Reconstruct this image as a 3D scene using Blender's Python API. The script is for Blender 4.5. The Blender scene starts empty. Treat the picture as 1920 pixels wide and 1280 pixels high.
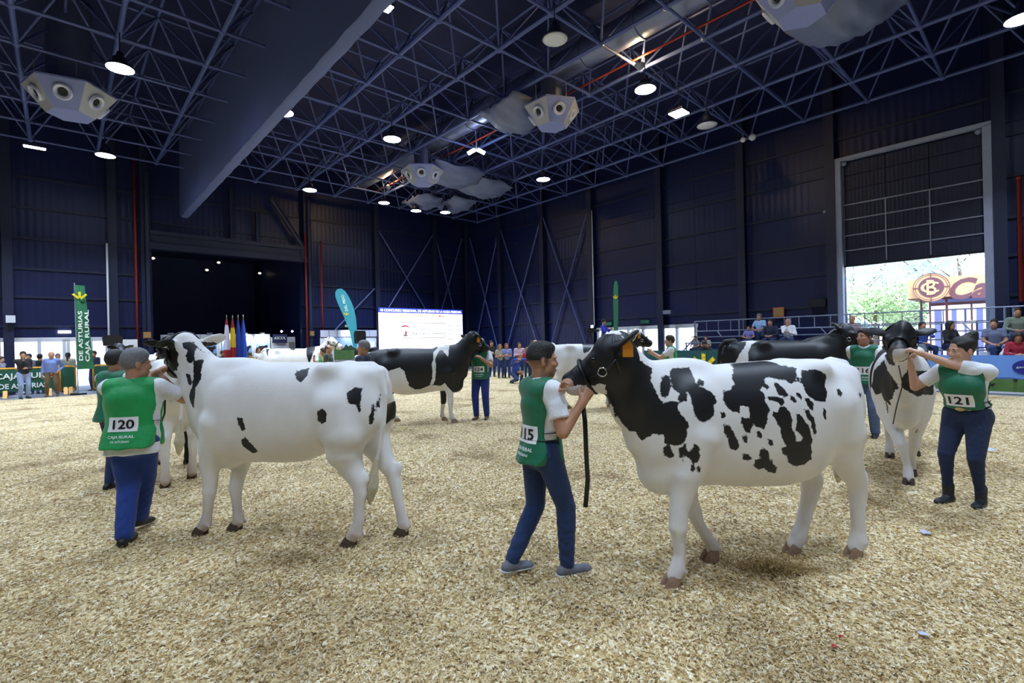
import bpy, bmesh, math, random
import numpy as np
from mathutils import Vector, Matrix, Quaternion
from mathutils.bvhtree import BVHTree

# ------------------------------------------------------------------ camera, sky, exposure
S = bpy.context.scene
COL = S.collection
FPX, CAMH, ROLL, YAW = 930.0, 1.73, math.radians(1.3), math.radians(42.3)
cam_data = bpy.data.cameras.new('camera')
cam_data.sensor_width = 36.0
cam_data.lens = FPX / 1920 * 36
cam_data.clip_end = 300
cam = bpy.data.objects.new('camera', cam_data)
COL.objects.link(cam)
cr, sr = math.cos(ROLL), math.sin(ROLL)
cam.matrix_world = Matrix(((cr, sr, 0, 0), (0, 0, -1, 0), (-sr, cr, 0, CAMH), (0, 0, 0, 1)))
S.camera = cam
S.view_settings.view_transform = 'Standard'
S.view_settings.look = 'None'
S.view_settings.gamma = 1.0
S.view_settings.use_curve_mapping = False
S.view_settings.exposure = 0.0
world = bpy.data.worlds.new('sky')
S.world = world
world.use_nodes = True
wn = world.node_tree
wn.nodes.clear()
wo = wn.nodes.new('ShaderNodeOutputWorld')
wb = wn.nodes.new('ShaderNodeBackground')
ws = wn.nodes.new('ShaderNodeTexSky')
ws.sky_type = 'NISHITA'
ws.sun_disc = False
ws.sun_elevation = math.radians(48)
ws.sun_rotation = math.radians(200)
ws.air_density = 1.0
ws.dust_density = 2.0
wb.inputs['Strength'].default_value = 1.25
wn.links.new(ws.outputs['Color'], wb.inputs['Color'])
wn.links.new(wb.outputs['Background'], wo.inputs['Surface'])
sun_l = bpy.data.lights.new('sun', 'SUN')
sun_l.energy = 8.0
sun_l.angle = math.radians(3)
sun_l.color = (1, .95, .86)
sun_o = bpy.data.objects.new('sun', sun_l)
COL.objects.link(sun_o)
sun_o.rotation_euler = (-(Vector((-math.sin(YAW), math.cos(YAW), 0)) * .55 + Vector((math.cos(YAW), math.sin(YAW), 0)) * .12 + Vector((0, 0, .8)))).to_track_quat('-Z', 'Y').to_euler()

# ------------------------------------------------------------------ hall axes: u runs along the long wall with the gate, v towards it
UX = Vector((-math.sin(YAW), math.cos(YAW), 0))
VX = Vector((math.cos(YAW), math.sin(YAW), 0))
ZX = Vector((0, 0, 1))
HALL_RZ = math.atan2(UX.y, UX.x)          # angle of the u axis
WALL_U, WALL_V = 29.5, 22.3


def W(u, v, z=0.0):
    return UX * u + VX * v + ZX * z


def ray(px, py):
    dx, dy = px - 960.0, 640.0 - py
    return Vector(((dx * cr + dy * sr) / FPX, 1.0, (-dx * sr + dy * cr) / FPX))


def on_z(px, py, z=0.0):
    r = ray(px, py)
    return Vector((0, 0, CAMH)) + r * ((z - CAMH) / r.z)


def on_y(px, py, y):
    return Vector((0, 0, CAMH)) + ray(px, py) * y


def on_u(px, py, u=WALL_U):
    r = ray(px, py)
    return Vector((0, 0, CAMH)) + r * (u / r.dot(UX))


def on_v(px, py, v=WALL_V):
    r = ray(px, py)
    return Vector((0, 0, CAMH)) + r * (v / r.dot(VX))


def uvz(p):
    return p.dot(UX), p.dot(VX), p.z


# ------------------------------------------------------------------ materials
def lin(c):
    if isinstance(c, str):
        c = tuple(int(c[i:i + 2], 16) / 255 for i in (0, 2, 4))
        c = tuple(x / 12.92 if x <= .04045 else ((x + .055) / 1.055) ** 2.4 for x in c)
    return (c[0], c[1], c[2], 1.0)


def new_mat(name):
    m = bpy.data.materials.new(name)
    m.use_nodes = True
    nt = m.node_tree
    return m, nt, nt.nodes['Principled BSDF']


def N(nt, t, **kw):
    n = nt.nodes.new(t)
    for k, v in kw.items():
        setattr(n, k, v)
    return n


MATS = {}


def mat(name, col, rough=.6, metal=0.0, var=.12, scale=14.0, bump=.0, bscale=60.0, spec=.5, emit=None, estr=0.0, sheen=0.0):
    if name in MATS:
        return MATS[name]
    m, nt, b = new_mat(name)
    c = lin(col)
    tc = N(nt, 'ShaderNodeTexCoord')
    nz = N(nt, 'ShaderNodeTexNoise')
    nz.inputs['Scale'].default_value = scale
    nz.inputs['Detail'].default_value = 3
    nt.links.new(tc.outputs['Object'], nz.inputs['Vector'])
    mx = N(nt, 'ShaderNodeMix', data_type='RGBA')
    mx.inputs['A'].default_value = tuple(x * (1 - var) for x in c[:3]) + (1,)
    mx.inputs['B'].default_value = tuple(min(1, x * (1 + var)) for x in c[:3]) + (1,)
    nt.links.new(nz.outputs['Fac'], mx.inputs['Factor'])
    nt.links.new(mx.outputs['Result'], b.inputs['Base Color'])
    b.inputs['Roughness'].default_value = rough
    b.inputs['Metallic'].default_value = metal
    b.inputs['Specular IOR Level'].default_value = spec
    if sheen:
        b.inputs['Sheen Weight'].default_value = sheen
    if bump:
        n2 = N(nt, 'ShaderNodeTexNoise')
        n2.inputs['Scale'].default_value = bscale
        n2.inputs['Detail'].default_value = 4
        nt.links.new(tc.outputs['Object'], n2.inputs['Vector'])
        bp = N(nt, 'ShaderNodeBump')
        bp.inputs['Strength'].default_value = bump
        bp.inputs['Distance'].default_value = .02
        nt.links.new(n2.outputs['Fac'], bp.inputs['Height'])
        nt.links.new(bp.outputs['Normal'], b.inputs['Normal'])
    if emit is not None:
        b.inputs['Emission Color'].default_value = lin(emit)
        b.inputs['Emission Strength'].default_value = estr
    MATS[name] = m
    return m


# ------------------------------------------------------------------ object helpers
def link(name, data, parent=None, loc=None, rot=None, mt=None):
    o = bpy.data.objects.new(name, data)
    COL.objects.link(o)
    if parent is not None:
        o.parent = parent
    if loc is not None:
        o.location = loc
    if rot is not None:
        o.rotation_euler = rot
    if mt is not None and data is not None:
        if len(data.materials) == 0:
            data.materials.append(mt)
        else:
            data.materials[0] = mt
    return o


USED_LABELS = {}


def tag(o, label=None, cat=None, group=None, kind=None):
    if label:
        o['label'] = label
    if cat:
        o['category'] = cat
    if group:
        o['group'] = group
    if kind:
        o['kind'] = kind
    return o


def empty(name, loc=(0, 0, 0), rz=0.0, label=None, cat=None, group=None, kind=None):
    o = bpy.data.objects.new(name, None)
    COL.objects.link(o)
    o.location = loc
    o.rotation_euler = (0, 0, rz)
    o.empty_display_size = .2
    return tag(o, label, cat, group, kind)


class MB:
    """collects shapes for one mesh"""
    def __init__(self):
        self.v, self.f = [], []

    def add(self, vs, fs):
        n = len(self.v)
        self.v += [tuple(p) for p in vs]
        self.f += [tuple(i + n for i in f) for f in fs]
        return self

    def box(self, lo, hi, M=None):
        x0, y0, z0 = lo
        x1, y1, z1 = hi
        vs = [Vector(p) for p in ((x0, y0, z0), (x1, y0, z0), (x1, y1, z0), (x0, y1, z0), (x0, y0, z1), (x1, y0, z1), (x1, y1, z1), (x0, y1, z1))]
        if M is not None:
            vs = [M @ p for p in vs]
        return self.add(vs, [(0, 3, 2, 1), (4, 5, 6, 7), (0, 1, 5, 4), (1, 2, 6, 5), (2, 3, 7, 6), (3, 0, 4, 7)])

    def cbox(self, c, s, M=None):
        return self.box([c[i] - s[i] / 2 for i in range(3)], [c[i] + s[i] / 2 for i in range(3)], M)

    def tube(self, pts, r, n=8, caps=True, flat=1.0):
        pts = [Vector(p) for p in pts]
        rs = r if isinstance(r, (list, tuple)) else [r] * len(pts)
        rings = []
        prev = None
        for i, p in enumerate(pts):
            t = (pts[min(i + 1, len(pts) - 1)] - pts[max(i - 1, 0)]).normalized()
            if prev is None:
                a = Vector((0, 0, 1)) if abs(t.z) < .9 else Vector((1, 0, 0))
                s = t.cross(a).normalized()
            else:
                s = (prev - t * prev.dot(t)).normalized()
            prev = s
            b = t.cross(s)
            rings.append([p + (s * math.cos(2 * math.pi * k / n) + b * flat * math.sin(2 * math.pi * k / n)) * rs[i] for k in range(n)])
        vs = [q for ring in rings for q in ring]
        fs = []
        for i in range(len(pts) - 1):
            for k in range(n):
                k2 = (k + 1) % n
                fs.append((i * n + k, i * n + k2, (i + 1) * n + k2, (i + 1) * n + k))
        if caps:
            fs.append(tuple(range(n - 1, -1, -1)))
            fs.append(tuple((len(pts) - 1) * n + k for k in range(n)))
        return self.add(vs, fs)

    def lathe(self, prof, n=16, c=(0, 0, 0), axis='z'):
        vs, fs = [], []
        for (r, z) in prof:
            for k in range(n):
                a = 2 * math.pi * k / n
                p = (r * math.cos(a), r * math.sin(a), z)
                if axis == 'x':
                    p = (p[2], p[0], p[1])
                elif axis == 'y':
                    p = (p[0], p[2], p[1])
                vs.append((p[0] + c[0], p[1] + c[1], p[2] + c[2]))
        for i in range(len(prof) - 1):
            for k in range(n):
                k2 = (k + 1) % n
                fs.append((i * n + k, i * n + k2, (i + 1) * n + k2, (i + 1) * n + k))
        if prof[0][0] > 1e-5:
            fs.append(tuple(range(n - 1, -1, -1)))
        if prof[-1][0] > 1e-5:
            fs.append(tuple((len(prof) - 1) * n + k for k in range(n)))
        return self.add(vs, fs)

    def prism(self, poly, t, M=None, y0=0.0):
        """poly in (x, z), thickness t along y"""
        n = len(poly)
        vs = [Vector((x, y0, z)) for x, z in poly] + [Vector((x, y0 + t, z)) for x, z in poly]
        if M is not None:
            vs = [M @ p for p in vs]
        fs = [tuple(range(n)), tuple(range(2 * n - 1, n - 1, -1))] + [(i, i + n, (i + 1) % n + n, (i + 1) % n) for i in range(n)]
        return self.add(vs, fs)

    def sphere(self, c, r, n=10, m=6):
        r = (r, r, r) if not isinstance(r, (tuple, list)) else r
        prof = [(math.sin(math.pi * i / m), -math.cos(math.pi * i / m)) for i in range(m + 1)]
        prof[0] = (0.001, -1)
        prof[-1] = (0.001, 1)
        k = len(self.v)
        self.lathe(prof, n)
        for i in range(k, len(self.v)):
            p = self.v[i]
            self.v[i] = (p[0] * r[0] + c[0], p[1] * r[1] + c[1], p[2] * r[2] + c[2])
        return self

    def mesh(self, name, mt=None, smooth=False, fix=True):
        me = bpy.data.meshes.new(name)
        me.from_pydata(self.v, [], self.f)
        if fix:
            bm = bmesh.new()
            bm.from_mesh(me)
            bmesh.ops.recalc_face_normals(bm, faces=bm.faces)
            bm.to_mesh(me)
            bm.free()
        if mt:
            me.materials.append(mt)
        if smooth:
            me.polygons.foreach_set('use_smooth', [True] * len(me.polygons))
            if smooth == 'auto':
                try:
                    me.set_sharp_from_angle(angle=math.radians(40))
                except Exception:
                    pass
        me.update()
        return me

    def build(self, name, mt, parent=None, smooth=False, loc=None, rot=None):
        return link(name, self.mesh(name, mt, smooth), parent, loc, rot)


def face_M(o, right, up):
    """matrix with x=right, z=up, y=into the surface (away from the viewer of the face)"""
    right = Vector(right).normalized()
    up = Vector(up).normalized()
    y = up.cross(right)
    M = Matrix((right, y, up)).transposed().to_4x4()
    M.translation = Vector(o)
    return M


FONT_CACHE = {}


def text_mesh(s, size=1.0, bold=0.0, extrude=.002, align='CENTER', shear=0.0, spacing=1.0):
    key = (s, size, bold, extrude, align, shear, spacing)
    if key in FONT_CACHE:
        return FONT_CACHE[key]
    cu = bpy.data.curves.new('lettering', 'FONT')
    cu.body = s
    cu.size = size
    cu.align_x = align
    cu.align_y = 'CENTER'
    cu.offset = bold
    cu.extrude = extrude
    cu.shear = shear
    cu.space_character = spacing
    cu.resolution_u = 3
    o = bpy.data.objects.new('lettering', cu)
    COL.objects.link(o)
    dg = bpy.context.evaluated_depsgraph_get()
    me = bpy.data.meshes.new_from_object(o.evaluated_get(dg))
    bpy.data.objects.remove(o)
    bpy.data.curves.remove(cu)
    FONT_CACHE[key] = me
    return me


def put_text(s, M, width=None, height=None, mt=None, parent=None, bold=0.0, name='lettering', shear=0.0, extrude=.002, spacing=1.0, align='CENTER'):
    """lettering on a face; M from face_M (x right, z up, -y towards the viewer)"""
    me = text_mesh(s, 1.0, bold, extrude, align, shear, spacing).copy()
    n = len(me.vertices)
    co = np.empty(n * 3, np.float32)
    me.vertices.foreach_get('co', co)
    co = co.reshape(-1, 3)
    w = co[:, 0].max() - co[:, 0].min()
    h = co[:, 1].max() - co[:, 1].min()
    sx = width / w if width else None
    sy = height / h if height else None
    sx = sx or sy
    sy = sy or sx
    out = np.stack([co[:, 0] * sx, -co[:, 2], (co[:, 1] - (co[:, 1].max() + co[:, 1].min()) / 2) * sy], 1)
    me.vertices.foreach_set('co', out.ravel().astype(np.float32))
    me.update()
    me.materials.clear()
    o = link(name, me, None, mt=mt)
    if parent is not None:
        o.parent = parent
        o.matrix_basis = M
    else:
        o.matrix_world = M
    return o


# ------------------------------------------------------------------ implicit surfaces for bodies
class Field:
    def __init__(self, lo, hi, h):
        self.h = h
        self.lo = np.array(lo, np.float32) - 2 * h
        n = np.ceil((np.array(hi) - np.array(lo)) / h).astype(int) + 5
        self.ax = [self.lo[i] + h * np.arange(n[i], dtype=np.float32) for i in range(3)]
        self.d = np.full(tuple(n), 1.0, np.float32)

    def copy(self):
        g = Field.__new__(Field)
        g.h, g.lo, g.ax, g.d = self.h, self.lo, self.ax, self.d.copy()
        return g

    def block(self, lo, hi, pad):
        sl = []
        for i in range(3):
            a = int(np.floor((lo[i] - pad - self.lo[i]) / self.h))
            b = int(np.ceil((hi[i] + pad - self.lo[i]) / self.h)) + 1
            a, b = max(a, 0), min(b, len(self.ax[i]))
            if b <= a:
                return None, None
            sl.append(slice(a, b))
        X = self.ax[0][sl[0]][:, None, None]
        Y = self.ax[1][sl[1]][None, :, None]
        Z = self.ax[2][sl[2]][None, None, :]
        return tuple(sl), (X, Y, Z)

    def _merge(self, sl, q, k, op):
        a = self.d[sl]
        if op == 's':
            q = -q
            if k > 0:
                h = np.maximum(k - np.abs(a - q), 0) / k
                self.d[sl] = np.maximum(a, q) + h * h * k * .25
            else:
                self.d[sl] = np.maximum(a, q)
            return
        if k > 0:
            h = np.maximum(k - np.abs(a - q), 0) / k
            self.d[sl] = np.minimum(a, q) - h * h * k * .25
        else:
            self.d[sl] = np.minimum(a, q)

    def seg(self, a, b, ra, rb, k=.03, lat=None, la=None, lb=None, op='u'):
        """tapered capsule; with lat (unit axis) the radius along that axis is la..lb"""
        a = np.array(a, np.float32)
        b = np.array(b, np.float32)
        R = max(ra, rb, la or 0, lb or 0)
        sl, P = self.block(np.minimum(a, b) - R, np.maximum(a, b) + R, max(k, .06) + 2 * self.h)
        if sl is None:
            return self
        ab = b - a
        L2 = float(ab @ ab) + 1e-12
        t = ((P[0] - a[0]) * ab[0] + (P[1] - a[1]) * ab[1] + (P[2] - a[2]) * ab[2]) / L2
        t = np.clip(t, 0, 1)
        dx = P[0] - a[0] - t * ab[0]
        dy = P[1] - a[1] - t * ab[1]
        dz = P[2] - a[2] - t * ab[2]
        r = ra + (rb - ra) * t
        if lat is None:
            q = np.sqrt(dx * dx + dy * dy + dz * dz) - r
        else:
            rl = la + (lb - la) * t
            dl = dx * lat[0] + dy * lat[1] + dz * lat[2]
            rest = np.maximum(dx * dx + dy * dy + dz * dz - dl * dl, 0)
            q = (np.sqrt(dl * dl / (rl * rl) + rest / (r * r)) - 1) * np.minimum(r, rl)
        self._merge(sl, q, k, op)
        return self

    def chain(self, pts, k=.03, lat=None, op='u'):
        """pts: (x,y,z,r) or (x,y,z,r,rlat); the segments join flush, then the whole limb blends into the body"""
        A = np.array([p[:3] for p in pts], np.float32)
        R = max(max(p[3:]) for p in pts)
        sl, P = self.block(A.min(0) - R, A.max(0) + R, k + 2 * self.h)
        if sl is None:
            return self
        G = Field.__new__(Field)
        G.h = self.h
        G.ax = [self.ax[i][sl[i]] for i in range(3)]
        G.lo = np.array([a[0] for a in G.ax], np.float32)
        G.d = np.full(tuple(len(a) for a in G.ax), 1.0, np.float32)
        for p, q in zip(pts[:-1], pts[1:]):
            if lat is not None:
                G.seg(p[:3], q[:3], p[3], q[3], .004, lat, p[4], q[4])
            else:
                G.seg(p[:3], q[:3], p[3], q[3], .004)
        self._merge(sl, G.d, k, op)
        return self

    def ell(self, c, r, k=.03, R=None, op='u'):
        c = np.array(c, np.float32)
        r = np.array(r, np.float32)
        m = float(r.max())
        sl, P = self.block(c - m, c + m, k + 2 * self.h)
        if sl is None:
            return self
        x, y, z = P[0] - c[0], P[1] - c[1], P[2] - c[2]
        if R is not None:
            R = np.array(R, np.float32)
            x, y, z = (R[0, 0] * x + R[1, 0] * y + R[2, 0] * z, R[0, 1] * x + R[1, 1] * y + R[2, 1] * z, R[0, 2] * x + R[1, 2] * y + R[2, 2] * z)
        k0 = np.sqrt((x / r[0]) ** 2 + (y / r[1]) ** 2 + (z / r[2]) ** 2)
        k1 = np.sqrt((x / r[0] ** 2) ** 2 + (y / r[1] ** 2) ** 2 + (z / r[2] ** 2) ** 2)
        q = k0 * (k0 - 1) / np.maximum(k1, 1e-6)
        self._merge(sl, q, k, op)
        return self

    def cut(self, n, c):
        """keep the side where (p-c).n < 0"""
        n = np.array(n, np.float32)
        q = (self.ax[0][:, None, None] - c[0]) * n[0] + (self.ax[1][None, :, None] - c[1]) * n[1] + (self.ax[2][None, None, :] - c[2]) * n[2]
        self.d = np.maximum(self.d, q)
        return self

    def nets(self):
        d, h = self.d, self.h
        for ax in range(3):      # close the surface at the grid border
            for e in (0, -1):
                ix = [slice(None)] * 3
                ix[ax] = e
                d[tuple(ix)] = np.maximum(d[tuple(ix)], h * .5)
        s = d < 0
        c = np.zeros(tuple(n - 1 for n in d.shape), np.uint8)
        for i in (0, 1):
            for j in (0, 1):
                for k in (0, 1):
                    c += s[i:d.shape[0] - 1 + i, j:d.shape[1] - 1 + j, k:d.shape[2] - 1 + k]
        act = (c > 0) & (c < 8)
        ac = np.argwhere(act)
        idx = np.full(act.shape, -1, np.int32)
        idx[act] = np.arange(len(ac))
        acc = np.zeros((len(ac), 3), np.float32)
        cnt = np.zeros((len(ac), 1), np.float32)
        cor = [(i, j, k) for i in (0, 1) for j in (0, 1) for k in (0, 1)]
        val = {q: d[ac[:, 0] + q[0], ac[:, 1] + q[1], ac[:, 2] + q[2]] for q in cor}
        for q in cor:
            for ax in range(3):
                if q[ax] == 0:
                    q2 = list(q)
                    q2[ax] = 1
                    q2 = tuple(q2)
                    va, vb = val[q], val[q2]
                    m = (va < 0) != (vb < 0)
                    t = np.where(m, va / np.where(m, va - vb, 1), 0)
                    p = np.tile(np.array(q, np.float32), (len(ac), 1))
                    p[:, ax] += t
                    acc += np.where(m[:, None], p, 0)
                    cnt += m[:, None]
        V = (ac + acc / np.maximum(cnt, 1)) * h + self.lo
        quads = []
        for ax in range(3):
            o1, o2 = [(1, 2), (2, 0), (0, 1)][ax]
            sl0 = [slice(None)] * 3
            sl1 = [slice(None)] * 3
            sl0[ax] = slice(0, -1)
            sl1[ax] = slice(1, None)
            diff = s[tuple(sl0)] != s[tuple(sl1)]
            e = np.argwhere(diff)
            e = e[(e[:, o1] > 0) & (e[:, o2] > 0) & (e[:, o1] < d.shape[o1] - 1) & (e[:, o2] < d.shape[o2] - 1)]
            st = s[e[:, 0], e[:, 1], e[:, 2]]

            def cell(a, b):
                g = e.copy()
                g[:, o1] += a
                g[:, o2] += b
                return idx[g[:, 0], g[:, 1], g[:, 2]]
            q = np.stack([cell(-1, -1), cell(0, -1), cell(0, 0), cell(-1, 0)], 1)
            q = np.where(st[:, None], q, q[:, ::-1])
            quads.append(q)
        F = np.concatenate(quads)
        return V, F

    def mesh(self, name, mt=None, smooth_it=2):
        V, F = self.nets()
        if smooth_it and len(F):
            E = np.concatenate([F[:, [0, 1]], F[:, [1, 2]], F[:, [2, 3]], F[:, [3, 0]]])
            deg = np.bincount(E.ravel(), minlength=len(V)).astype(np.float32)[:, None]
            for _ in range(smooth_it):
                acc = np.zeros_like(V)
                for i in range(3):
                    acc[:, i] = np.bincount(E[:, 0], V[E[:, 1], i], len(V)) + np.bincount(E[:, 1], V[E[:, 0], i], len(V))
                V = V * .5 + acc / np.maximum(deg, 1) * .5
        return raw_mesh(name, V, F, mt)


def raw_mesh(name, V, F, mt=None, smooth=True):
    me = bpy.data.meshes.new(name)
    V = np.asarray(V, np.float32)
    F = np.asarray(F, np.int32)
    k = F.shape[1]
    me.vertices.add(len(V))
    me.vertices.foreach_set('co', V.ravel())
    me.loops.add(F.size)
    me.loops.foreach_set('vertex_index', F.ravel())
    me.polygons.add(len(F))
    me.polygons.foreach_set('loop_start', np.arange(0, F.size, k, dtype=np.int32))
    me.polygons.foreach_set('loop_total', np.full(len(F), k, np.int32))
    if smooth:
        me.polygons.foreach_set('use_smooth', np.ones(len(F), bool))
    if mt:
        me.materials.append(mt)
    me.update()
    me.validate()
    return me


def set_attr(me, name, val):
    a = me.attributes.new(name, 'FLOAT', 'POINT')
    a.data.foreach_set('value', np.asarray(val, np.float32))


def verts_of(me):
    co = np.empty(len(me.vertices) * 3, np.float32)
    me.vertices.foreach_get('co', co)
    return co.reshape(-1, 3)


def poly_sd(P, poly):
    """signed distance of points (n,2) to a polygon, negative inside"""
    poly = np.asarray(poly, np.float32)
    a = poly
    b = np.roll(poly, -1, 0)
    best = np.full(len(P), 1e9, np.float32)
    ins = np.zeros(len(P), bool)
    for p, q in zip(a, b):
        e = q - p
        w = P - p
        t = np.clip((w @ e) / (e @ e + 1e-12), 0, 1)
        dd = w - t[:, None] * e
        best = np.minimum(best, (dd * dd).sum(1))
        c = (p[1] > P[:, 1]) != (q[1] > P[:, 1])
        with np.errstate(divide='ignore', invalid='ignore'):
            xi = p[0] + (P[:, 1] - p[1]) * (q[0] - p[0]) / (q[1] - p[1] if abs(q[1] - p[1]) > 1e-9 else 1e-9)
        ins ^= c & (P[:, 0] < xi)
    dist = np.sqrt(best)
    return np.where(ins, -dist, dist)
# ------------------------------------------------------------------ the hall
def base_of(parent):
    return Vector(parent.location) if parent is not None else Vector((0, 0, 0))


class HB(MB):
    """shapes given in hall coordinates (u, v, z)"""
    def hbox(self, u0, u1, v0, v1, z0, z1):
        vs = [W(u, v, z) for z in (z0, z1) for (u, v) in ((u0, v0), (u1, v0), (u1, v1), (u0, v1))]
        return self.add(vs, [(0, 3, 2, 1), (4, 5, 6, 7), (0, 1, 5, 4), (1, 2, 6, 5), (2, 3, 7, 6), (3, 0, 4, 7)])

    def htube(self, pts, r, n=8, caps=True):
        return self.tube([W(*p) for p in pts], r, n, caps)

    def put(self, name, mt, parent=None, smooth=False):
        """vertices are in world space; the object sits at its parent's base"""
        b = base_of(parent)
        root = parent.parent if parent is not None else None
        while root is not None:
            b = b + Vector(root.location)
            root = root.parent
        self.v = [tuple(Vector(p) - b) for p in self.v]
        return self.build(name, mt, parent, smooth)

    def top(self, name, mt, label=None, cat=None, group=None, kind=None, smooth=False):
        """a one-mesh thing with its origin at its own base"""
        V = np.array(self.v)
        c = Vector(((V[:, 0].min() + V[:, 0].max()) / 2, (V[:, 1].min() + V[:, 1].max()) / 2, V[:, 2].min()))
        self.v = [tuple(Vector(p) - c) for p in self.v]
        o = self.build(name, mt, None, smooth, loc=c)
        return tag(o, label, cat, group, kind)


def clad_mat(name, col, rough=.42, pitch=.25):
    m, nt, b = new_mat(name)
    L = nt.links.new
    tc = N(nt, 'ShaderNodeTexCoord')
    mp = N(nt, 'ShaderNodeMapping')
    mp.inputs['Rotation'].default_value = (0, 0, -HALL_RZ)
    L(tc.outputs['Object'], mp.inputs['Vector'])
    sx = N(nt, 'ShaderNodeSeparateXYZ')
    L(mp.outputs['Vector'], sx.inputs[0])
    ad = N(nt, 'ShaderNodeMath', operation='ADD')
    L(sx.outputs['X'], ad.inputs[0])
    L(sx.outputs['Y'], ad.inputs[1])
    ml = N(nt, 'ShaderNodeMath', operation='MULTIPLY')
    ml.inputs[1].default_value = 2 * math.pi / pitch
    L(ad.outputs[0], ml.inputs[0])
    sn = N(nt, 'ShaderNodeMath', operation='SINE')
    L(ml.outputs[0], sn.inputs[0])
    bp = N(nt, 'ShaderNodeBump')
    bp.inputs['Strength'].default_value = .25
    bp.inputs['Distance'].default_value = .012
    L(sn.outputs[0], bp.inputs['Height'])
    L(bp.outputs['Normal'], b.inputs['Normal'])
    nz = N(nt, 'ShaderNodeTexNoise')
    nz.inputs['Scale'].default_value = .8
    L(tc.outputs['Object'], nz.inputs['Vector'])
    mx = N(nt, 'ShaderNodeMix', data_type='RGBA')
    c = lin(col)
    mx.inputs['A'].default_value = tuple(x * .8 for x in c[:3]) + (1,)
    mx.inputs['B'].default_value = tuple(x * 1.2 for x in c[:3]) + (1,)
    L(nz.outputs['Fac'], mx.inputs['Factor'])
    L(mx.outputs['Result'], b.inputs['Base Color'])
    b.inputs['Roughness'].default_value = rough
    return m


M_CLAD = clad_mat('wall_cladding', '101B48')
M_CLAD_LOW = clad_mat('wall_cladding_low', '2A3A74', .5, .5)
M_STEEL = mat('navy_steel', '1A2240', .5, var=.15, scale=2)
M_TRUSS = mat('truss_tube', '4A5894', .45, var=.15, scale=1.5)
M_DECK = mat('roof_deck', '101A4A', .8, var=.2, scale=1)
M_GREY = mat('galvanised_grey', '8E96A8', .45, metal=.3, var=.12, scale=5)
M_POST = mat('door_post_grey', '97A0B8', .5, var=.15, scale=3)
M_RED = mat('red_pipe_paint', '9A2A1C', .5, var=.15)
M_WHITE = mat('white_paint', 'DDE0E6', .5, var=.04)
M_CONC = mat('concrete_floor', '77777C', .7, var=.15, scale=1.5, bump=.1, bscale=8)
M_BLACK = mat('black_plastic', '0B0B0E', .5, var=.2)
M_DUCT = mat('duct_metal', '6F7899', .38, metal=.7, var=.2, scale=3)
M_SHUT = clad_mat('shutter_panel', '161D38', .5, .12)
M_CURT = mat('grey_curtain', '566498', .7, var=.12, scale=.7, bump=.25, bscale=3)
M_GLASS = None


def glass_mat():
    m, nt, b = new_mat('window_glass')
    b.inputs['Base Color'].default_value = (.95, .97, 1, 1)
    b.inputs['Roughness'].default_value = .02
    b.inputs['Transmission Weight'].default_value = 1.0
    b.inputs['IOR'].default_value = 1.02
    return m


M_GLASS = glass_mat()

# --- floor and ring surface
fl = HB().hbox(-13, 42, -16, WALL_V + .3, -.30, -.02).top('floor', M_CONC, kind='structure')


def shavings_mat(flake=False):
    m, nt, b = new_mat('wood_shavings' if not flake else 'shaving_flakes')
    L = nt.links.new
    tc = N(nt, 'ShaderNodeTexCoord')
    big = N(nt, 'ShaderNodeTexNoise')
    big.inputs['Scale'].default_value = .9
    big.inputs['Detail'].default_value = 5
    big.inputs['Roughness'].default_value = .62
    L(tc.outputs['Object'], big.inputs['Vector'])
    dk = N(nt, 'ShaderNodeMapRange')
    dk.inputs['From Min'].default_value = .50
    dk.inputs['From Max'].default_value = .70
    L(big.outputs['Fac'], dk.inputs['Value'])
    cr_ = N(nt, 'ShaderNodeValToRGB')
    e = cr_.color_ramp.elements
    e[0].position, e[0].color = .0, lin('6A5232')
    e[1].position, e[1].color = 1.0, lin('F4EAD0')
    for p, c in ((.22, 'A08252'), (.5, 'C6AC76'), (.75, 'DECA9C')):
        q = cr_.color_ramp.elements.new(p)
        q.color = lin(c)
    if flake:
        at = N(nt, 'ShaderNodeAttribute', attribute_name='shade')
        L(at.outputs['Fac'], cr_.inputs['Fac'])
    else:
        vo = N(nt, 'ShaderNodeTexVoronoi')
        vo.inputs['Scale'].default_value = 60
        vo.inputs['Randomness'].default_value = 1.0
        mp = N(nt, 'ShaderNodeMapping')
        mp.inputs['Scale'].default_value = (1, .6, 1)
        L(tc.outputs['Object'], mp.inputs['Vector'])
        L(mp.outputs['Vector'], vo.inputs['Vector'])
        sp = N(nt, 'ShaderNodeSeparateXYZ')
        L(vo.outputs['Color'], sp.inputs[0])
        L(sp.outputs['X'], cr_.inputs['Fac'])
        bp = N(nt, 'ShaderNodeBump')
        bp.inputs['Strength'].default_value = .6
        bp.inputs['Distance'].default_value = .02
        L(sp.outputs['Y'], bp.inputs['Height'])
        L(bp.outputs['Normal'], b.inputs['Normal'])
    mx = N(nt, 'ShaderNodeMix', data_type='RGBA', blend_type='MULTIPLY')
    mu = N(nt, 'ShaderNodeMath', operation='MULTIPLY')
    mu.inputs[1].default_value = .7
    L(dk.outputs['Result'], mu.inputs[0])
    L(mu.outputs[0], mx.inputs['Factor'])
    L(cr_.outputs['Color'], mx.inputs['A'])
    mx.inputs['B'].default_value = lin('8E7448')
    L(mx.outputs['Result'], b.inputs['Base Color'])
    b.inputs['Roughness'].default_value = .85
    b.inputs['Specular IOR Level'].default_value = .25
    return m


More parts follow.
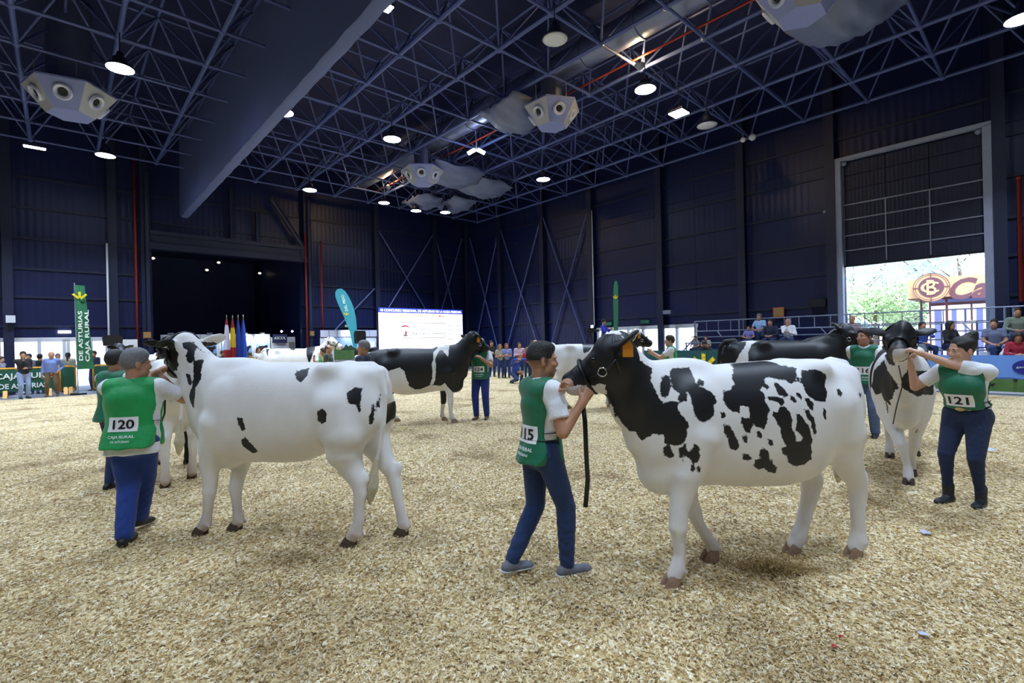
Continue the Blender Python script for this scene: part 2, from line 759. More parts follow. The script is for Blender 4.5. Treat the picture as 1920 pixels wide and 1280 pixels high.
def shavings_ground():
    us = np.arange(-12.5, 26.4, .14)
    vs = np.arange(-9.0, 18.9, .14)
    U_, V_ = np.meshgrid(us, vs, indexing='ij')
    X = UX.x * U_ + VX.x * V_
    Y = UX.y * U_ + VX.y * V_
    Z = .008 * np.sin(X * 3.1 + 1.3 * np.sin(Y * 2.3)) * np.sin(Y * 2.7 + .7 * np.sin(X * 1.9)) + .006 * np.sin(X * 9 + Y * 4) * np.sin(Y * 8 - X * 3)
    edge = np.minimum.reduce([U_ - us[0], us[-1] - U_, V_ - vs[0], vs[-1] - V_])
    Z = Z + .012 - .05 * np.clip(1 - edge / .5, 0, 1)
    P = np.stack([X, Y, Z], -1).reshape(-1, 3)
    n, m = len(us), len(vs)
    i = np.arange(n * m).reshape(n, m)
    F = np.stack([i[:-1, :-1], i[:-1, 1:], i[1:, 1:], i[1:, :-1]], -1).reshape(-1, 4)
    me = raw_mesh('wood_shavings', P, F, shavings_mat())
    o = link('wood_shavings', me)
    return tag(o, 'pale wood shavings spread over the show ring floor', 'shavings', kind='stuff')


shavings_ground()


def flakes(name, n, place, size=(.012, .034), tilt=.45, seed=4, shade=(0, 1), label=None):
    rg = np.random.default_rng(seed)
    P = place(rg, n)
    n = len(P)
    ln = rg.uniform(size[0], size[1], n)[:, None]
    wd = ln * rg.uniform(.18, .5, n)[:, None]
    a = rg.uniform(0, 2 * np.pi, n)
    d = np.stack([np.cos(a), np.sin(a), rg.normal(0, tilt, n)], 1)
    d /= np.linalg.norm(d, axis=1)[:, None]
    s = np.stack([-np.sin(a), np.cos(a), rg.normal(0, tilt, n)], 1)
    s /= np.linalg.norm(s, axis=1)[:, None]
    c = [P - d * ln / 2 - s * wd / 2, P + d * ln / 2 - s * wd / 2 * .6, P + d * ln / 2 + s * wd / 2 * .6, P - d * ln / 2 + s * wd / 2]
    V = np.stack(c, 1).reshape(-1, 3)
    F = np.arange(4 * n).reshape(n, 4)
    me = raw_mesh(name, V, F, MATS.get('flake') or MATS.setdefault('flake', shavings_mat(True)), smooth=False)
    set_attr(me, 'shade', np.repeat(np.clip(rg.beta(1.5, 1.3, n), 0, 1) * (shade[1] - shade[0]) + shade[0], 4))
    o = link(name, me)
    return tag(o, label, 'shavings', kind='stuff')


def near_ground(rg, n):
    d = 2.0 * np.exp(rg.uniform(0, 1, n) ** .92 * math.log(10.5 / 2.0))
    x = rg.uniform(-1.16, 1.16, n) * d + rg.uniform(-.5, .5, n)
    return np.stack([x, d, rg.uniform(.004, .030, n)], 1).astype(np.float32)


flakes('shaving_flakes', 380000, near_ground, (.009, .027), .5, shade=(.2, 1.0), label='curled wood flakes lying on the ring floor up close')


def kick(rg, n):
    c = on_z(1428, 1072, 0)
    t = rg.uniform(0, 1, n)
    x = c.x + rg.normal(0, .11, n) + (t - .3) * .34
    y = c.y + rg.normal(0, .05, n) + (t - .3) * -.06
    z = np.abs(rg.normal(0, .075, n)) * (1.1 - t) + .02
    return np.stack([x, y, z], 1).astype(np.float32)


flakes('kicked_shavings', 6500, kick, (.006, .018), 1.2, 9, (.12, .6), 'puff of brown shavings thrown up by a hoof of the patched heifer')

# --- ceiling deck
HB().hbox(-13, 42, -16, WALL_V + .3, 12.3, 12.5).top('ceiling', M_DECK, kind='structure')

# --- space frame roof: two square layers of tubes with diagonals
frame = empty('space_frame', W(8, 8, 10.2), 0, 'blue-grey tubular space frame spanning under the whole roof', 'roof truss')
DU, DV, U0, V0, ZL, ZU = 2.08, 2.06, 6.6, 21.9, 10.2, 11.7


def frame_members():
    mem = []
    ni, nj = range(-6, 11), range(0, 17)
    low = lambda i, j: (U0 + DU * i, V0 - DV * j, ZL)
    upp = lambda i, j: (U0 + DU * (i + .5), V0 - DV * (j + .5), ZU)
    for i in ni:
        for j in nj:
            if i + 1 in ni:
                mem.append((low(i, j), low(i + 1, j), .062))
            if j + 1 in nj:
                mem.append((low(i, j), low(i, j + 1), .045))
            if i + 1 in ni and j + 1 in nj:
                if i + 2 in ni:
                    mem.append((upp(i, j), upp(i + 1, j), .04))
                if j + 2 in nj:
                    mem.append((upp(i, j), upp(i, j + 1), .04))
                for a, b in ((0, 0), (1, 0), (0, 1), (1, 1)):
                    mem.append((low(i + a, j + b), upp(i, j), .033))
    nodes = [low(i, j) for i in ni for j in nj]
    return mem, nodes


def in_view(p):
    if p.y < .5:
        return -1
    x = p.x / p.y * FPX
    z = (p.z - CAMH) / p.y * FPX
    dx, dy = x * cr - z * sr, x * sr + z * cr
    if abs(dx) > 1000 or abs(dy) > 680:
        return -1
    return 1 / p.y


STRUT = MB().tube([(0, 0, 0), (0, 0, 1)], 1.0, 7).mesh('strut', M_TRUSS, 'auto')
NODE = MB().sphere((0, 0, 0), 1.0, 8, 5).mesh('node', M_TRUSS, True)
mem, nodes = frame_members()
rank = []
for k, (a, b, r) in enumerate(mem):
    A_, B_ = W(*a), W(*b)
    M_ = (A_ + B_) / 2
    sc_ = max(in_view(A_), in_view(B_), in_view(M_))
    rank.append((sc_ * r * 10 if sc_ > 0 else -1, k))
rank.sort(reverse=True)
pick = set(k for s_, k in rank[:300])
rest = HB()
fb = Vector(frame.location)
for k, (a, b, r) in enumerate(mem):
    A_, B_ = W(*a), W(*b)
    if k in pick:
        d = B_ - A_
        o = link('strut', STRUT, frame, A_ - fb)
        o.rotation_mode = 'QUATERNION'
        o.rotation_quaternion = d.to_track_quat('Z', 'Y')
        o.scale = (r, r, d.length)
    else:
        rest.tube([A_, B_], r, 5, False)
rest.put('far_struts', M_TRUSS, frame, True)['kind'] = 'stuff'
nrank = sorted(nodes, key=lambda p: -in_view(W(*p)))
restn = HB()
for q, p in enumerate(nrank):
    if q < 90:
        o = link('node', NODE, frame, W(*p) - fb)
        o.scale = (.11, .11, .10)
    else:
        restn.sphere(W(*p), .11, 6, 4)
restn.put('far_nodes', M_TRUSS, frame, True)['kind'] = 'stuff'

# --- walls
RAILS = (1.35, 2.85, 4.1, 5.3, 6.6, 7.9, 9.2)


def wall_run(name, axis, a0, a1, pos, z1, cols, holes, out):
    """axis 'u': the wall runs along u at v=pos; out = +1 when the outside is at larger coordinate"""
    root = empty(name, W(*( ((a0 + a1) / 2, pos) if axis == 'u' else (pos, (a0 + a1) / 2))), kind='structure')

    def bx(hb, p0, p1, d0, d1, z0, z1_):
        if axis == 'u':
            return hb.hbox(p0, p1, pos + d0, pos + d1, z0, z1_)
        return hb.hbox(pos + d0, pos + d1, p0, p1, z0, z1_)
    edges = sorted(set([a0, a1] + [c for c in cols if a0 < c < a1] + [h for q in holes for h in q[:2]]))
    zs = sorted(set([0.0] + list(RAILS) + [z1] + [h for q in holes for h in q[2:]]))
    for p0, p1 in zip(edges[:-1], edges[1:]):
        for z0, z2 in zip(zs[:-1], zs[1:]):
            pm, zm = (p0 + p1) / 2, (z0 + z2) / 2
            if any(q[0] < pm < q[1] and q[2] < zm < q[3] for q in holes):
                continue
            bx(HB(), p0 + .006, p1 - .006, 0, .12 * out, z0 + .006, z2 - .006).put('panel', M_CLAD_LOW if zm < 1.3 else M_CLAD, root)
    bk = HB()
    for p0, p1 in zip(edges[:-1], edges[1:]):
        for z0, z2 in zip(zs[:-1], zs[1:]):
            pm, zm = (p0 + p1) / 2, (z0 + z2) / 2
            if not any(q[0] < pm < q[1] and q[2] < zm < q[3] for q in holes):
                bx(bk, p0, p1, .12 * out, .2 * out, z0, z2)
    bk.put('leak_backing', M_DECK, root)  # added sheet, keeps sky light from leaking through the panel gaps
    for z in RAILS:
        segs = [(a0, a1)]
        for q in holes:
            if q[2] - .05 < z < q[3] + .05:
                new = []
                for s0, s1 in segs:
                    if q[0] > s0:
                        new.append((s0, min(s1, q[0])))
                    if q[1] < s1:
                        new.append((max(s0, q[1]), s1))
                segs = [s for s in new if s[1] - s[0] > .1]
        for s0, s1 in segs:
            bx(HB(), s0, s1, -.07 * out, 0, z - .05, z + .05).put('rail', M_STEEL, root)
    for c in cols:
        bx(HB(), c - .16, c + .16, -.34 * out, -.30 * out, 0, 11.9).put('column_flange', M_STEEL, root)
        bx(HB(), c - .03, c + .03, -.30 * out, 0, 0, 11.9).put('column_web', M_STEEL, root)
    return root


DOOR = (1.5, 5.45, 0.0, 8.3)
EXITD = (11.45, 17.35, 0.0, 2.32)
wr_ = wall_run('wall_right', 'u', -13, WALL_U, WALL_V, 12.3, (-3, 1.15, 5.8, 9.2, 13.2, 17.55, 21.3, 25.3, 28.9), [DOOR, EXITD], 1)
WIN1 = (-5.5, 1.62, 0.0, 2.30)
PORT = (3.35, 10.35, 0.0, 6.65)
wf_ = wall_run('wall_far', 'v', -16, WALL_V, WALL_U, 12.3, (-5.6, -1.58, 1.85, 3.05, 10.65, 15.06, 19.5), [WIN1, PORT], 1)
HB().hbox(-13, WALL_U, -16.2, -16.0, 0, 12.3).top('wall_left', M_CLAD, kind='structure')
HB().hbox(-13.2, -13, -16.2, WALL_V, 0, 12.3).top('wall_back', M_CLAD, kind='structure')
# darker neighbouring hall behind the portal
nb = empty('wall_beyond', W(36, 6.8), kind='structure')
for q in ((29.7, 41, 2.6, 2.8, 0, 8), (29.7, 41, 10.9, 11.1, 0, 8), (40.8, 41, 2.6, 11.1, 0, 8), (29.7, 41, 2.6, 11.1, 8.0, 8.2)):
    HB().hbox(*q).put('panel', M_CLAD_LOW, nb)

# portal girder over the opening
pg = empty('beam_portal', W(WALL_U - .3, 6.8, 6.6), kind='structure')
zb = 6.6
HB().hbox(29.0, 29.4, 3.1, 10.6, 6.55, 6.85).put('lower_flange', M_STEEL, pg)
HB().hbox(29.05, 29.35, 3.1, 10.6, 7.25, 7.45).put('upper_flange', M_STEEL, pg)
HB().hbox(29.15, 29.25, 3.1, 10.6, 6.85, 7.25).put('web', M_STEEL, pg)
for a, b in (((29.1, 8.75, 9.9), (29.1, 10.4, 7.45)), ((29.1, 6.75, 7.45), (29.1, 6.75, 10.1)), ((29.1, 8.0, 7.45), (29.1, 8.0, 9.0)), ((29.1, 10.75, 0), (29.1, 10.75, 10.2)), ((29.1, 3.15, 0), (29.1, 3.15, 10.2))):
    HB().htube([a, b], .13 if a[0] else .1, 6).put('brace', M_STEEL, pg)
# cross bracing on the far wall behind the screen and on the long wall
for nm, pts in (('far', [((29.3, 12.0, 2.4), (29.3, 14.9, 5.3)), ((29.3, 15.1, 3), (29.3, 19.4, 9.3)), ((29.3, 15.1, 9.3), (29.3, 19.4, 3)), ((29.3, 19.6, 3.0), (29.3, 21.9, 9.3)), ((29.3, 19.6, 9.3), (29.3, 21.9, 1.0))]),
                ('right', [((28.6, 22.1, .3), (25.4, 22.1, 9.3)), ((25.4, 22.1, .3), (28.6, 22.1, 9.3)), ((25.2, 22.1, .3), (21.4, 22.1, 9.3)), ((21.4, 22.1, .3), (25.2, 22.1, 9.3)), ((21.2, 22.1, .3), (17.6, 22.1, 9.3)), ((17.6, 22.1, .3), (21.2, 22.1, 9.3))])):
    r = empty('beam_bracing', W(*pts[0][0][:2], 1), kind='structure')
    for a, b in pts:
        HB().htube([a, b], .05, 6).put('brace', M_TRUSS, r)
# red sprinkler risers
for k, (u, v, z0, z1, nm) in enumerate(((29.1, 2.68, 1.3, 11.0, 'beside the left portal column'), (28.8, 10.42, 1.5, 8.2, 'on the right side of the dark opening'), (29.15, 11.45, 1.8, 7.9, 'on the wall left of the teal feather flag'))):
    o = HB().htube([(u, v, z0), (u, v, z1)], .05, 8).top('riser_pipe', M_RED, 'red sprinkler riser pipe ' + nm, 'pipe', 'red sprinkler risers', smooth=True)
o = HB().htube([(.72, 21.9, 2.6), (.72, 21.9, 6.4), (.72, 21.8, 6.4)], .06, 8).top('riser_pipe', M_RED, 'red sprinkler pipe right of the open roller door', 'pipe', 'red sprinkler risers', smooth=True)
HB().htube([(17.3, 21.95, 2.5), (17.3, 21.95, 8.9)], .035, 8).top('drain_pipe', M_WHITE, 'thin white pipe running up the long wall above the glass exit', 'pipe', smooth=True)
HB().htube([(1.62, 29.2 - 0, 0)] and [(28.9, 1.62, .6), (28.9, 1.62, 6.6)], .04, 8).top('drain_pipe', M_WHITE, 'thin pale pipe on the far wall left of the dark opening', 'pipe', smooth=True)

# --- grey curtain casing hanging along the hall
cs = empty('curtain_casing', W(18, 4.4, 8.0), 0, 'long grey fabric-faced curtain casing hanging down from the roof', 'curtain casing')
c_ = HB()
nseg = 60
for i in range(nseg + 1):
    u = -6 + 34.6 * i / nseg
    zb_ = 8.0 + (.25 if i == nseg else 0)
    for (v, z) in ((4.42, 12.2), (4.40, 10.2), (4.37, 8.6), (4.35, zb_ + .05), (4.42, zb_), (4.62, zb_), (4.68, 8.6), (4.66, 12.2)):
        c_.v.append(tuple(W(u, v + .012 * math.sin(u * 5.1) * (12.2 - z) / 4, z)))
for i in range(nseg):
    for k in range(7):
        c_.f.append((i * 8 + k, i * 8 + k + 1, (i + 1) * 8 + k + 1, (i + 1) * 8 + k))
c_.f.append(tuple(range(8)))
c_.f.append(tuple(nseg * 8 + k for k in range(8)))
c_.put('casing', M_CURT, cs, 'auto')
for i in range(0, 12):
    u = U0 + DU * i - DU * 1
    if 6 < u < 28:
        HB().htube([(u, 3.42, 10.2), (u, 4.40, 10.2)], .03, 6).put('bracket', M_TRUSS, cs)

# --- gate: half-open sectional door in the long wall
dr = empty('door_1', W(3.5, WALL_V, 0), kind='structure')
for u in (1.42, 5.56):
    HB().hbox(u - .11, u + .11, 22.02, 22.28, 0, 8.32).put('post', M_POST, dr)
HB().hbox(1.3, 5.7, 22.02, 22.22, 8.28, 8.42).put('header', M_POST, dr)
zr = (4.33, 4.90, 5.47, 6.08, 6.64, 7.2, 7.75, 8.28)
for z0, z1 in zip(zr[:-1], zr[1:]):
    for u0, u1 in ((1.53, 2.89), (2.89, 4.13), (4.13, 5.45)):
        HB().hbox(u0 + .01, u1 - .01, 22.30, 22.35, z0 + .01, z1 - .01).put('panel', M_SHUT, dr)
for z in zr[1:5]:
    HB().hbox(1.53, 5.45, 22.25, 22.30, z - .022, z + .022).put('rail', M_GREY, dr)
for u in (2.89, 4.13):
    HB().hbox(u - .018, u + .018, 22.26, 22.30, 4.4, 6.64).put('stile', M_GREY, dr)
HB().hbox(1.5, 5.5, 22.36, 22.40, 4.33, 8.35).put('shutter_leak_backing', M_DECK, dr)  # unseen sheet added to stop daylight leaking between the shutter panels
HB().hbox(1.53, 5.45, 22.26, 22.37, 4.28, 4.34).put('bottom_seal', M_BLACK, dr)
for u in (1.62, 5.36):
    HB().sphere(W(u, 22.15, 8.2), .1, 8, 6).put('pulley', M_GREY, dr, True)
HB().htube([(1.53, 22.28, 8.1), (1.53, 22.28, 1.0)], .02, 6).put('cable', M_GREY, dr)
HB().htube([(5.42, 22.28, 8.1), (5.42, 22.28, 1.0)], .02, 6).put('cable', M_GREY, dr)


# --- glazed openings
def glazing(name, axis, pos, splits, z1, transom=None):
    root = empty(name, W(*((splits[0], pos) if axis == 'u' else (pos, splits[0]))), kind='structure')

    def bx(p0, p1, d0, d1, z0, z2):
        hb = HB()
        return hb.hbox(p0, p1, pos + d0, pos + d1, z0, z2) if axis == 'u' else hb.hbox(pos + d0, pos + d1, p0, p1, z0, z2)
    for p in splits:
        bx(p - .06, p + .06, -.06, .10, 0, z1).put('mullion', M_WHITE, root)
    bx(splits[0] - .1, splits[-1] + .1, -.06, .10, z1 - .12, z1 + .06).put('head', M_WHITE, root)
    bx(splits[0], splits[-1], -.04, .06, 0, .12).put('sill', M_WHITE, root)
    for a, b in zip(splits[:-1], splits[1:]):
        bx(a + .06, b - .06, .01, .025, .12, z1 - .12).put('pane', M_GLASS, root)
    return root


glazing('window_1', 'v', WALL_U, (-5.4, -3.6, -1.9, -.68, .12, .25, 1.02, 1.58), 2.30)
glazing('window_2', 'u', WALL_V, (11.5, 12.5, 13.45, 14.4, 15.3, 16.3, 17.3), 2.32)
LP, BACKF = 300.0, .5
# ------------------------------------------------------------------ lamps on the 8 x 3.9 m grid under the roof
M_LENS = mat('lamp_lens', 'FFFFFF', .4, var=0, emit='D8E4FF', estr=45.0)
M_LENS_OFF = mat('lamp_lens_off', 'C9CEDC', .4, var=.02)
LAMP_COL = (.65, .79, 1.0)


def area(loc, size, power, col=LAMP_COL, parent=None, shape='DISK', spread=118):
    l = bpy.data.lights.new('lamp_light', 'AREA')
    l.shape = shape
    l.size = size
    l.energy = power
    l.color = col
    l.spread = math.radians(spread)
    o = bpy.data.objects.new('lamp_light', l)
    COL.objects.link(o)
    o.location = loc
    if parent is not None:
        o.parent = parent
    return o


LAMP_HOUSING = MB().lathe([(.07, .42), (.10, .30), (.16, .26), (.17, .12), (.30, .06), (.33, 0), (.31, -.01)], 20).mesh('housing', M_STEEL, 'auto')
LAMP_LENS = MB().lathe([(.001, -.035), (.18, -.03), (.305, -.012), (.305, 0), (.001, 0)], 24).mesh('lens', M_LENS, True)
LAMP_LENS_OFF = MB().lathe([(.001, -.035), (.18, -.03), (.305, -.012), (.305, 0), (.001, 0)], 24).mesh('lens', M_LENS_OFF, True)


def high_bay(label, u, v, z, power=LP, on=True, s=1.0):
    p = W(u, v, z)
    r = empty('high_bay_lamp', p, 0, label, 'lamp', 'high-bay lamps under the roof')
    r.scale = (s, s, s)
    link('housing', LAMP_HOUSING, r)
    link('lens', LAMP_LENS if on else LAMP_LENS_OFF, r)
    MB().tube([(0, 0, .4), (0, 0, (10.2 - z) / s)], .015, 6).build('suspension_rod', M_STEEL, r)
    if on:
        area((0, 0, -.05), .6, power, parent=r)
    return r


high_bay('big round lamp glowing between the roof trusses left of the grey casing', 16.6, 1.29, 9.2)
high_bay('round lamp above the far left windows', 24.4, 1.39, 9.2)
high_bay('round lamp half hidden behind the edge of the grey casing', 16.5, 5.37, 9.2)
high_bay('round lamp hanging left of the round duct near the middle of the roof', 16.2, 9.06, 9.2)
high_bay('bright round lamp above the right jamb of the dark opening', 23.97, 8.95, 9.2)
high_bay('bright round lamp above the middle of the long wall', 15.9, 16.65, 9.2)
high_bay('round lamp under the yellow-lit truss node right of the near air diffuser', 8.2, 13.1, 9.2)
high_bay('round lamp under the draped sheets, right one of the pair', 23.45, 16.4, 9.2, s=.9)
high_bay('round lamp under the draped sheets, left one of the pair', 24.15, 14.9, 9.2, s=.9)
high_bay('small round lamp below the yellow-lit truss node far back', 23.8, 12.75, 9.2, s=.9)
high_bay('warm white lamp in the top right corner above the gate', .46, 17.2, 9.2)
high_bay('unlit white disc lamp near the top beside the round duct', 8.27, 9.2, 9.2, on=False)
high_bay('unlit disc lamp hanging near the edge of the roof over the long wall', 8.2, 17.0, 9.2, on=False, s=1.1)


def tube_light(label, u, v, z, du, dv, power):
    p = W(u, v, z)
    r = empty('strip_light', p, 0, label, 'lamp', 'strip and panel lights under the roof')
    HB().hbox(u - du, u + du, v - dv, v + dv, z, z + .09).put('tray', M_STEEL, r)
    HB().hbox(u - du * .94, u + du * .94, v - dv * .9, v + dv * .9, z - .03, z).put('diffuser', M_LENS, r)
    HB().htube([(u, v, z + .09), (u, v, 10.2)], .012, 5).put('suspension_rod', M_STEEL, r)
    a = area((0, 0, -.06), du * 2, power, parent=r, shape='SQUARE')


tube_light('strip light at the far left under the roof', 24.97, -.58, 9.2, .1, .32, LP * .4)
tube_light('strip light at the top edge beside the grey casing', 9.9, 5.4, 9.2, .13, .2, LP * .5)
tube_light('square panel light hanging under the roof near the long wall', 8.36, 15.35, 9.2, .26, .26, LP * .8)
# the same grid goes on over the part of the hall behind the viewpoint
for u in (8.2, .4, -7.6):
    for v in (-6.6, -2.6, 1.3, 5.4, 9.2, 13.1):
        if (u, v) in ((8.2, 13.1), (8.2, 9.2), (8.2, 5.4)):
            continue
        area(W(u, v, 9.1), .6, LP * BACKF)
for u in (16.4, 24):
    for v in (-6.6, -2.6):
        area(W(u, v, 9.1), .6, LP)
# ------------------------------------------------------------------ cattle
def coat_material(name, white='F0EEEC', black='0B0B10'):
    m, nt, b = new_mat(name)
    L = nt.links.new
    at = N(nt, 'ShaderNodeAttribute', attribute_name='patch')
    st = N(nt, 'ShaderNodeAttribute', attribute_name='stain')
    pk = N(nt, 'ShaderNodeAttribute', attribute_name='pink')
    tc = N(nt, 'ShaderNodeTexCoord')
    n1 = N(nt, 'ShaderNodeTexNoise')
    n1.inputs['Scale'].default_value = 32
    n1.inputs['Detail'].default_value = 5
    n1.inputs['Roughness'].default_value = .65
    L(tc.outputs['Object'], n1.inputs['Vector'])
    ma = N(nt, 'ShaderNodeMath', operation='MULTIPLY_ADD')
    ma.inputs[1].default_value = .045
    ma.inputs[2].default_value = -.0225
    L(n1.outputs['Fac'], ma.inputs[0])
    ad = N(nt, 'ShaderNodeMath', operation='ADD')
    L(at.outputs['Fac'], ad.inputs[0])
    L(ma.outputs[0], ad.inputs[1])
    mr = N(nt, 'ShaderNodeMapRange')
    mr.inputs['From Min'].default_value = -.003
    mr.inputs['From Max'].default_value = .003
    L(ad.outputs[0], mr.inputs['Value'])
    # white hair, slightly uneven, stained low on the legs
    n2 = N(nt, 'ShaderNodeTexNoise')
    n2.inputs['Scale'].default_value = 6
    L(tc.outputs['Object'], n2.inputs['Vector'])
    w1 = N(nt, 'ShaderNodeMix', data_type='RGBA')
    w1.inputs['A'].default_value = lin(white)
    w1.inputs['B'].default_value = lin('E2DDD8')
    L(n2.outputs['Fac'], w1.inputs['Factor'])
    w2 = N(nt, 'ShaderNodeMix', data_type='RGBA')
    L(st.outputs['Fac'], w2.inputs['Factor'])
    L(w1.outputs['Result'], w2.inputs['A'])
    w2.inputs['B'].default_value = lin('B2927E')
    mx = N(nt, 'ShaderNodeMix', data_type='RGBA')
    L(mr.outputs['Result'], mx.inputs['Factor'])
    mx.inputs['A'].default_value = lin(black)
    L(w2.outputs['Result'], mx.inputs['B'])
    m3 = N(nt, 'ShaderNodeMix', data_type='RGBA')
    L(pk.outputs['Fac'], m3.inputs['Factor'])
    L(mx.outputs['Result'], m3.inputs['A'])
    m3.inputs['B'].default_value = lin('8C6B62')
    L(m3.outputs['Result'], b.inputs['Base Color'])
    rg = N(nt, 'ShaderNodeMapRange')
    rg.inputs['To Min'].default_value = .5
    rg.inputs['To Max'].default_value = .62
    L(mr.outputs['Result'], rg.inputs['Value'])
    L(rg.outputs['Result'], b.inputs['Roughness'])
    n3 = N(nt, 'ShaderNodeTexNoise')
    n3.inputs['Scale'].default_value = 140
    n3.inputs['Detail'].default_value = 3
    mp = N(nt, 'ShaderNodeMapping')
    mp.inputs['Scale'].default_value = (.35, 1, .6)
    L(tc.outputs['Object'], mp.inputs['Vector'])
    L(mp.outputs['Vector'], n3.inputs['Vector'])
    bp = N(nt, 'ShaderNodeBump')
    bp.inputs['Strength'].default_value = .12
    bp.inputs['Distance'].default_value = .006
    L(n3.outputs['Fac'], bp.inputs['Height'])
    L(bp.outputs['Normal'], b.inputs['Normal'])
    return m


COAT = coat_material('holstein_coat')
M_HOOF = mat('hoof_horn', '94765E', .55, var=.35, scale=30, bump=.2)
M_HOOF_D = mat('hoof_horn_dark', '4E3C32', .5, var=.35, scale=30, bump=.2)
M_EYE = mat('cow_eye', '0A0808', .08)
M_LEATHER = mat('halter_leather', '0C0C0F', .35, var=.3)
M_RING = mat('halter_ring', 'C9C9C6', .25, metal=1.0)
M_TAG = mat('ear_tag_plastic', 'D98A1F', .45)
M_SWITCH = mat('tail_hair', 'CFC4A4', .7, var=.3, scale=60, bump=.8, bscale=90)


def field_loft(F, prof, k=.05, p=2.3):
    """trunk: prof rows (x, ztop, zbot, half width); runs along local x"""
    A = np.array(sorted(prof), np.float32)
    sl, P = F.block((A[0, 0], -A[:, 3].max(), A[:, 2].min()), (A[-1, 0], A[:, 3].max(), A[:, 1].max()), k + 2 * F.h)
    xs = F.ax[0][sl[0]]
    # smooth interpolation of the profile rows
    xf = np.linspace(A[0, 0], A[-1, 0], 240)
    rows = []
    for j in (1, 2, 3):
        v = np.interp(xf, A[:, 0], A[:, j])
        kern = np.hanning(23)
        kern /= kern.sum()
        vp = np.pad(v, 11, mode='edge')
        v2 = np.convolve(vp, kern, 'valid')
        rows.append(np.interp(xs, xf, v2))
    zt, zb, w = rows
    zc, hz = (zt + zb) / 2, np.maximum((zt - zb) / 2, .01)
    w = np.maximum(w, .01)
    a = np.abs((P[2] - zc[:, None, None]) / hz[:, None, None])
    b = np.abs(P[1] / w[:, None, None])
    q = ((a ** p + b ** p) ** (1 / p) - 1) * np.minimum(hz, w)[:, None, None]
    out = np.maximum(A[0, 0] - xs, xs - A[-1, 0])[:, None, None]
    q = np.maximum(q, out)
    F._merge(sl, q.astype(np.float32), k, 'u')


def hoof_mesh():
    mb = MB()
    for s in (-1, 1):
        yo = s * .027
        rings = [(-.050, .022, .0), (-.046, .025, .03), (-.036, .023, .062)]
        # each claw: outline at three heights, toe forward
        lv = []
        for z, toe, w in ((0.0, .085, .030), (.03, .070, .029), (.062, .045, .024), (.078, .030, .016)):
            pts = []
            for k in range(10):
                a = 2 * math.pi * k / 10
                x = math.cos(a)
                x = x * (toe if x > 0 else .045)
                pts.append((x, yo + w * math.sin(a) * (1 - .25 * max(0, math.cos(a))), z))
            lv.append(pts)
        vs = [p for r in lv for p in r]
        fs = []
        for i in range(3):
            for k in range(10):
                fs.append((i * 10 + k, i * 10 + (k + 1) % 10, (i + 1) * 10 + (k + 1) % 10, (i + 1) * 10 + k))
        fs.append(tuple(range(9, -1, -1)))
        fs.append(tuple(30 + k for k in range(10)))
        mb.add(vs, fs)
    return mb


HOOF_L = hoof_mesh().mesh('hoof', M_HOOF, 'auto')
HOOF_D = hoof_mesh().mesh('hoof', M_HOOF_D, 'auto')

TRUNK = [(1.02, 1.20, 1.05, .03), (.96, 1.36, .84, .13), (.86, 1.46, .72, .185), (.68, 1.51, .65, .235), (.40, 1.52, .64, .28), (.12, 1.53, .60, .315), (-.18, 1.54, .58, .335),
         (-.40, 1.54, .60, .325), (-.60, 1.54, .72, .28), (-.80, 1.52, .90, .225), (-.93, 1.46, 1.02, .16), (-1.0, 1.38, 1.12, .08), (-1.03, 1.30, 1.22, .03)]
NECK = [(.76, 0, 1.16, .36, .19), (.93, 0, 1.30, .265, .145), (1.06, 0, 1.47, .20, .115), (1.15, 0, 1.63, .155, .10)]
LEGS = {
    'fn': [(.66, .14, 1.02, .17), (.68, .15, .80, .118), (.70, .15, .64, .083), (.71, .15, .52, .064), (.71, .15, .41, .062), (.71, .15, .36, .05), (.71, .15, .22, .039), (.73, .15, .13, .052), (.76, .15, .07, .046)],
    'fo': [(.56, -.14, 1.02, .17), (.56, -.15, .80, .118), (.55, -.15, .64, .083), (.54, -.15, .52, .064), (.54, -.15, .41, .062), (.53, -.15, .36, .05), (.51, -.15, .22, .039), (.51, -.15, .13, .052), (.53, -.15, .07, .046)],
    'hn': [(-.56, .15, 1.18, .20), (-.62, .17, .98, .18), (-.62, .17, .82, .14), (-.70, .16, .68, .095), (-.79, .16, .57, .068), (-.80, .16, .47, .058), (-.79, .16, .33, .046), (-.79, .16, .20, .046), (-.77, .16, .12, .058), (-.74, .16, .07, .050)],
    'ho': [(-.50, -.15, 1.18, .20), (-.54, -.17, .98, .18), (-.50, -.17, .82, .14), (-.54, -.16, .68, .095), (-.61, -.15, .57, .068), (-.60, -.14, .47, .058), (-.56, -.14, .33, .046), (-.53, -.13, .20, .046), (-.49, -.13, .12, .058), (-.45, -.13, .07, .050)],
}
TAIL = [(-.80, 0, 1.54, .05), (-.95, 0, 1.53, .042), (-1.04, 0, 1.44, .034), (-1.07, 0, 1.25, .027), (-1.07, 0, 1.0, .022), (-1.05, 0, .78, .020)]


def head_frame(poll, muz, up=(0, 0, 1)):
    X = (Vector(muz) - Vector(poll)).normalized()
    Z = Vector(up)
    Z = (Z - X * Z.dot(X)).normalized()
    Y = Z.cross(X)
    M = Matrix((X, Y, Z)).transposed()

    def T(x, y, z):
        return Vector(poll) + M @ Vector((x, y, z))
    return M, T


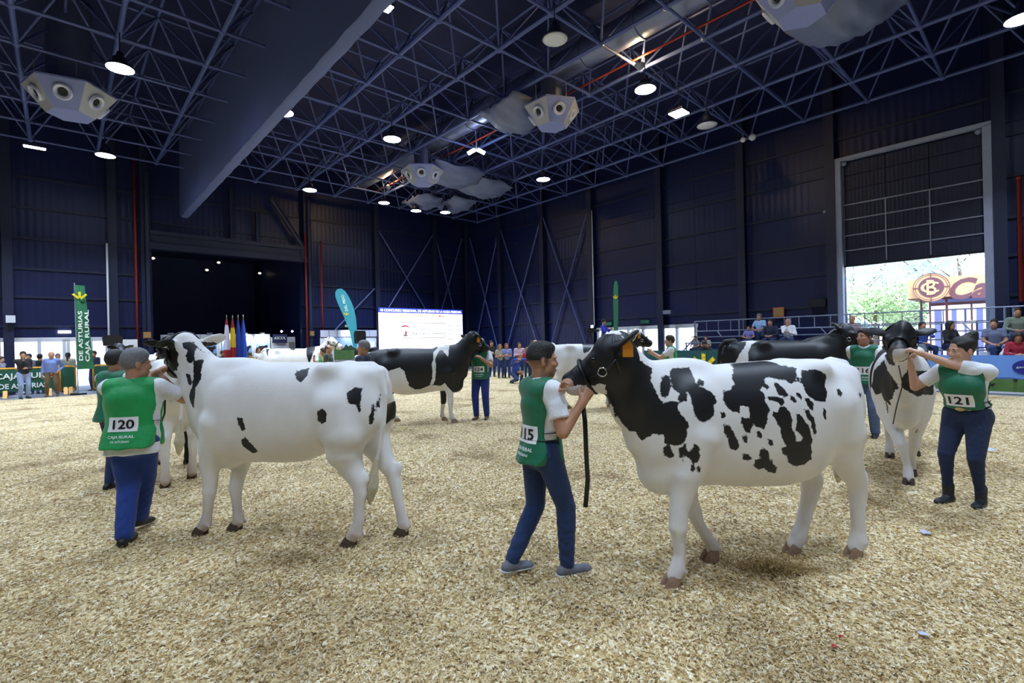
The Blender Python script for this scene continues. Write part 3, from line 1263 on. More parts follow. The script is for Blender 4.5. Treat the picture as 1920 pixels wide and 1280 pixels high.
def build_cow(label, root, ang, trunk=TRUNK, neck=NECK, legs=LEGS, tail=TAIL, poll=(1.13, 0, 1.73), muz=(1.56, 0, 1.50), headup=(0, 0, 1), scale=1.0,
              h=.015, polys=(), base='white', proj='side', mapper=None, far=None, hoofs='l', ear_r=(.075, .125, .022), ears=((-.25, .95, .05), (-.25, .95, .05)), eartags=(1, 1),
              halter=True, tail_sw=True, muzzle_pink=.5, stain=.5, grp='show cows in the ring', rag=1.0, lead=None, over=None):
    name = 'cow'
    top = empty(name, (root[0], root[1], 0), ang, label, 'cow', grp)
    top.scale = (scale,) * 3
    allp = [p[:3] for l in legs.values() for p in l] + [p[:3] for p in tail] + [tuple(muz), tuple(poll)]
    lo = [min(p[i] for p in allp) - .2 for i in range(3)]
    hi = [max(p[i] for p in allp) + .25 for i in range(3)]
    lo[0] = min(lo[0], -1.2)
    hi[0] = max(hi[0], 1.3)
    lo[1] = min(lo[1], -.42)
    hi[1] = max(hi[1], .42)
    lo[2] = 0.0
    F = Field(lo, hi, h)
    field_loft(F, trunk)
    lat = (0, 1, 0)
    F.chain(neck, .10, lat)
    # skeleton under the skin: hips, pins, shoulder blades, brisket
    ztop = max(r[1] for r in trunk)
    pinx = trunk[-1][0] + .13
    for s in (-1, 1):
        F.ell((-.42, s * .195, ztop - .065), (.07, .055, .04), .13)
        F.ell((pinx, s * .10, ztop - .13), (.05, .05, .045), .10)
        F.ell((.62, s * .17, 1.10), (.17, .10, .30), .10)
        F.ell((-.62, s * .15, 1.14), (.26, .12, .27), .10)
    F.ell((.80, 0, .74), (.16, .12, .13), .10)
    F.ell((.60, 0, ztop - .03), (.16, .06, .05), .10)
    for key, pts in legs.items():
        F.chain(pts, .035 if key[0] == 'f' else .045)
        # point of the hock and dewclaws
        if key[0] == 'h':
            k = min(range(len(pts)), key=lambda i: abs(pts[i][2] - .57))
            p = pts[k]
            F.ell((p[0] - .055, p[1], p[2] + .035), (.045, .03, .06), .035)
        e = pts[-2]
        for s in (-1, 1):
            F.ell((e[0] - .05, e[1] + s * .025, e[2] - .03), (.018, .014, .02), .012)
    F.chain(tail, .03)
    M, T = head_frame(poll, muz, headup)
    Mn = np.array(M)
    HY = tuple(M @ Vector((0, 1, 0)))

    def hp(x, y, z, r, rl):
        q = T(x, y, z)
        return (q.x, q.y, q.z, r, rl)
    F.ell(T(.075, 0, -.085), (.13, .12, .14), .05, Mn)
    F.chain([hp(.09, 0, -.095, .13, .122), hp(.20, 0, -.105, .122, .108), hp(.33, 0, -.11, .098, .080), hp(.42, 0, -.115, .084, .080)], .05, HY)
    F.chain([hp(.10, 0, -.21, .07, .085), hp(.25, 0, -.215, .055, .062), hp(.42, 0, -.17, .042, .055)], .06, HY)
    F.ell(T(.45, 0, -.115), (.06, .092, .078), .03, Mn)
    F.ell(T(.0, 0, -.01), (.07, .065, .05), .06, Mn)
    for s in (-1, 1):
        F.ell(T(.13, s * .075, -.16), (.11, .055, .10), .05, Mn)
        F.ell(T(.19, s * .102, -.045), (.05, .03, .036), .03, Mn)
        F.ell(T(.51, s * .048, -.085), (.022, .02, .017), .012, Mn, op='s')
        ed = Vector(ears[0] if s > 0 else ears[1])
        ed = (M @ Vector((ed.x, s * ed.y, ed.z))).normalized()
        eb = T(.03, s * .11, -.055)
        c = eb + ed * .135
        up = M @ Vector((.35, 0, 1))
        en = (up - ed * up.dot(ed)).normalized()
        Re = np.array(Matrix((en.cross(ed) * -1, ed, en)).transposed())
        F.ell(c, ear_r, .03, Re)
        F.ell(c - en * .02 - ed * .02, (ear_r[0] * .6, ear_r[1] * .75, .014), .012, Re, op='s')
        F.seg(T(.03, s * .09, -.05), eb + ed * .05, .045, .032, .03)
    me = F.mesh('body', COAT, 3)
    body = link('body', me, top)
    V = verts_of(me)
    # ---- coat pattern in side (x, z) or front (y, z) coordinates of the animal
    R = Matrix.Rotation(ang, 4, 'Z')
    Mw = Matrix.Translation((root[0], root[1], 0)) @ R @ Matrix.Scale(scale, 4)
    Mi = Mw.inverted()
    ax = (0, 2) if proj == 'side' else (1, 2)
    pols = []
    if polys:
        if mapper:
            npoly = [tuple(p.vertices) for p in me.polygons]
            tree = BVHTree.FromPolygons([tuple(v) for v in V], npoly)
            o = Mi @ Vector((0, 0, CAMH))
            l = Vector((-math.sin(ang), math.cos(ang), 0))
            for pl in polys:
                q = []
                for (x, y) in pl:
                    px, py = mapper(x, y)
                    d = ((Mi.to_3x3()) @ ray(px, py)).normalized()
                    hit = tree.ray_cast(o, d)
                    if hit[0] is not None:
                        q.append((hit[0][ax[0]], hit[0][2]))
                    else:
                        if proj == 'side':
                            ty = math.copysign(.05, o.y)
                            t = (ty - o.y) / d.y
                        else:
                            t = (.9 - o.x) / d.x
                        p = o + d * t
                        q.append((p[ax[0]], p.z))
                pols.append(q)
        else:
            pols = [list(p) for p in polys]
    P2 = V[:, ax]

    def sdf(P):
        s = np.full(len(P), .5, np.float32)
        for q in pols:
            s = np.minimum(s, poly_sd(P, q))
        return s if base == 'white' else -s
    sd = sdf(P2) if pols else np.full(len(V), .5 if base == 'white' else -.5, np.float32)
    if far is not None and proj == 'side':
        side = math.copysign(1, (Mi @ Vector((0, 0, CAMH))).y)
        fs = far(V)
        wgt = np.clip((V[:, 1] * side + .05) / .06, 0, 1)
        wgt = np.maximum(wgt, np.clip((V[:, 0] - .95) / .1, 0, 1))
        sd = sd * wgt + fs * (1 - wgt)
    if over is not None:
        Hh = (V - np.array(poll, np.float32)) @ np.array(M, np.float32)
        sd = over(V, Hh, sd)
    set_attr(me, 'patch', sd)
    set_attr(me, 'stain', np.clip((.42 - V[:, 2]) / .45, 0, 1) * stain)
    mz = np.array(T(.49, 0, -.105))
    dm = np.linalg.norm(V - mz, axis=1)
    set_attr(me, 'pink', np.clip((.095 - dm) / .03, 0, 1) * muzzle_pink)
    # ---- parts
    for key, pts in legs.items():
        p, q = pts[-1], pts[-2]
        o = link('hoof', HOOF_D if hoofs == 'd' else HOOF_L, top, (p[0] + .012, p[1], p[2] - .07))
        o.scale = (1.05, 1.05, 1.1)
    if len(tail) and tail_sw:
        a, b = Vector(tail[-2][:3]), Vector(tail[-1][:3])
        dv = (b - a).normalized()
        G = Field([b[i] - .2 for i in range(3)], [b[i] + .2 for i in range(3)], .012)
        G = Field((b.x - .14, b.y - .14, b.z - .42), (b.x + .14, b.y + .14, b.z + .12), .011)
        dv = Vector((dv.x * .6, dv.y * .6, -1)).normalized()
        e = b - dv * .06
        G.chain([tuple(e) + (.022,), tuple(b + dv * .06) + (.038,), tuple(b + dv * .18) + (.055,), tuple(b + dv * .27) + (.036,), tuple(b + dv * .33) + (.012,)], .03)
        link('tail_switch', G.mesh('tail_switch', M_SWITCH, 1), top)
    for s in (-1, 1):
        p = T(.195, s * .121, -.048)
        link('eye', MB().sphere((0, 0, 0), .022, 12, 8).mesh('eye', M_EYE, True), top, p)
        if eartags[0 if s > 0 else 1]:
            ed = Vector(ears[0] if s > 0 else ears[1])
            c = T(.03, s * .11, -.055) + (M @ Vector((ed.x, s * ed.y, ed.z))).normalized() * .15 + Vector((0, 0, -.075)) + M @ Vector((0, s * .03, 0))
            mb = MB()
            mb.prism([(-.022, .05), (-.008, .085), (.008, .085), (.022, .05), (.034, .03), (.034, -.045), (-.034, -.045), (-.034, .03)], .004)
            t = link('ear_tag', mb.mesh('ear_tag', M_TAG), top, c)
            Xh = M @ Vector((1, 0, 0))
            t.rotation_euler = (0, 0, math.atan2(Xh.y, Xh.x) + (math.pi if s > 0 else 0))
    if halter:
        hal = halter_parts(top, T, HY, lead)
    return top, T, Mw


def ring_pts(T, x, zc, ry, rz, n=20, slope=0.0):
    return [T(x + slope * math.sin(2 * math.pi * k / n), ry * math.cos(2 * math.pi * k / n), zc + rz * math.sin(2 * math.pi * k / n)) for k in range(n + 1)]


def halter_parts(top, T, HY, lead):
    mb = MB()
    # noseband, then cheek straps to a crown strap behind the ears
    mb.tube(ring_pts(T, .315, -.125, .098, .135), .012, 6, False)
    mb.tube(ring_pts(T, .045, -.11, .152, .175, slope=-.05), .012, 6, False)
    for s in (-1, 1):
        mb.tube([T(.31, s * .095, -.14), T(.22, s * .128, -.15), T(.13, s * .146, -.15), T(.05, s * .152, -.12)], .011, 6)
    o = mb.build('halter', M_LEATHER, top, True)
    for s in (-1, 1):
        r = MB()
        c = T(.175, s * .124, -.125)
        pts = [T(.175 + .03 * math.cos(a), s * .148, -.15 + .03 * math.sin(a)) for a in [2 * math.pi * k / 14 for k in range(15)]]
        r.tube(pts, .006, 6, False)
        r.build('halter_ring', M_RING, o, True)
    if lead:
        mb = MB().tube([Vector(p) for p in lead], .012, 6, True, .45)
        mb.build('lead_strap', M_LEATHER, top, True)
    return o


def crop(ox, oy, s):
    return lambda x, y: (ox + x / s, oy + y / s)


def far_blobs(seed, n=9, r=(.06, .2), base='white'):
    rnd = random.Random(seed)
    cs = [(rnd.uniform(-.9, 1.0), rnd.uniform(1.0, 1.5), rnd.uniform(*r), rnd.uniform(.6, 1.5)) for _ in range(n)]

    def f(V):
        s = np.full(len(V), .5, np.float32)
        for x, z, q, e in cs:
            s = np.minimum(s, np.sqrt(((V[:, 0] - x) * e) ** 2 + (V[:, 2] - z) ** 2) - q)
        return s if base == 'white' else -s
    return f


# --- the two heifers in front
_c1, _c2 = crop(1060, 620, 4.2667), crop(1330, 660, 4.2667)


def px1(pl):
    return [_c1(*p) for p in pl]


def px2(pl):
    return [_c2(*p) for p in pl]


A_POLYS = [px1(p) for p in (
    [(-60, 330), (-20, 240), (120, 180), (200, 140), (330, 90), (400, 110), (440, 30), (480, 40), (480, 110), (560, 120), (560, 200), (690, 300), (680, 400), (720, 470), (750, 540), (790, 580), (850, 555), (900, 570), (910, 640), (960, 700), (985, 750), (975, 800), (960, 880), (900, 920),
     (850, 910), (790, 900), (785, 830), (740, 830), (700, 825), (660, 850), (610, 880), (580, 830), (540, 805), (510, 800), (460, 745), (400, 680), (370, 600), (340, 560), (330, 500), (315, 400), (310, 350), (290, 400), (240, 440), (190, 430), (60, 440), (-40, 400)],
    [(770, 380), (800, 350), (835, 370), (845, 440), (830, 510), (800, 540), (765, 520), (755, 450)],
    [(845, 305), (930, 290), (990, 295), (1020, 350), (1045, 420), (1090, 455), (1160, 480), (1200, 530), (1210, 570), (1185, 600), (1190, 670), (1160, 710), (1100, 735), (1050, 700), (1025, 640), (1005, 570), (1000, 510), (970, 490), (970, 560), (910, 580), (895, 540),
     (910, 510), (890, 480), (855, 460), (850, 400), (835, 350)],
    [(1050, 400), (1080, 380), (1115, 410), (1100, 440), (1060, 440)],
    [(780, 930), (830, 915), (855, 960), (875, 1000), (835, 1020), (790, 1000)],
    [(905, 940), (960, 905), (975, 960), (1000, 960), (1030, 900), (1065, 920), (1080, 1000), (1060, 1050), (1020, 1065), (980, 1010), (955, 1000), (945, 1045), (915, 1010)],
    [(1005, 1075), (1033, 1075), (1033, 1122), (1005, 1122)],
    [(1058, 1082), (1082, 1082), (1077, 1128), (1055, 1128)])] + [px2(p) for p in (
    [(175, 110), (240, 75), (380, 70), (460, 55), (560, 100), (700, 130), (690, 200), (690, 230), (650, 250), (600, 225), (540, 215), (450, 200), (440, 240), (480, 280), (460, 300), (420, 270), (410, 300), (440, 340), (450, 400), (490, 470), (470, 500), (465, 560), (430, 615),
     (380, 600), (345, 570), (330, 650), (290, 640), (250, 560), (260, 525), (330, 525), (310, 440), (250, 430), (240, 490), (190, 480), (130, 430), (105, 360), (115, 310), (170, 300), (200, 250), (175, 200)],
    [(735, 150), (800, 138), (870, 140), (930, 180), (938, 210), (925, 280), (940, 320), (930, 400), (880, 395), (830, 380), (770, 330), (750, 270), (730, 220)],
    [(690, 195), (720, 210), (740, 250), (700, 235)],
    [(515, 250), (550, 245), (610, 310), (635, 340), (620, 360), (560, 350), (535, 300)],
    [(455, 355), (520, 350), (590, 370), (605, 400), (570, 430), (540, 400), (480, 385)],
    [(680, 315), (720, 325), (745, 360), (735, 385), (700, 355)],
    [(645, 340), (680, 360), (700, 395), (680, 410), (650, 380)],
    [(760, 365), (800, 365), (830, 410), (832, 470), (790, 440), (770, 400)],
    [(555, 440), (600, 430), (640, 470), (665, 540), (655, 600), (690, 660), (700, 720), (740, 705), (750, 680), (690, 620), (700, 560), (690, 490), (720, 490), (790, 580), (815, 640), (825, 700), (810, 740), (820, 800), (815, 860), (790, 870), (760, 900), (690, 915), (630, 880),
     (620, 830), (580, 800), (570, 770), (620, 750), (575, 680), (570, 620), (540, 560), (505, 500), (510, 470), (550, 480)],
    [(755, 450), (790, 465), (830, 520), (850, 580), (855, 640), (840, 660), (815, 610), (810, 560), (770, 510)],
    [(908, 445), (932, 445), (934, 535), (913, 525)],
    [(90, 480), (120, 475), (135, 510), (110, 535), (92, 520)],
    [(108, 580), (150, 580), (195, 630), (240, 740), (215, 785), (175, 780), (150, 740), (150, 690), (120, 650)],
    [(262, 668), (303, 668), (308, 728), (268, 722)],
    [(376, 632), (412, 632), (427, 683), (383, 672)],
    [(466, 688), (502, 698), (514, 748), (473, 742)],
    [(262, 812), (312, 812), (343, 852), (300, 873), (266, 847)],
    [(400, 790), (430, 765), (475, 790), (475, 850), (510, 880), (540, 930), (530, 970), (470, 960), (440, 930), (390, 935), (355, 905), (365, 860), (405, 855)],
    [(1018, 298), (1040, 286), (1063, 330), (1047, 358), (1018, 337)],
    [(1196, 318), (1216, 328), (1212, 368), (1198, 352)])]
IDENT = lambda x, y: (x, y)

A_TRUNK = [(r[0] if r[0] > -.5 else -.5 + (r[0] + .5) * .89, r[1], r[2], r[3]) for r in TRUNK]
A_LEGS = {
    'fn': [(.62, .14, 1.02, .17), (.70, .15, .78, .118), (.73, .15, .64, .083), (.76, .15, .53, .066), (.77, .15, .41, .064), (.765, .15, .35, .05), (.76, .15, .22, .041), (.78, .15, .13, .054), (.81, .15, .075, .050)],
    'fo': [(.58, -.13, 1.02, .16), (.56, -.13, .80, .118), (.52, -.12, .62, .085), (.50, -.11, .50, .066), (.46, -.11, .40, .060), (.43, -.11, .32, .045), (.36, -.10, .20, .041), (.31, -.10, .13, .050), (.31, -.10, .09, .045)],
    'hn': [(-.56, .15, 1.18, .20), (-.64, .17, .98, .175), (-.67, .17, .82, .13), (-.74, .16, .69, .098), (-.81, .16, .58, .075), (-.82, .16, .47, .060), (-.81, .16, .33, .049), (-.82, .16, .20, .049), (-.81, .16, .12, .064), (-.78, .16, .075, .056)],
    'ho': [(-.54, -.13, 1.18, .20), (-.56, -.14, .98, .18), (-.55, -.12, .78, .14), (-.60, -.10, .62, .095), (-.63, -.08, .54, .080), (-.58, -.06, .42, .062), (-.53, -.05, .32, .055), (-.48, -.04, .21, .052), (-.43, -.03, .13, .062), (-.39, -.03, .075, .056)],
}
def A_over(V, Hh, sd):
    head = np.maximum.reduce([-.16 - Hh[:, 0], 1.42 - V[:, 2], 1.0 - V[:, 0]])
    sd = np.minimum(sd, head)
    blaze = np.maximum(np.abs(Hh[:, 0] + .0) - .05, np.maximum(-.02 - Hh[:, 2], np.abs(Hh[:, 1]) - .07))
    sd = np.maximum(sd, -blaze)
    return np.minimum(sd, np.maximum.reduce([.12 - np.abs(Hh[:, 1]), -.5 - Hh[:, 0], 1.55 - V[:, 2], 1.0 - V[:, 0] - .1]))


def B_over(V, Hh, sd):
    face = np.maximum.reduce([.16 - Hh[:, 0], 1.4 - V[:, 2], 1.2 - V[:, 0]])
    ear_ = np.maximum.reduce([.105 - Hh[:, 1], Hh[:, 0] + .02, 1.62 - V[:, 2]])
    return np.minimum(np.minimum(sd, face), ear_)


def D_over(V, Hh, sd):
    head = np.maximum.reduce([-.14 - Hh[:, 0], Hh[:, 0] - .38, -.20 - Hh[:, 2] - .1 * np.abs(Hh[:, 1])])
    head = np.maximum(head, 1.44 - V[:, 2])
    rear = np.maximum(V[:, 0] - .55, .95 - V[:, 2])
    saddle = np.maximum(np.abs(V[:, 0] + .05) - .25, .9 - V[:, 2])
    return np.minimum(np.minimum(np.where(V[:, 0] < .6, .4, sd), head), saddle)


cowA, TA, MWA = build_cow('black and white patched heifer led by the handler numbered 115', (1.831, 3.80), math.radians(195), A_TRUNK, NECK, A_LEGS,
                          poll=(1.12, .0, 1.72), muz=(1.45, -.24, 1.51), h=.0125, polys=A_POLYS, mapper=IDENT, far=far_blobs(3, 10), ears=((-.8, .55, .12), (-.4, .9, .15)), eartags=(1, 1), muzzle_pink=.1, stain=.35, over=A_over,
                          tail=[(-.76, 0, 1.50, .05), (-.88, 0, 1.48, .045), (-.97, -.02, 1.38, .036), (-1.0, -.05, 1.25, .027), (-.99, -.09, 1.0, .022), (-.96, -.10, .82, .020)])

_c3, _c4 = crop(280, 600, 2.783), crop(290, 620, 6.4)
B_POLYS = [[_c3(*q) for q in p] for p in (
    [(763, 265), (834, 250), (827, 290), (790, 327), (768, 312)],
    [(1030, 380), (1070, 350), (1110, 355), (1105, 400), (1100, 450), (1107, 475), (1090, 483), (1080, 440), (1050, 440), (1030, 410)],
    [(876, 475), (905, 460), (927, 490), (922, 530), (900, 542), (878, 520)],
    [(457, 505), (486, 513), (504, 570), (485, 580), (463, 545)],
    [(478, 625), (500, 610), (542, 653), (567, 685), (540, 694), (488, 657)],
    [(1165, 430), (1178, 430), (1174, 490), (1167, 543), (1145, 543), (1146, 500), (1160, 480)],
    [(1183, 430), (1206, 380), (1203, 440), (1186, 480)])] + [[_c4(*q) for q in p] for p in (
    [(480, 360), (545, 345), (600, 350), (565, 420), (560, 560), (530, 630), (490, 680), (485, 760), (472, 900), (478, 940), (450, 900), (418, 820), (420, 740), (450, 680), (460, 600), (470, 520), (460, 440)],
    [(380, 515), (430, 520), (435, 580), (450, 640), (430, 670), (400, 620), (390, 570)],
    [(330, 150), (400, 125), (470, 150), (485, 220), (478, 330), (440, 390), (390, 380), (370, 300), (400, 240), (340, 200)],
    [(470, 130), (540, 120), (600, 170), (640, 270), (600, 270), (540, 220), (500, 170)],
    [(120, 420), (150, 250), (190, 180), (250, 200), (290, 270), (270, 340), (290, 400), (270, 470), (200, 500), (140, 540)])]
B_TRUNK = [(1.06, 1.28, 1.05, .03), (1.0, 1.42, .80, .12), (.92, 1.52, .68, .18), (.74, 1.58, .64, .235), (.40, 1.595, .67, .285), (.12, 1.59, .67, .315), (-.10, 1.585, .69, .325),
           (-.32, 1.575, .78, .315), (-.55, 1.57, .88, .28), (-.70, 1.56, .98, .235), (-.80, 1.53, 1.08, .17), (-.87, 1.46, 1.18, .09), (-.90, 1.38, 1.28, .03)]
B_NECK = [(.84, 0, 1.20, .36, .19), (.98, 0, 1.38, .27, .15), (1.09, .01, 1.55, .21, .12), (1.17, .02, 1.69, .165, .105)]
B_LEGS = {
    'fn': [(.72, .14, 1.04, .17), (.80, .15, .80, .115), (.83, .15, .65, .085), (.83, .15, .52, .064), (.84, .15, .41, .060), (.85, .15, .34, .047), (.865, .15, .22, .040), (.89, .15, .13, .052), (.93, .15, .075, .05)],
    'fo': [(.66, -.14, 1.04, .16), (.67, -.12, .80, .11), (.68, -.08, .64, .080), (.70, -.05, .52, .066), (.71, -.02, .40, .062), (.69, 0, .32, .046), (.67, .01, .20, .041), (.66, .01, .12, .052), (.68, .01, .075, .048)],
    'hn': [(-.50, .15, 1.20, .22), (-.56, .17, .98, .20), (-.55, .17, .82, .155), (-.60, .16, .68, .105), (-.67, .16, .56, .074), (-.685, .16, .47, .060), (-.67, .16, .34, .048), (-.66, .16, .22, .047), (-.63, .16, .13, .060), (-.59, .16, .075, .053)],
    'ho': [(-.56, -.14, 1.20, .20), (-.62, -.15, .98, .18), (-.68, -.14, .82, .135), (-.77, -.12, .68, .090), (-.85, -.11, .58, .066), (-.88, -.11, .47, .056), (-.90, -.11, .33, .047), (-.93, -.11, .20, .046), (-.95, -.11, .12, .055), (-.95, -.11, .08, .050)],
}
cowB, TB, MWB = build_cow('mostly white heifer with a few small black spots beside the handler numbered 120', (-1.964, 4.546), math.radians(168.2), B_TRUNK, B_NECK, B_LEGS,
                          tail=[(-.56, .0, 1.53, .05), (-.74, .02, 1.535, .05), (-.85, .06, 1.49, .040), (-.90, .10, 1.30, .028), (-.885, .11, 1.05, .024), (-.84, .11, .80, .021), (-.80, .11, .68, .018)],
                          poll=(1.20, .02, 1.83), muz=(1.58, -.22, 1.60), h=.0125, polys=B_POLYS, mapper=IDENT, far=far_blobs(8, 5, (.05, .12)), ears=((-.75, .5, -.25), (-.3, .9, .2)), eartags=(0, 0), hoofs='d', stain=.7, over=B_over)

# --- the other cows in the ring
def poly_local(pl):
    return pl


_c5 = crop(690, 610, 6.4)
C_WHITE = [[_c5(*q) for q in p] for p in (
    [(845, 240), (980, 240), (962, 375), (925, 340), (900, 300), (860, 300), (830, 350), (805, 400), (815, 470), (815, 560), (805, 650), (785, 705), (740, 715), (770, 640), (775, 560), (765, 460), (785, 400), (785, 320), (820, 290)],
    [(200, 560), (380, 505), (440, 550), (460, 640), (490, 690), (485, 720), (560, 765), (620, 765), (750, 715), (800, 715), (870, 725), (920, 690), (960, 740), (1040, 805), (1100, 790), (1300, 820), (1300, 1300), (100, 1300)])]


def low_white(z, x0=-9):
    def f(V):
        return np.where(V[:, 0] > x0, V[:, 2] - z, .3).astype(np.float32) * -1
    return f


LEGS_R = {k.replace('n', '#').replace('o', 'n').replace('#', 'o'): [(p[0], -p[1], p[2], p[3]) for p in v] for k, v in LEGS.items()}
NECK_UP = [(.76, 0, 1.18, .36, .19), (.93, 0, 1.36, .26, .145), (1.08, 0, 1.56, .195, .115), (1.20, 0, 1.72, .15, .10)]
cowC, TC, MWC = build_cow('black cow with a white belly and shoulder stripe in front of the big screen', (-2.12, 10.86), math.radians(2), legs=LEGS_R, neck=NECK_UP,
                          poll=(1.17, 0, 1.79), muz=(1.50, .24, 1.60), scale=1.06, h=.018, polys=C_WHITE, mapper=IDENT, base='black', far=lambda V: (V[:, 2] - .36).astype(np.float32) * -1, eartags=(1, 1), hoofs='l', stain=.3)

# cow coming towards the viewpoint beside handler 121
_c6 = crop(1620, 600, 4.0)
D_BLACK = [[_c6(*q) for q in p] for p in (
    [(75, 110), (140, 60), (240, 40), (350, 90), (370, 150), (350, 230), (340, 215), (290, 215), (215, 220), (210, 270), (240, 345), (190, 330), (150, 250), (100, 170)],
    [(150, 300), (180, 380), (230, 450), (265, 510), (235, 520), (215, 590), (190, 600), (200, 640), (150, 600), (130, 545), (90, 560), (50, 450), (60, 380)],
    [(330, 370), (380, 380), (500, 360), (520, 560), (440, 560), (400, 575), (360, 550), (300, 515), (275, 480), (285, 430)],
    [(388, 820), (400, 820), (398, 846), (388, 846)], [(240, 805), (250, 805), (255, 830), (246, 830)],
    [(160, 590), (175, 600), (182, 700), (174, 690)])]
D_LEGS = {
    'fn': [(.62, .14, 1.02, .17), (.66, .15, .80, .118), (.66, .13, .64, .083), (.64, .11, .52, .064), (.62, .10, .41, .062), (.58, .09, .36, .05), (.50, .08, .22, .039), (.46, .07, .13, .052), (.48, .07, .07, .046)],
    'fo': [(.66, -.14, 1.02, .17), (.72, -.14, .80, .118), (.78, -.11, .66, .083), (.86, -.06, .54, .066), (.90, -.03, .44, .064), (.90, -.01, .36, .05), (.90, .02, .22, .039), (.92, .03, .13, .052), (.96, .03, .07, .05)],
    'hn': LEGS['hn'], 'ho': LEGS['ho']}
_dd = Vector((-.60, -.80, 0))
cowD, TD, MWD = build_cow('black and white cow walking head-on beside the woman numbered 121', (5.02, 6.42), math.atan2(_dd.y, _dd.x), neck=NECK_UP, legs=D_LEGS,
                          poll=(1.10, -.02, 1.77), muz=(1.52, -.05, 1.63), h=.015, polys=D_BLACK, mapper=IDENT, proj='front', ears=((-.55, .7, .0), (-.55, .7, .1)), eartags=(0, 0), muzzle_pink=.3, stain=.4, hoofs='d', over=D_over)

_c7 = crop(1320, 560, 6.0)
E_WHITE = [[_c7(*q) for q in p] for p in ([(430, 420), (590, 450), (530, 520), (495, 600), (490, 760), (320, 760), (400, 620), (470, 480), (400, 480)],)]
cowE, TE, MWE = build_cow('black cow with a white band near its rump led by the handler numbered 116', (4.92, 9.05), math.radians(-2), legs=LEGS_R, neck=[(.72, 0, 1.18, .35, .19), (.84, 0, 1.36, .26, .145), (.95, 0, 1.52, .20, .115), (1.03, 0, 1.64, .155, .10)],
                          poll=(1.02, .02, 1.73), muz=(1.37, -.24, 1.55), scale=1.07, h=.018, polys=E_WHITE, mapper=IDENT, base='black', far=lambda V: (V[:, 2] - .36).astype(np.float32) * -1, eartags=(0, 0), hoofs='l', ears=((-.75, .6, .35), (-.75, .6, .35)), stain=.3)
_c8 = crop(960, 540, 4.8)
F_BLACK = [[_c8(*q) for q in p] for p in (
    [(640, 570), (630, 500), (700, 455), (780, 432), (880, 425), (880, 470), (800, 510), (720, 530), (690, 570), (650, 585)],
    [(930, 520), (1000, 460), (1060, 440), (1100, 440), (1160, 400), (1250, 440), (1320, 560), (1280, 620), (1180, 680), (1090, 660), (960, 600)])]
cowF, TF, MWF = build_cow('white cow with black head and black shoulder patch behind the handler numbered 115', (1.86, 12.4), math.radians(3), legs=LEGS_R, neck=NECK_UP,
                          poll=(1.17, 0, 1.80), muz=(1.60, .05, 1.60), scale=1.06, h=.02, polys=F_BLACK, mapper=IDENT, far=far_blobs(5, 6), eartags=(1, 1), stain=.3)
_c9 = crop(400, 520, 5.333)
G_BLACK = [[_c9(*q) for q in p] for p in (
    [(925, 680), (960, 640), (1010, 640), (1015, 720), (985, 800), (960, 870), (938, 800)], [(755, 690), (825, 690), (812, 728), (768, 722)], [(525, 715), (560, 715), (548, 795)],
    [(1000, 605), (1090, 615), (1065, 685), (1015, 665)])]
cowG, TG, MWG = build_cow('white cow with a black neck patch standing far back before the poster stands', (-7.65, 17.4), math.radians(2), legs=LEGS_R, neck=NECK_UP,
                          poll=(1.15, 0, 1.84), muz=(1.58, 0, 1.64), scale=1.08, h=.024, polys=G_BLACK, mapper=IDENT, far=far_blobs(6, 4), eartags=(0, 0))
H_BLACK = [[(.05, 2.2), (.05, 1.2), (-.05, 1.0), (.3, .8), (.6, 1.0), (.8, .7), (2, .7), (2, 2.2)]]
cowH, TH_, MWH = build_cow('white-rumped cow with a black front half walking away beyond the handler numbered 120', (-4.68, 6.88), math.radians(127), legs=LEGS, neck=NECK_UP,
                           poll=(1.12, 0, 1.80), muz=(1.5, .1, 1.6), scale=1.04, h=.018, polys=H_BLACK, far=lambda V: (.15 - V[:, 0]).astype(np.float32), eartags=(0, 0), hoofs='d', stain=.8,
                           tail=[(-.80, 0, 1.54, .05), (-.95, 0, 1.53, .042), (-1.05, 0, 1.44, .034), (-1.10, .0, 1.25, .027), (-1.12, 0, 1.0, .022), (-1.13, .02, .78, .020)])
I_BLACK = [[(-.2, 2.2), (-.1, 1.1), (.3, .7), (2, .7), (2, 2.2)]]
cowI, TI, MWI = build_cow('dark cow half hidden at the far end of the ring beyond the green-backed handlers', (-9.9, 13.2), math.radians(150), legs=LEGS, neck=NECK_UP,
                          poll=(1.12, 0, 1.80), muz=(1.5, .1, 1.6), scale=1.04, h=.022, polys=I_BLACK, far=lambda V: (-.2 - V[:, 0]).astype(np.float32), eartags=(0, 0), hoofs='d')
# ------------------------------------------------------------------ people
def skin_mat(name, col):
    if name in MATS:
        return MATS[name]
    m = mat(name, col, .5, var=.10, scale=9, bump=.06, bscale=160)
    b = m.node_tree.nodes['Principled BSDF']
    b.inputs['Subsurface Weight'].default_value = .12
    b.inputs['Subsurface Radius'].default_value = (.012, .005, .003)
    nt = m.node_tree
    src = b.inputs['Base Color'].links[0].from_socket
    at = N(nt, 'ShaderNodeAttribute', attribute_name='stubble')
    mx = N(nt, 'ShaderNodeMix', data_type='RGBA')
    nt.links.new(at.outputs['Fac'], mx.inputs['Factor'])
    nt.links.new(src, mx.inputs['A'])
    mx.inputs['B'].default_value = lin('1C1612')
    nt.links.new(mx.outputs['Result'], b.inputs['Base Color'])
    return m


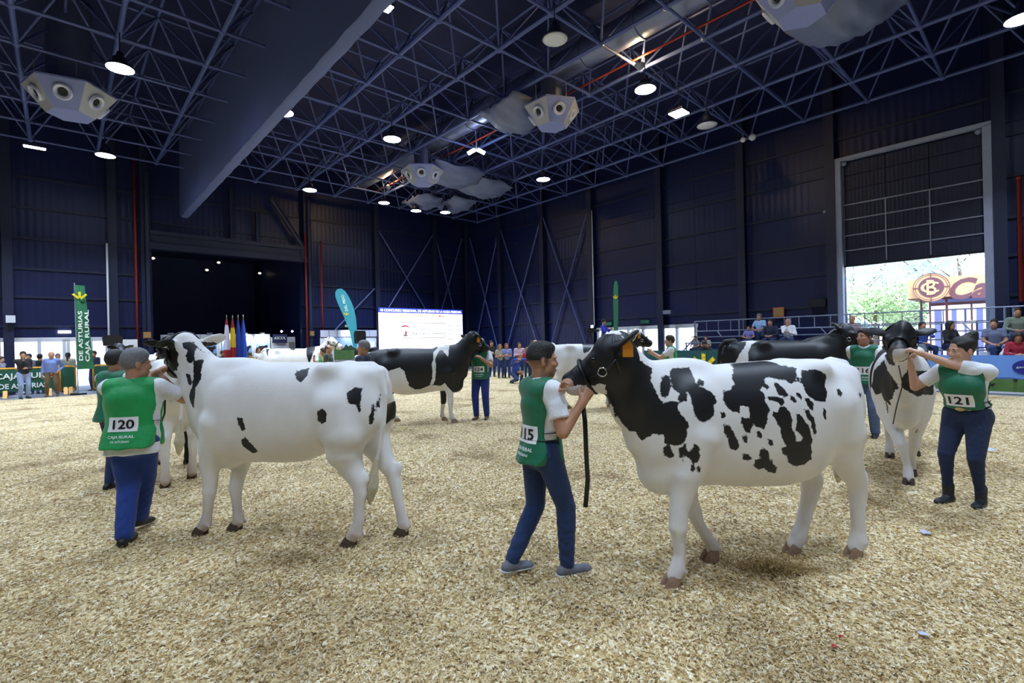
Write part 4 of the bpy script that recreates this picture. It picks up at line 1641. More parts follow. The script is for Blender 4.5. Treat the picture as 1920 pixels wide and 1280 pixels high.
SKIN = {'tan': skin_mat('skin_tan', 'B98668'), 'fair': skin_mat('skin_fair', 'D3A58C'), 'ruddy': skin_mat('skin_ruddy', 'BE8A72'), 'brown': skin_mat('skin_brown', 'A87458')}
HAIRC = {'black': mat('hair_black', '14100E', .45, var=.4, scale=40, bump=.5, bscale=120), 'brown': mat('hair_brown', '33241A', .5, var=.4, scale=40, bump=.5, bscale=120),
         'grey': mat('hair_grey', '77767A', .55, var=.4, scale=40, bump=.5, bscale=120), 'white': mat('hair_white', 'B9B6B0', .6, var=.2, scale=40, bump=.5, bscale=120),
         'auburn': mat('hair_auburn', '5A3320', .5, var=.4, scale=40, bump=.5, bscale=120), 'blond': mat('hair_blond', '8C6A42', .5, var=.4, scale=40, bump=.5, bscale=120)}


def cloth(name, col, rough=.85, bump=.35, bscale=22, var=.12):
    return mat('cloth_' + name, col, rough, var=var, scale=8, bump=bump, bscale=bscale, sheen=.15)


def denim(name, col):
    return mat('denim_' + name, col, .9, var=.35, scale=5, bump=.4, bscale=26, sheen=.1)


M_VEST_D = cloth('vest_green_dark', '0B6B49', .55, .25)
M_VEST_B = cloth('vest_green_bright', '0E9A4E', .55, .25)
M_WHITE_C = cloth('white_cotton', 'E8E8EC', .8, .5, 16)
M_PLATE = mat('number_plate', 'F2F2F2', .5, var=.02)
M_INK = mat('black_ink', '0A0A0C', .5)
M_WHITE_INK = mat('white_ink', 'E9EFEA', .5, var=.02)
M_YEL_INK = mat('yellow_ink', 'E8D21F', .5, var=.05)
M_SHOE_B = mat('shoe_black', '16161A', .5, var=.3)
M_SHOE_BR = mat('shoe_brown', '5B4432', .6, var=.3)
M_SHOE_G = mat('shoe_grey', '6E7078', .7, var=.25, scale=60)
M_SOLE = mat('shoe_sole', 'D9D9DE', .6, var=.05)
M_BOOT = mat('boot_dark', '23262A', .55, var=.4)
M_SCLERA = mat('eye_white', 'E8E2DC', .2, var=.02)
M_IRIS = mat('eye_dark', '1B120D', .15)
M_LIP = mat('lips', '9A5A50', .45)


def two_bone(a, c, l1, l2, hint):
    """joint between a and c, bending towards hint"""
    a, c, hint = Vector(a), Vector(c), Vector(hint)
    d = c - a
    L = d.length
    if L > (l1 + l2) * .995:
        c = a + d.normalized() * (l1 + l2) * .995
        d = c - a
        L = d.length
    x = (l1 * l1 - l2 * l2 + L * L) / (2 * L)
    hgt = math.sqrt(max(l1 * l1 - x * x, 1e-6))
    dn = d / L
    h = hint - dn * hint.dot(dn)
    h = h.normalized() if h.length > 1e-5 else Vector((0, 0, 1))
    return a + dn * x + h * hgt, c


def T4(p, *r):
    return (p[0], p[1], p[2]) + r


class Fig:
    """joints of one figure in its own frame: x forward, y left, z up, 1.75 m tall"""
    def __init__(s, lean=0.0, side=0.0, twist=0.0, pelvis=(0, 0, .95), feet=None, knee=None, hands=None, elbow=None, look=(0, 0, 0), build=1.0, hip=1.0, seat=False):
        s.P = Vector(pelvis)
        s.u = Vector((math.sin(lean), math.sin(side), math.cos(lean))).normalized()
        tw = Matrix.Rotation(twist, 3, s.u)
        lat = Vector((0, 1, 0))
        lat = (lat - s.u * lat.dot(s.u)).normalized()
        s.lat = tw @ lat
        s.hlat = lat
        s.fw = s.lat.cross(s.u)
        s.b, s.hipw = build, hip
        up = lambda k: s.P + s.u * k
        s.up = up
        s.Sh = {1: up(.445) + s.lat * .185 * (.6 + .4 * build), -1: up(.445) - s.lat * .185 * (.6 + .4 * build)}
        s.N = up(.49)
        R = Matrix.Rotation(look[0], 3, 'Z') @ Matrix.Rotation(look[1], 3, 'Y') @ Matrix.Rotation(look[2], 3, 'X')
        s.HR = R
        s.Hc = s.N + (s.u * .45 + R @ Vector((.08, 0, .55))).normalized() * .165
        s.hip = {1: s.P + s.hlat * .092 - s.u * .01, -1: s.P - s.hlat * .092 - s.u * .01}
        feet = feet or {1: (0, .10, .085), -1: (0, -.10, .085)}
        s.kn, s.an = {}, {}
        for k in (1, -1):
            hint = (knee or {}).get(k, (1, .12 * k, 0))
            s.kn[k], s.an[k] = two_bone(s.hip[k], feet[k], .44, .43, hint)
        hands = hands or {}
        s.el, s.wr = {}, {}
        for k in (1, -1):
            t = hands.get(k, (.06, .27 * k, .80))
            hint = (elbow or {}).get(k, (-.6, .5 * k, -.5))
            s.el[k], s.wr[k] = two_bone(s.Sh[k], t, .30, .26, hint)


def fig_torso(F, f, o=0.0, k=.05, low=-.04, flare=0.0):
    b, l = f.b, tuple(f.lat)
    hl = tuple(f.hlat)
    q = lambda t, r, rl, dx=0.0: T4(f.up(t) + f.fw * dx, r + o, rl + o)
    F.chain([q(low, .115 * b * f.hipw + flare, .165 * b * f.hipw + flare, -.005), q(.10, .108 * b, .150 * b, .01), q(.20, .108 * b, .150 * b, .012), q(.33, .115 * b, .165 * b, .005), q(.42, .085, .165 * (.7 + .3 * b), -.01)], k, l)
    if getattr(f, 'bust', 0):
        for q_ in (1, -1):
            F.ell(f.up(.285) + f.fw * (.085 + f.bust * .4) + f.lat * q_ * .07, (.055 + o, .075 + o, .065 + o), .08)
    F.chain([T4(f.Sh[1] - f.lat * .02, .058 + o), T4(f.up(.45), .062 + o), T4(f.Sh[-1] + f.lat * .02, .058 + o)], k)


def fig_arm(F, f, s, o=0.0, t0=0.0, t1=2.0, k=.03, flare=0.0):
    """t 0..1 upper arm, 1..2 forearm"""
    a, e, w = f.Sh[s], f.el[s], f.wr[s]
    b = .75 + .25 * f.b

    def pt(t):
        if t <= 1:
            return a.lerp(e, t), (.058 - .014 * t) * b
        return e.lerp(w, t - 1), (.045 - .017 * (t - 1)) * b
    ts = [t0] + [t for t in (.35, .7, 1.0, 1.3, 1.65) if t0 < t < t1] + [t1]
    F.chain([T4(pt(t)[0], pt(t)[1] + o + flare * (t - t0) / (t1 - t0)) for t in ts], k)


def fig_leg(F, f, s, o=0.0, t1=2.0, k=.04, loose=0.0, wide=1.0):
    a, e, w = f.hip[s], f.kn[s], f.an[s]

    def pt(t):
        if t <= 1:
            return a.lerp(e, t), (.098 - .036 * t) * wide
        tt = t - 1
        r = .060 - .004 * tt if tt < .3 else .0588 - .028 * (tt - .3)
        p = e.lerp(w, tt)
        return p, r * (1 + .1 * wide - .1)
    ts = [t for t in (0, .3, .65, 1.0, 1.28, 1.65, 2.0) if t < t1] + [t1]
    F.chain([T4(pt(t)[0], pt(t)[1] + o + loose * t) for t in ts], k)


def fig_hand(F, f, s, dirv=None, nrm=None, curl=.5, spread=1.0, fine=True, size=1.0):
    w, e = f.wr[s], f.el[s]
    d = Vector(dirv).normalized() if dirv is not None else (w - e).normalized()
    n = Vector(nrm) if nrm is not None else Vector((0, -s, -.2))
    n = (n - d * n.dot(d)).normalized()
    sd = d.cross(n) * (-1 if s > 0 else 1)       # towards the thumb
    z = size
    base = w + d * .02
    kn = w + d * .092 * z
    F.chain([T4(w - d * .02, .027, .030), T4(base + d * .02, .019, .036 * z), T4(kn, .016, .040 * z)], .02, tuple(sd))
    if not fine:
        F.chain([T4(kn, .016, .038), T4(kn + (d + n * curl).normalized() * .05, .014, .034), T4(kn + (d * .6 + n * curl * 2).normalized() * .08, .011, .026)], .01, tuple(sd))
        F.chain([T4(base + sd * .03, .014), T4(base + sd * .055 + d * .04, .011)], .012)
        return
    for i, (off, ln) in enumerate(((.030, .074), (.010, .083), (-.010, .077), (-.029, .060))):
        p = kn + sd * off * z * spread - d * .006
        pts = [T4(p, .0095)]
        ang = 0.0
        for j, (fr, r) in enumerate(((.42, .0088), (.32, .0082), (.26, .0072))):
            ang += curl * (.9, 1.1, .8)[j] * (1 + .08 * i)
            p = p + (d * math.cos(ang) + n * math.sin(ang)) * ln * fr * z * 1.05
            pts.append(T4(p, r))
        F.chain(pts, .006)
    t0 = base + sd * .028 * z + n * .006
    t1 = t0 + (sd * .75 + d * .8 + n * .35).normalized() * .042 * z
    t2 = t1 + (sd * .10 + d * .9 + n * (.35 + curl * .5)).normalized() * .032 * z
    t3 = t2 + (d * .9 - sd * .1 + n * (.4 + curl * .6)).normalized() * .024 * z
    F.chain([T4(t0, .015), T4(t1, .0115), T4(t2, .0098), T4(t3, .008)], .012)


def fig_head(F, f, fine=True, jaw=1.0):
    R = np.array(f.HR)
    HS = 1.1
    H = lambda x, y, z: f.Hc + f.HR @ (Vector((x, y, z)) * HS)
    E = lambda c, r, k, R, op='u': F.ell(c, tuple(v * HS for v in r), k, R, op)
    F.seg(f.up(.44), f.Hc + f.HR @ Vector((-.02, 0, -.05)), .060 * (.8 + .2 * f.b), .056, .035)
    E(H(-.012, 0, .028), (.098, .078, .095), .02, R)
    E(H(.028, 0, -.035), (.064, .060 * jaw, .085), .03, R)
    E(H(.055, 0, -.098), (.030, .032 * jaw, .024), .03, R)
    for s in (1, -1):
        E(H(.012, s * .040 * jaw, -.075), (.045, .024, .038), .03, R)
        E(H(-.012, s * .079, -.008), (.021, .010, .033), .006, R)
    F.chain([T4(H(.084, 0, .012), 0.010), T4(H(.104, 0, -.022), .0125), T4(H(.100, 0, -.033), .013)], .016)
    if fine:
        for s in (1, -1):
            E(H(.096, s * .013, -.034), (.011, .009, .008), .006, R)
            E(H(.078, s * .030, .020), (.016, .026, .010), .014, R)
            E(H(.066, s * .045, -.028), (.020, .018, .016), .02, R)
            E(H(.092, s * .031, .001), (.016, .017, .010), .012, R, op='s')
            E(H(-.004, s * .090, -.006), (.010, .008, .018), .006, R, op='s')
        E(H(.086, 0, -.061), (.013, .025, .007), .008, R)
        E(H(.084, 0, -.075), (.013, .021, .007), .008, R)
        E(H(.099, 0, -.0675), (.008, .022, .002), .003, R, op='s')


def fig_hair(f, style, h, mt):
    H = lambda x, y, z: f.Hc + f.HR @ (Vector((x, y, z)) * 1.1)
    nv = lambda x, y, z: tuple(f.HR @ Vector((x, y, z)))
    R = np.array(f.HR)
    c = f.Hc
    ext = .16 if style not in ('long', 'pony') else .42
    F = Field((c.x - .2, c.y - .17, c.z - ext), (c.x + .2, c.y + .17, c.z + .2), h)
    t = {'short': .014, 'fade': .0105, 'bun': .0125, 'long': .022, 'pony': .018, 'thin': .0125, 'cap': .022}[style]
    F.ell(H(-.014, 0, .030), (.098 + t, .078 + t, .095 + t), .02, R)
    if style == 'fade':
        F.ell(H(.0, 0, .088), (.096, .076, .048), .03, R)
        F.cut(nv(.80, 0, -.60), H(.078, 0, .062))
        F.cut(nv(.10, 0, -.99), H(-.02, 0, .004))
    elif style == 'thin':
        F.cut(nv(.75, 0, .65), H(.0, 0, .075))
        F.cut(nv(.30, 0, -.95), H(-.02, 0, -.02))
    elif style == 'cap':
        F.cut(nv(0, 0, -1), H(0, 0, .04))
        F.ell(H(.10, 0, .045), (.085, .07, .010), .01, R)
    else:
        F.cut(nv(.86, 0, -.50), H(.058 if style == 'bun' else .068, 0, .055))
        if style == 'short':
            F.cut(nv(.52, 0, -.85), H(-.02, 0, -.028))
            F.ell(H(.0, 0, .075), (.10, .082, .07), .03, R)
            F.cut(nv(.86, 0, -.50), H(.072, 0, .056))
        elif style == 'bun':
            F.cut(nv(.45, 0, -.89), H(-.02, 0, -.03))
        elif style == 'pony':
            F.cut(nv(.45, 0, -.89), H(-.02, 0, -.03))
    if style == 'bun':
        F.ell(H(-.095, 0, .11), (.065, .065, .055), .02, R)
        F.ell(H(-.105, .02, .145), (.045, .045, .035), .015, R)
        F.ell(H(-.03, 0, .06), (.10, .09, .085), .03, R)
        F.cut(nv(.86, 0, -.50), H(.062, 0, .058))
        F.seg(H(.06, .055, .06), H(-.05, .07, .08), .02, .025, .02)
    if style == 'pony':
        F.chain([T4(H(-.09, 0, .05), .03), T4(H(-.13, 0, -.02), .032), T4(H(-.125, 0, -.14), .026), T4(H(-.12, 0, -.22), .012)], .02)
    if style == 'long':
        for s in (1, -1):
            F.chain([T4(H(-.02, s * .07, .03), .035), T4(H(-.02, s * .085, -.07), .034), T4(H(-.01, s * .085, -.18), .032), T4(H(0, s * .08, -.27), .018)], .03)
        F.chain([T4(H(-.07, 0, 0), .06, .08), T4(H(-.075, 0, -.15), .045, .09), T4(H(-.07, 0, -.27), .03, .08)], .03, tuple(f.HR @ Vector((0, 1, 0))))
    if h < .012:
        # strands: small ridges running back from the brow
        X, Y, Z = F.ax[0][:, None, None], F.ax[1][None, :, None], F.ax[2][None, None, :]
        F.d = F.d + (.0018 * np.sin(Y * 260 + 2 * np.sin(X * 40)) * np.ones_like(F.d))
    return F.mesh('hair', mt, 1)


def wrinkle(F, amp, k):
    X, Y, Z = F.ax[0][:, None, None], F.ax[1][None, :, None], F.ax[2][None, None, :]
    F.d = F.d + amp * (np.sin(k * (X * .8 + Y * .5 + Z * .35) + 2.2 * np.sin(k * .33 * (Z - X))) * np.sin(k * .4 * (Y - Z * .6) + 1.3) + .6 * np.sin(k * 1.7 * (Z * .6 - Y * .5) + 2 * np.sin(k * .5 * X)))


def person(label, loc, ang, f, height=1.75, skin='tan', hair='short', hairc='brown', top=M_WHITE_C, sleeve='short', legs=None, leg_len=2.0, shoe=M_SHOE_B, vest=None, number=None, number_side='back',
           fine=False, h=None, group=None, hands=None, wide=1.0, collar=False, jaw=1.0, logo=True, belt=None, topname='shirt', legname='trousers', waist=-.04, loose=.004, sole=None, boots=False, zoff=0.0, glasses=False, bib_low=-.09, num_t=.125):
    h = h or (.0065 if fine else .02)
    legs = legs or denim('blue', '24335C')
    root = empty('person', (loc[0], loc[1], zoff), ang, label, 'person', group)
    sc = height / 1.75
    root.scale = (sc,) * 3
    J = [f.Hc, f.N] + [x for dct in (f.Sh, f.el, f.wr, f.kn, f.an, f.hip) for x in dct.values()]
    lo = [min(p[i] for p in J) - .2 for i in range(3)]
    hi = [max(p[i] for p in J) + .2 for i in range(3)]
    hands = hands or {}
    # --- body
    F = Field(lo, hi, h)
    fig_torso(F, f, -.012)
    fig_head(F, f, fine, jaw)
    for s in (1, -1):
        fig_arm(F, f, s)
        fig_leg(F, f, s, -.008, 1.96, wide=wide)
        hd = hands.get(s, {})
        fig_hand(F, f, s, fine=fine, **hd)
    bme = F.mesh('body', SKIN[skin], 1 if not fine else 2)
    if hair in ('fade', 'short') and hairc not in ('white', 'grey'):
        Vh = (verts_of(bme) - np.array(f.Hc, np.float32)) @ np.array(f.HR, np.float32) / 1.1
        side = np.clip((.035 - Vh[:, 0]) / .02, 0, 1) * np.clip((Vh[:, 2] + .055) / .07, 0, 1) * (np.abs(Vh[:, 1]) < .0845)
        beard = np.clip((Vh[:, 0] - .0) / .03, 0, 1) * np.clip((-.045 - Vh[:, 2]) / .03, 0, 1) * (Vh[:, 2] > -.14) * .22
        set_attr(bme, 'stubble', np.maximum(side * .85, beard))
    link('body', bme, root)
    # --- hair, eyes, brows
    if hair:
        link('hair' if hair != 'cap' else 'cap', fig_hair(f, hair, .008 if fine else .014, HAIRC[hairc] if isinstance(hairc, str) else hairc), root)
    H = lambda x, y, z: f.Hc + f.HR @ (Vector((x, y, z)) * 1.1)
    if fine:
        for s in (1, -1):
            e = link('eye', MB().sphere((0, 0, 0), .0135, 12, 8).mesh('eye', M_SCLERA, True), root, H(.074, s * .031, .001))
            i = MB().sphere((0, 0, 0), .0062, 10, 6).mesh('iris', M_IRIS, True)
            io = link('iris', i, e, (f.HR @ Vector((.0098, 0, 0))))
            MB().tube([H(.090, s * .012, .020), H(.093, s * .030, .026), H(.080, s * .050, .019)], [.003, .004, .002], 6).build('eyebrow', HAIRC[hairc] if isinstance(hairc, str) else HAIRC['brown'], root, True)
        MB().tube([H(.090, .020, -.068), H(.0985, .008, -.064), H(.0985, -.008, -.064), H(.090, -.020, -.068)], [.002, .0045, .0045, .002], 6).build('lips', M_LIP, root, True)
    if glasses:
        mb = MB()
        for s in (1, -1):
            mb.tube([H(.098, s * .034 + .022 * math.cos(a), .002 + .017 * math.sin(a)) for a in [2 * math.pi * k / 12 for k in range(13)]], .002, 5, False)
            mb.tube([H(.095, s * .056, .006), H(0, s * .086, .006)], .002, 5)
        mb.build('glasses', M_INK, root)
    hg = .009 if fine else .022
    # --- shirt
    tl = [min(f.up(waist - .05)[i], f.Sh[1][i], f.Sh[-1][i], f.wr[1][i], f.wr[-1][i], f.el[1][i], f.el[-1][i]) - .24 for i in range(3)]
    th = [max(f.up(.52)[i], f.P[i], f.Sh[1][i], f.Sh[-1][i], f.wr[1][i], f.wr[-1][i], f.el[1][i], f.el[-1][i]) + .24 for i in range(3)]
    F = Field(tl, th, hg)
    fig_torso(F, f, .010, low=waist)
    if collar:
        F.seg(f.up(.47), f.up(.515) + f.fw * .012, .072, .066, .02)
    F.cut(tuple(-f.u), f.up(waist))
    for s in (1, -1):
        t_c = {'short': .68, 'long': 1.92}.get(sleeve)
        if t_c:
            G = Field(tl, th, hg)
            fig_arm(G, f, s, .011, 0, min(t_c + .15, 2.0), .03, .014 if sleeve == 'short' else .006)
            a_, e_, w_ = f.Sh[s], f.el[s], f.wr[s]
            cp = a_.lerp(e_, t_c) if t_c <= 1 else e_.lerp(w_, t_c - 1)
            dv = ((e_ - a_) if t_c <= 1 else (w_ - e_)).normalized()
            near = ((G.ax[0][:, None, None] - cp.x) ** 2 + (G.ax[1][None, :, None] - cp.y) ** 2 + (G.ax[2][None, None, :] - cp.z) ** 2) < .2 ** 2
            pl = (G.ax[0][:, None, None] - cp.x) * dv.x + (G.ax[1][None, :, None] - cp.y) * dv.y + (G.ax[2][None, None, :] - cp.z) * dv.z
            G.d = np.where(near, np.maximum(G.d, pl), G.d)
            F._merge((slice(None),) * 3, G.d, .045, 'u')
    if fine:
        wrinkle(F, .0028, 42)
    # neck opening
    nk = f.up(.545) + f.fw * .02
    F.ell(nk, (.062, .062, .06), .008, op='s')
    me = F.mesh(topname, top, 2)
    # crisp cuffs: drop the rounded sleeve ends
    link(topname, me, root)
    # --- trousers
    P = f.P
    LJ = [f.hip[1], f.hip[-1], f.kn[1], f.kn[-1], f.an[1], f.an[-1], f.up(.1)]
    F = Field([min(p[i] for p in LJ) - .24 for i in range(3)], [max(p[i] for p in LJ) + .24 for i in range(3)], hg)
    l = tuple(f.hlat)
    b = (1 + (f.b - 1) * .45) * f.hipw
    q = lambda t, r, rl, dx=0.0: T4(f.up(t) + f.fw * dx, r, rl)
    F.chain([q(-.03, .118 * b * wide, .165 * b * wide, -.012), q(.05, .114 * b, .160 * b), q(.11, .106 * b, .148 * b)], .04, l)
    for s in (1, -1):
        fig_leg(F, f, s, .006, leg_len if leg_len < 1.9 else 1.97, .03, loose, wide)
    F.cut(tuple(f.u), f.up(.10))
    if fine:
        X, Y, Z = F.ax[0][:, None, None], F.ax[1][None, :, None], F.ax[2][None, None, :]
        F.d = F.d + .0022 * np.sin(Z * 75 + 3 * np.sin(X * 22) + 2.5 * np.sin(Y * 19)) * np.clip((.65 - Z) / .3, .15, 1)
    link(legname, F.mesh(legname, legs, 2), root)
    if belt:
        mb = MB()
        ring = [f.up(.085) + f.fw * (.116 * b * math.cos(a)) + f.hlat * (.160 * b * math.sin(a)) for a in [2 * math.pi * k / 24 for k in range(25)]]
        mb.tube(ring, .02, 6, False, .4)
        bo = mb.build('belt', M_LEATHER, root, True)
        if belt == 'buckle':
            c = f.up(.085) + f.fw * .128 * b
            MB().sphere((0, 0, 0), (.012, .05, .035), 16, 8).build('buckle', mat('buckle_brass', 'C9B98A', .3, metal=.9), bo, True, c)
    # --- shoes
    for s in (1, -1):
        a, kx = f.an[s], f.kn[s]
        sh = (a - kx).normalized()
        fwd = Vector((1, .12 * s, 0))
        fwd = (fwd - Vector((0, 0, fwd.z))).normalized()
        if f.an[s].z > .1:      # heel lifted: toes point down
            fwd = (fwd + Vector((0, 0, -(f.an[s].z - .085) * 3.2))).normalized()
        dn = Vector((0, 0, -1))
        dn = (dn - fwd * dn.dot(fwd)).normalized()
        sd = tuple(fwd.cross(dn))
        g = Field([a[i] - .26 for i in range(3)], [a[i] + .26 for i in range(3)], .008 if fine else .016)
        p0 = a + dn * .045 - fwd * .045
        g.chain([T4(p0, .040, .036), T4(a + dn * .048 + fwd * .06, .036, .042), T4(a + dn * .052 + fwd * .145, .030, .044), T4(a + dn * .054 + fwd * .175, .024, .034)], .02, sd)
        g.seg(a + dn * .02, a - dn * (.10 if boots else .015), .046, .052 if boots else .044, .03)
        g.cut(tuple(dn), a + dn * .082)
        so = link('shoe' if not boots else 'boot', g.mesh('shoe', shoe, 1), root)
        if sole:
            q2 = Field([a[i] - .26 for i in range(3)], [a[i] + .26 for i in range(3)], .008)
            q2.chain([T4(p0 - fwd * .006, .046, .041), T4(a + dn * .048 + fwd * .06, .042, .047), T4(a + dn * .052 + fwd * .15, .034, .048), T4(a + dn * .054 + fwd * .18, .028, .038)], .02, sd)
            q2.cut(tuple(dn), a + dn * .086)
            q2.cut(tuple(-dn), a + dn * .060)
            link('sole', q2.mesh('sole', sole, 1), so)
    # --- bib
    if vest is not None:
        F = Field(tl, th, hg)
        fig_torso(F, f, .026 if fine else .034, low=bib_low, flare=.03 if bib_low < 0 else .005)
        F.cut(tuple(-f.u), f.up(bib_low))
        X, Y, Z = F.ax[0][:, None, None], F.ax[1][None, :, None], F.ax[2][None, None, :]
        dot = lambda v, c: (X - c.x) * v.x + (Y - c.y) * v.y + (Z - c.z) * v.z
        a = np.abs(dot(f.fw, f.P))
        tt = dot(f.u, f.P)
        ly = np.abs(dot(f.lat, f.P))
        side = np.maximum(.048 - a + 0 * ly, tt - .36)     # open flank below the arm
        side = -np.maximum(a - .050, tt - .37)
        F.d = np.maximum(F.d, side)
        F.d = np.maximum(F.d, ly - .185 * (.35 + .65 * f.b))
        # neck hole and rounded lower corners
        cz = np.maximum(0, .06 - (tt - bib_low))
        cy = np.maximum(0, ly - .185 * (.35 + .65 * f.b) + .08)
        F.d = np.maximum(F.d, np.sqrt(cz * cz + cy * cy) - .075)
        F.ell(f.up(.53) + f.fw * .02, (.085, .085, .085), .01, op='s')
        if fine:
            X_, Y_ = X, Y
            lyv = dot(f.lat, f.P)
            F.d = F.d + .003 * np.sin(38 * lyv + 2 * np.sin(9 * tt)) * np.clip((.32 - tt) / .3, 0, 1) + .002 * np.sin(30 * (tt + .6 * lyv))
        vo = link('bib', F.mesh('bib', vest, 1), root)
        mb = MB()
        for s in (1, -1):
            bw = .165 * f.b
            MB().tube([f.up(.14) + f.lat * s * (bw - .01) + f.fw * .07, f.up(.14) + f.lat * s * (bw + .004), f.up(.14) + f.lat * s * (bw - .01) - f.fw * .07], .008, 5, True, .4).build('bib_strap', M_LEATHER, vo)
        if number:
            bib_print(root, f, vo, number, number_side, logo, num_t)
    return root


def bib_print(root, f, vo, number, side, logo, num_t=.125):
    me = vo.data
    V = verts_of(me)
    tree = BVHTree.FromPolygons([tuple(v) for v in V], [tuple(p.vertices) for p in me.polygons])
    for sg in ((-1,) if side == 'back' else (1,) if side == 'front' else (1, -1)):
        out = f.fw * sg
        right = f.lat * sg * 1.0      # reading direction as seen from outside

        def wrap(o, off):
            """press a flat print onto the cloth"""
            m2 = o.data
            co = verts_of(m2)
            Mx = o.matrix_basis
            new = []
            for c in co:
                p = Mx @ Vector(c)
                st = p + out * .3
                hit = tree.ray_cast(st, -out)
                q = hit[0] + out * (off + max(0.0, (-c[1]) * .5)) if hit[0] is not None else p
                new.append(Mx.inverted() @ q)
            m2.vertices.foreach_set('co', np.array([tuple(v) for v in new], np.float32).ravel())
            m2.update()

        def frame(t, s=0.0):
            return face_M(f.up(t) + out * .2 + f.lat * s * sg, -right if False else right_dir, f.u)
        right_dir = f.u.cross(out)      # up x out = right for a viewer facing the cloth
        n = 10
        vs, fs = [], []
        wv, hv = .235, .125
        for j in range(n + 1):
            for i in range(n + 1):
                vs.append((-wv / 2 + wv * i / n, 0, -hv / 2 + hv * j / n))
        for j in range(n):
            for i in range(n):
                a = j * (n + 1) + i
                fs.append((a, a + 1, a + n + 2, a + n + 1))
        pm = bpy.data.meshes.new('number_plate')
        pm.from_pydata(vs, [], fs)
        pm.materials.append(M_PLATE)
        po = link('number_plate', pm, vo)
        po.matrix_basis = frame(num_t)
        wrap(po, .004)
        no = put_text(number, frame(num_t), height=.080, width=.165, mt=M_INK, parent=vo, bold=.02, name='number')
        wrap(no, .0065)
        if logo:
            lo = put_text('CAJA RURAL', frame(.015, -.0), height=.032, width=.21, mt=M_WHITE_INK, parent=vo, bold=.015, name='lettering')
            wrap(lo, .004)
            l2 = put_text('DE ASTURIAS', frame(-.022, -.0), height=.018, width=.15, mt=M_WHITE_INK, parent=vo, bold=.01, name='lettering')
            wrap(l2, .004)


def to_local(P, loc, ang, height, zoff=0.0):
    v = Matrix.Rotation(-ang, 3, 'Z') @ (Vector(P) - Vector((loc[0], loc[1], zoff)))
    return v / (height / 1.75)


# --- handlers
def cow_pt(Tf, Mw, x, y, z):
    return Mw @ Tf(x, y, z)


R_ = math.radians
HANDLERS = 'handlers in green bibs'
loc, ang, hgt = (.22, 3.67), R_(27), 1.74
L = lambda P: to_local(P, loc, ang, hgt)
f115 = Fig(lean=.02, pelvis=(-.03, 0, .94), feet={1: (-.24, .10, .12), -1: (.12, -.09, .085)}, hands={-1: L(cow_pt(TA, MWA, .40, .13, -.27)), 1: L(cow_pt(TA, MWA, .49, .16, -.13))},
           elbow={-1: (.2, -.45, -1), 1: (.2, .3, -1)}, look=(R_(-16), R_(2), 0))
p115 = person('young man in a dark green bib numbered 115 and blue jeans holding a heifer', loc, ang, f115, hgt, 'tan', 'fade', 'black', vest=M_VEST_D, number='115', fine=True, group=HANDLERS, collar=True,
              legs=denim('mid', '1F3560'), shoe=M_SHOE_G, sole=M_SOLE, belt='plain', hands={-1: dict(nrm=(.5, .6, .4), curl=.75), 1: dict(nrm=(.3, -.8, -.2), curl=.7)})
loc, ang, hgt = (-3.46, 4.52), R_(98), 1.76
L = lambda P: to_local(P, loc, ang, hgt)
f120 = Fig(lean=.06, pelvis=(-.02, 0, .94), feet={1: L(on_z(240, 1020, 0)) + Vector((-.05, 0, .095)), -1: L(on_z(268, 990, 0)) + Vector((-.05, 0, .085))}, hands={-1: L(cow_pt(TB, MWB, .30, .16, -.28)), 1: L(cow_pt(TB, MWB, .42, .12, -.12))},
           elbow={-1: (-.3, -.9, -1), 1: (-.1, .7, -.6)}, look=(R_(-42), R_(3), 0), build=1.30)
p120 = person('grey-haired man seen from behind in a bright green bib numbered 120', loc, ang, f120, hgt, 'ruddy', 'short', 'grey', vest=M_VEST_B, number='120', fine=True, group=HANDLERS, collar=True, waist=-.15,
              legs=denim('deep', '1E3C86'), shoe=M_SHOE_B, wide=1.12, loose=.012, hands={-1: dict(nrm=(.3, .6, .5), curl=.7), 1: dict(nrm=(.2, -.7, -.3), curl=.7)})
loc, ang, hgt = (4.52, 4.96), R_(206), 1.70
L = lambda P: to_local(P, loc, ang, hgt)
f121 = Fig(lean=.10, pelvis=(-.03, 0, .93), feet={1: (-.02, .10, .085), -1: (.10, -.12, .085)}, hands={1: L(cow_pt(TD, MWD, .47, .10, -.08)), -1: L(cow_pt(TD, MWD, .42, .10, -.27))},
           elbow={1: (-.3, .25, -1), -1: (-.2, -.4, -1)}, look=(R_(-26), R_(4), 0), build=1.06, hip=1.04)
f121.bust = .0001
p121 = person('dark-haired woman with a bun in a green bib numbered 121 reaching to a muzzle', loc, ang, f121, hgt, 'fair', 'bun', 'black', vest=M_VEST_D, number='121', number_side='front', fine=True, group=HANDLERS, wide=1.12, bib_low=.07, num_t=.165, waist=.06,
              legs=denim('dark', '1A2848'), shoe=M_BOOT, boots=True, belt='buckle', jaw=.92, logo=False, loose=-.006, hands={1: dict(nrm=(.2, -.8, -.4), curl=.6), -1: dict(nrm=(.1, .6, .8), curl=.6)})
loc, ang, hgt = (5.90, 8.30), R_(222), 1.82
L = lambda P: to_local(P, loc, ang, hgt)
f116 = Fig(lean=.0, pelvis=(0, 0, .95), feet={1: (-.02, .11, .085), -1: (.12, -.10, .085)}, hands={1: L(cow_pt(TE, MWE, .48, .10, -.15)), -1: L(cow_pt(TE, MWE, .42, -.10, -.28))},
           elbow={1: (-.2, .5, -.8), -1: (-.3, -.6, -1)}, look=(R_(-28), R_(-6), 0), build=1.06)
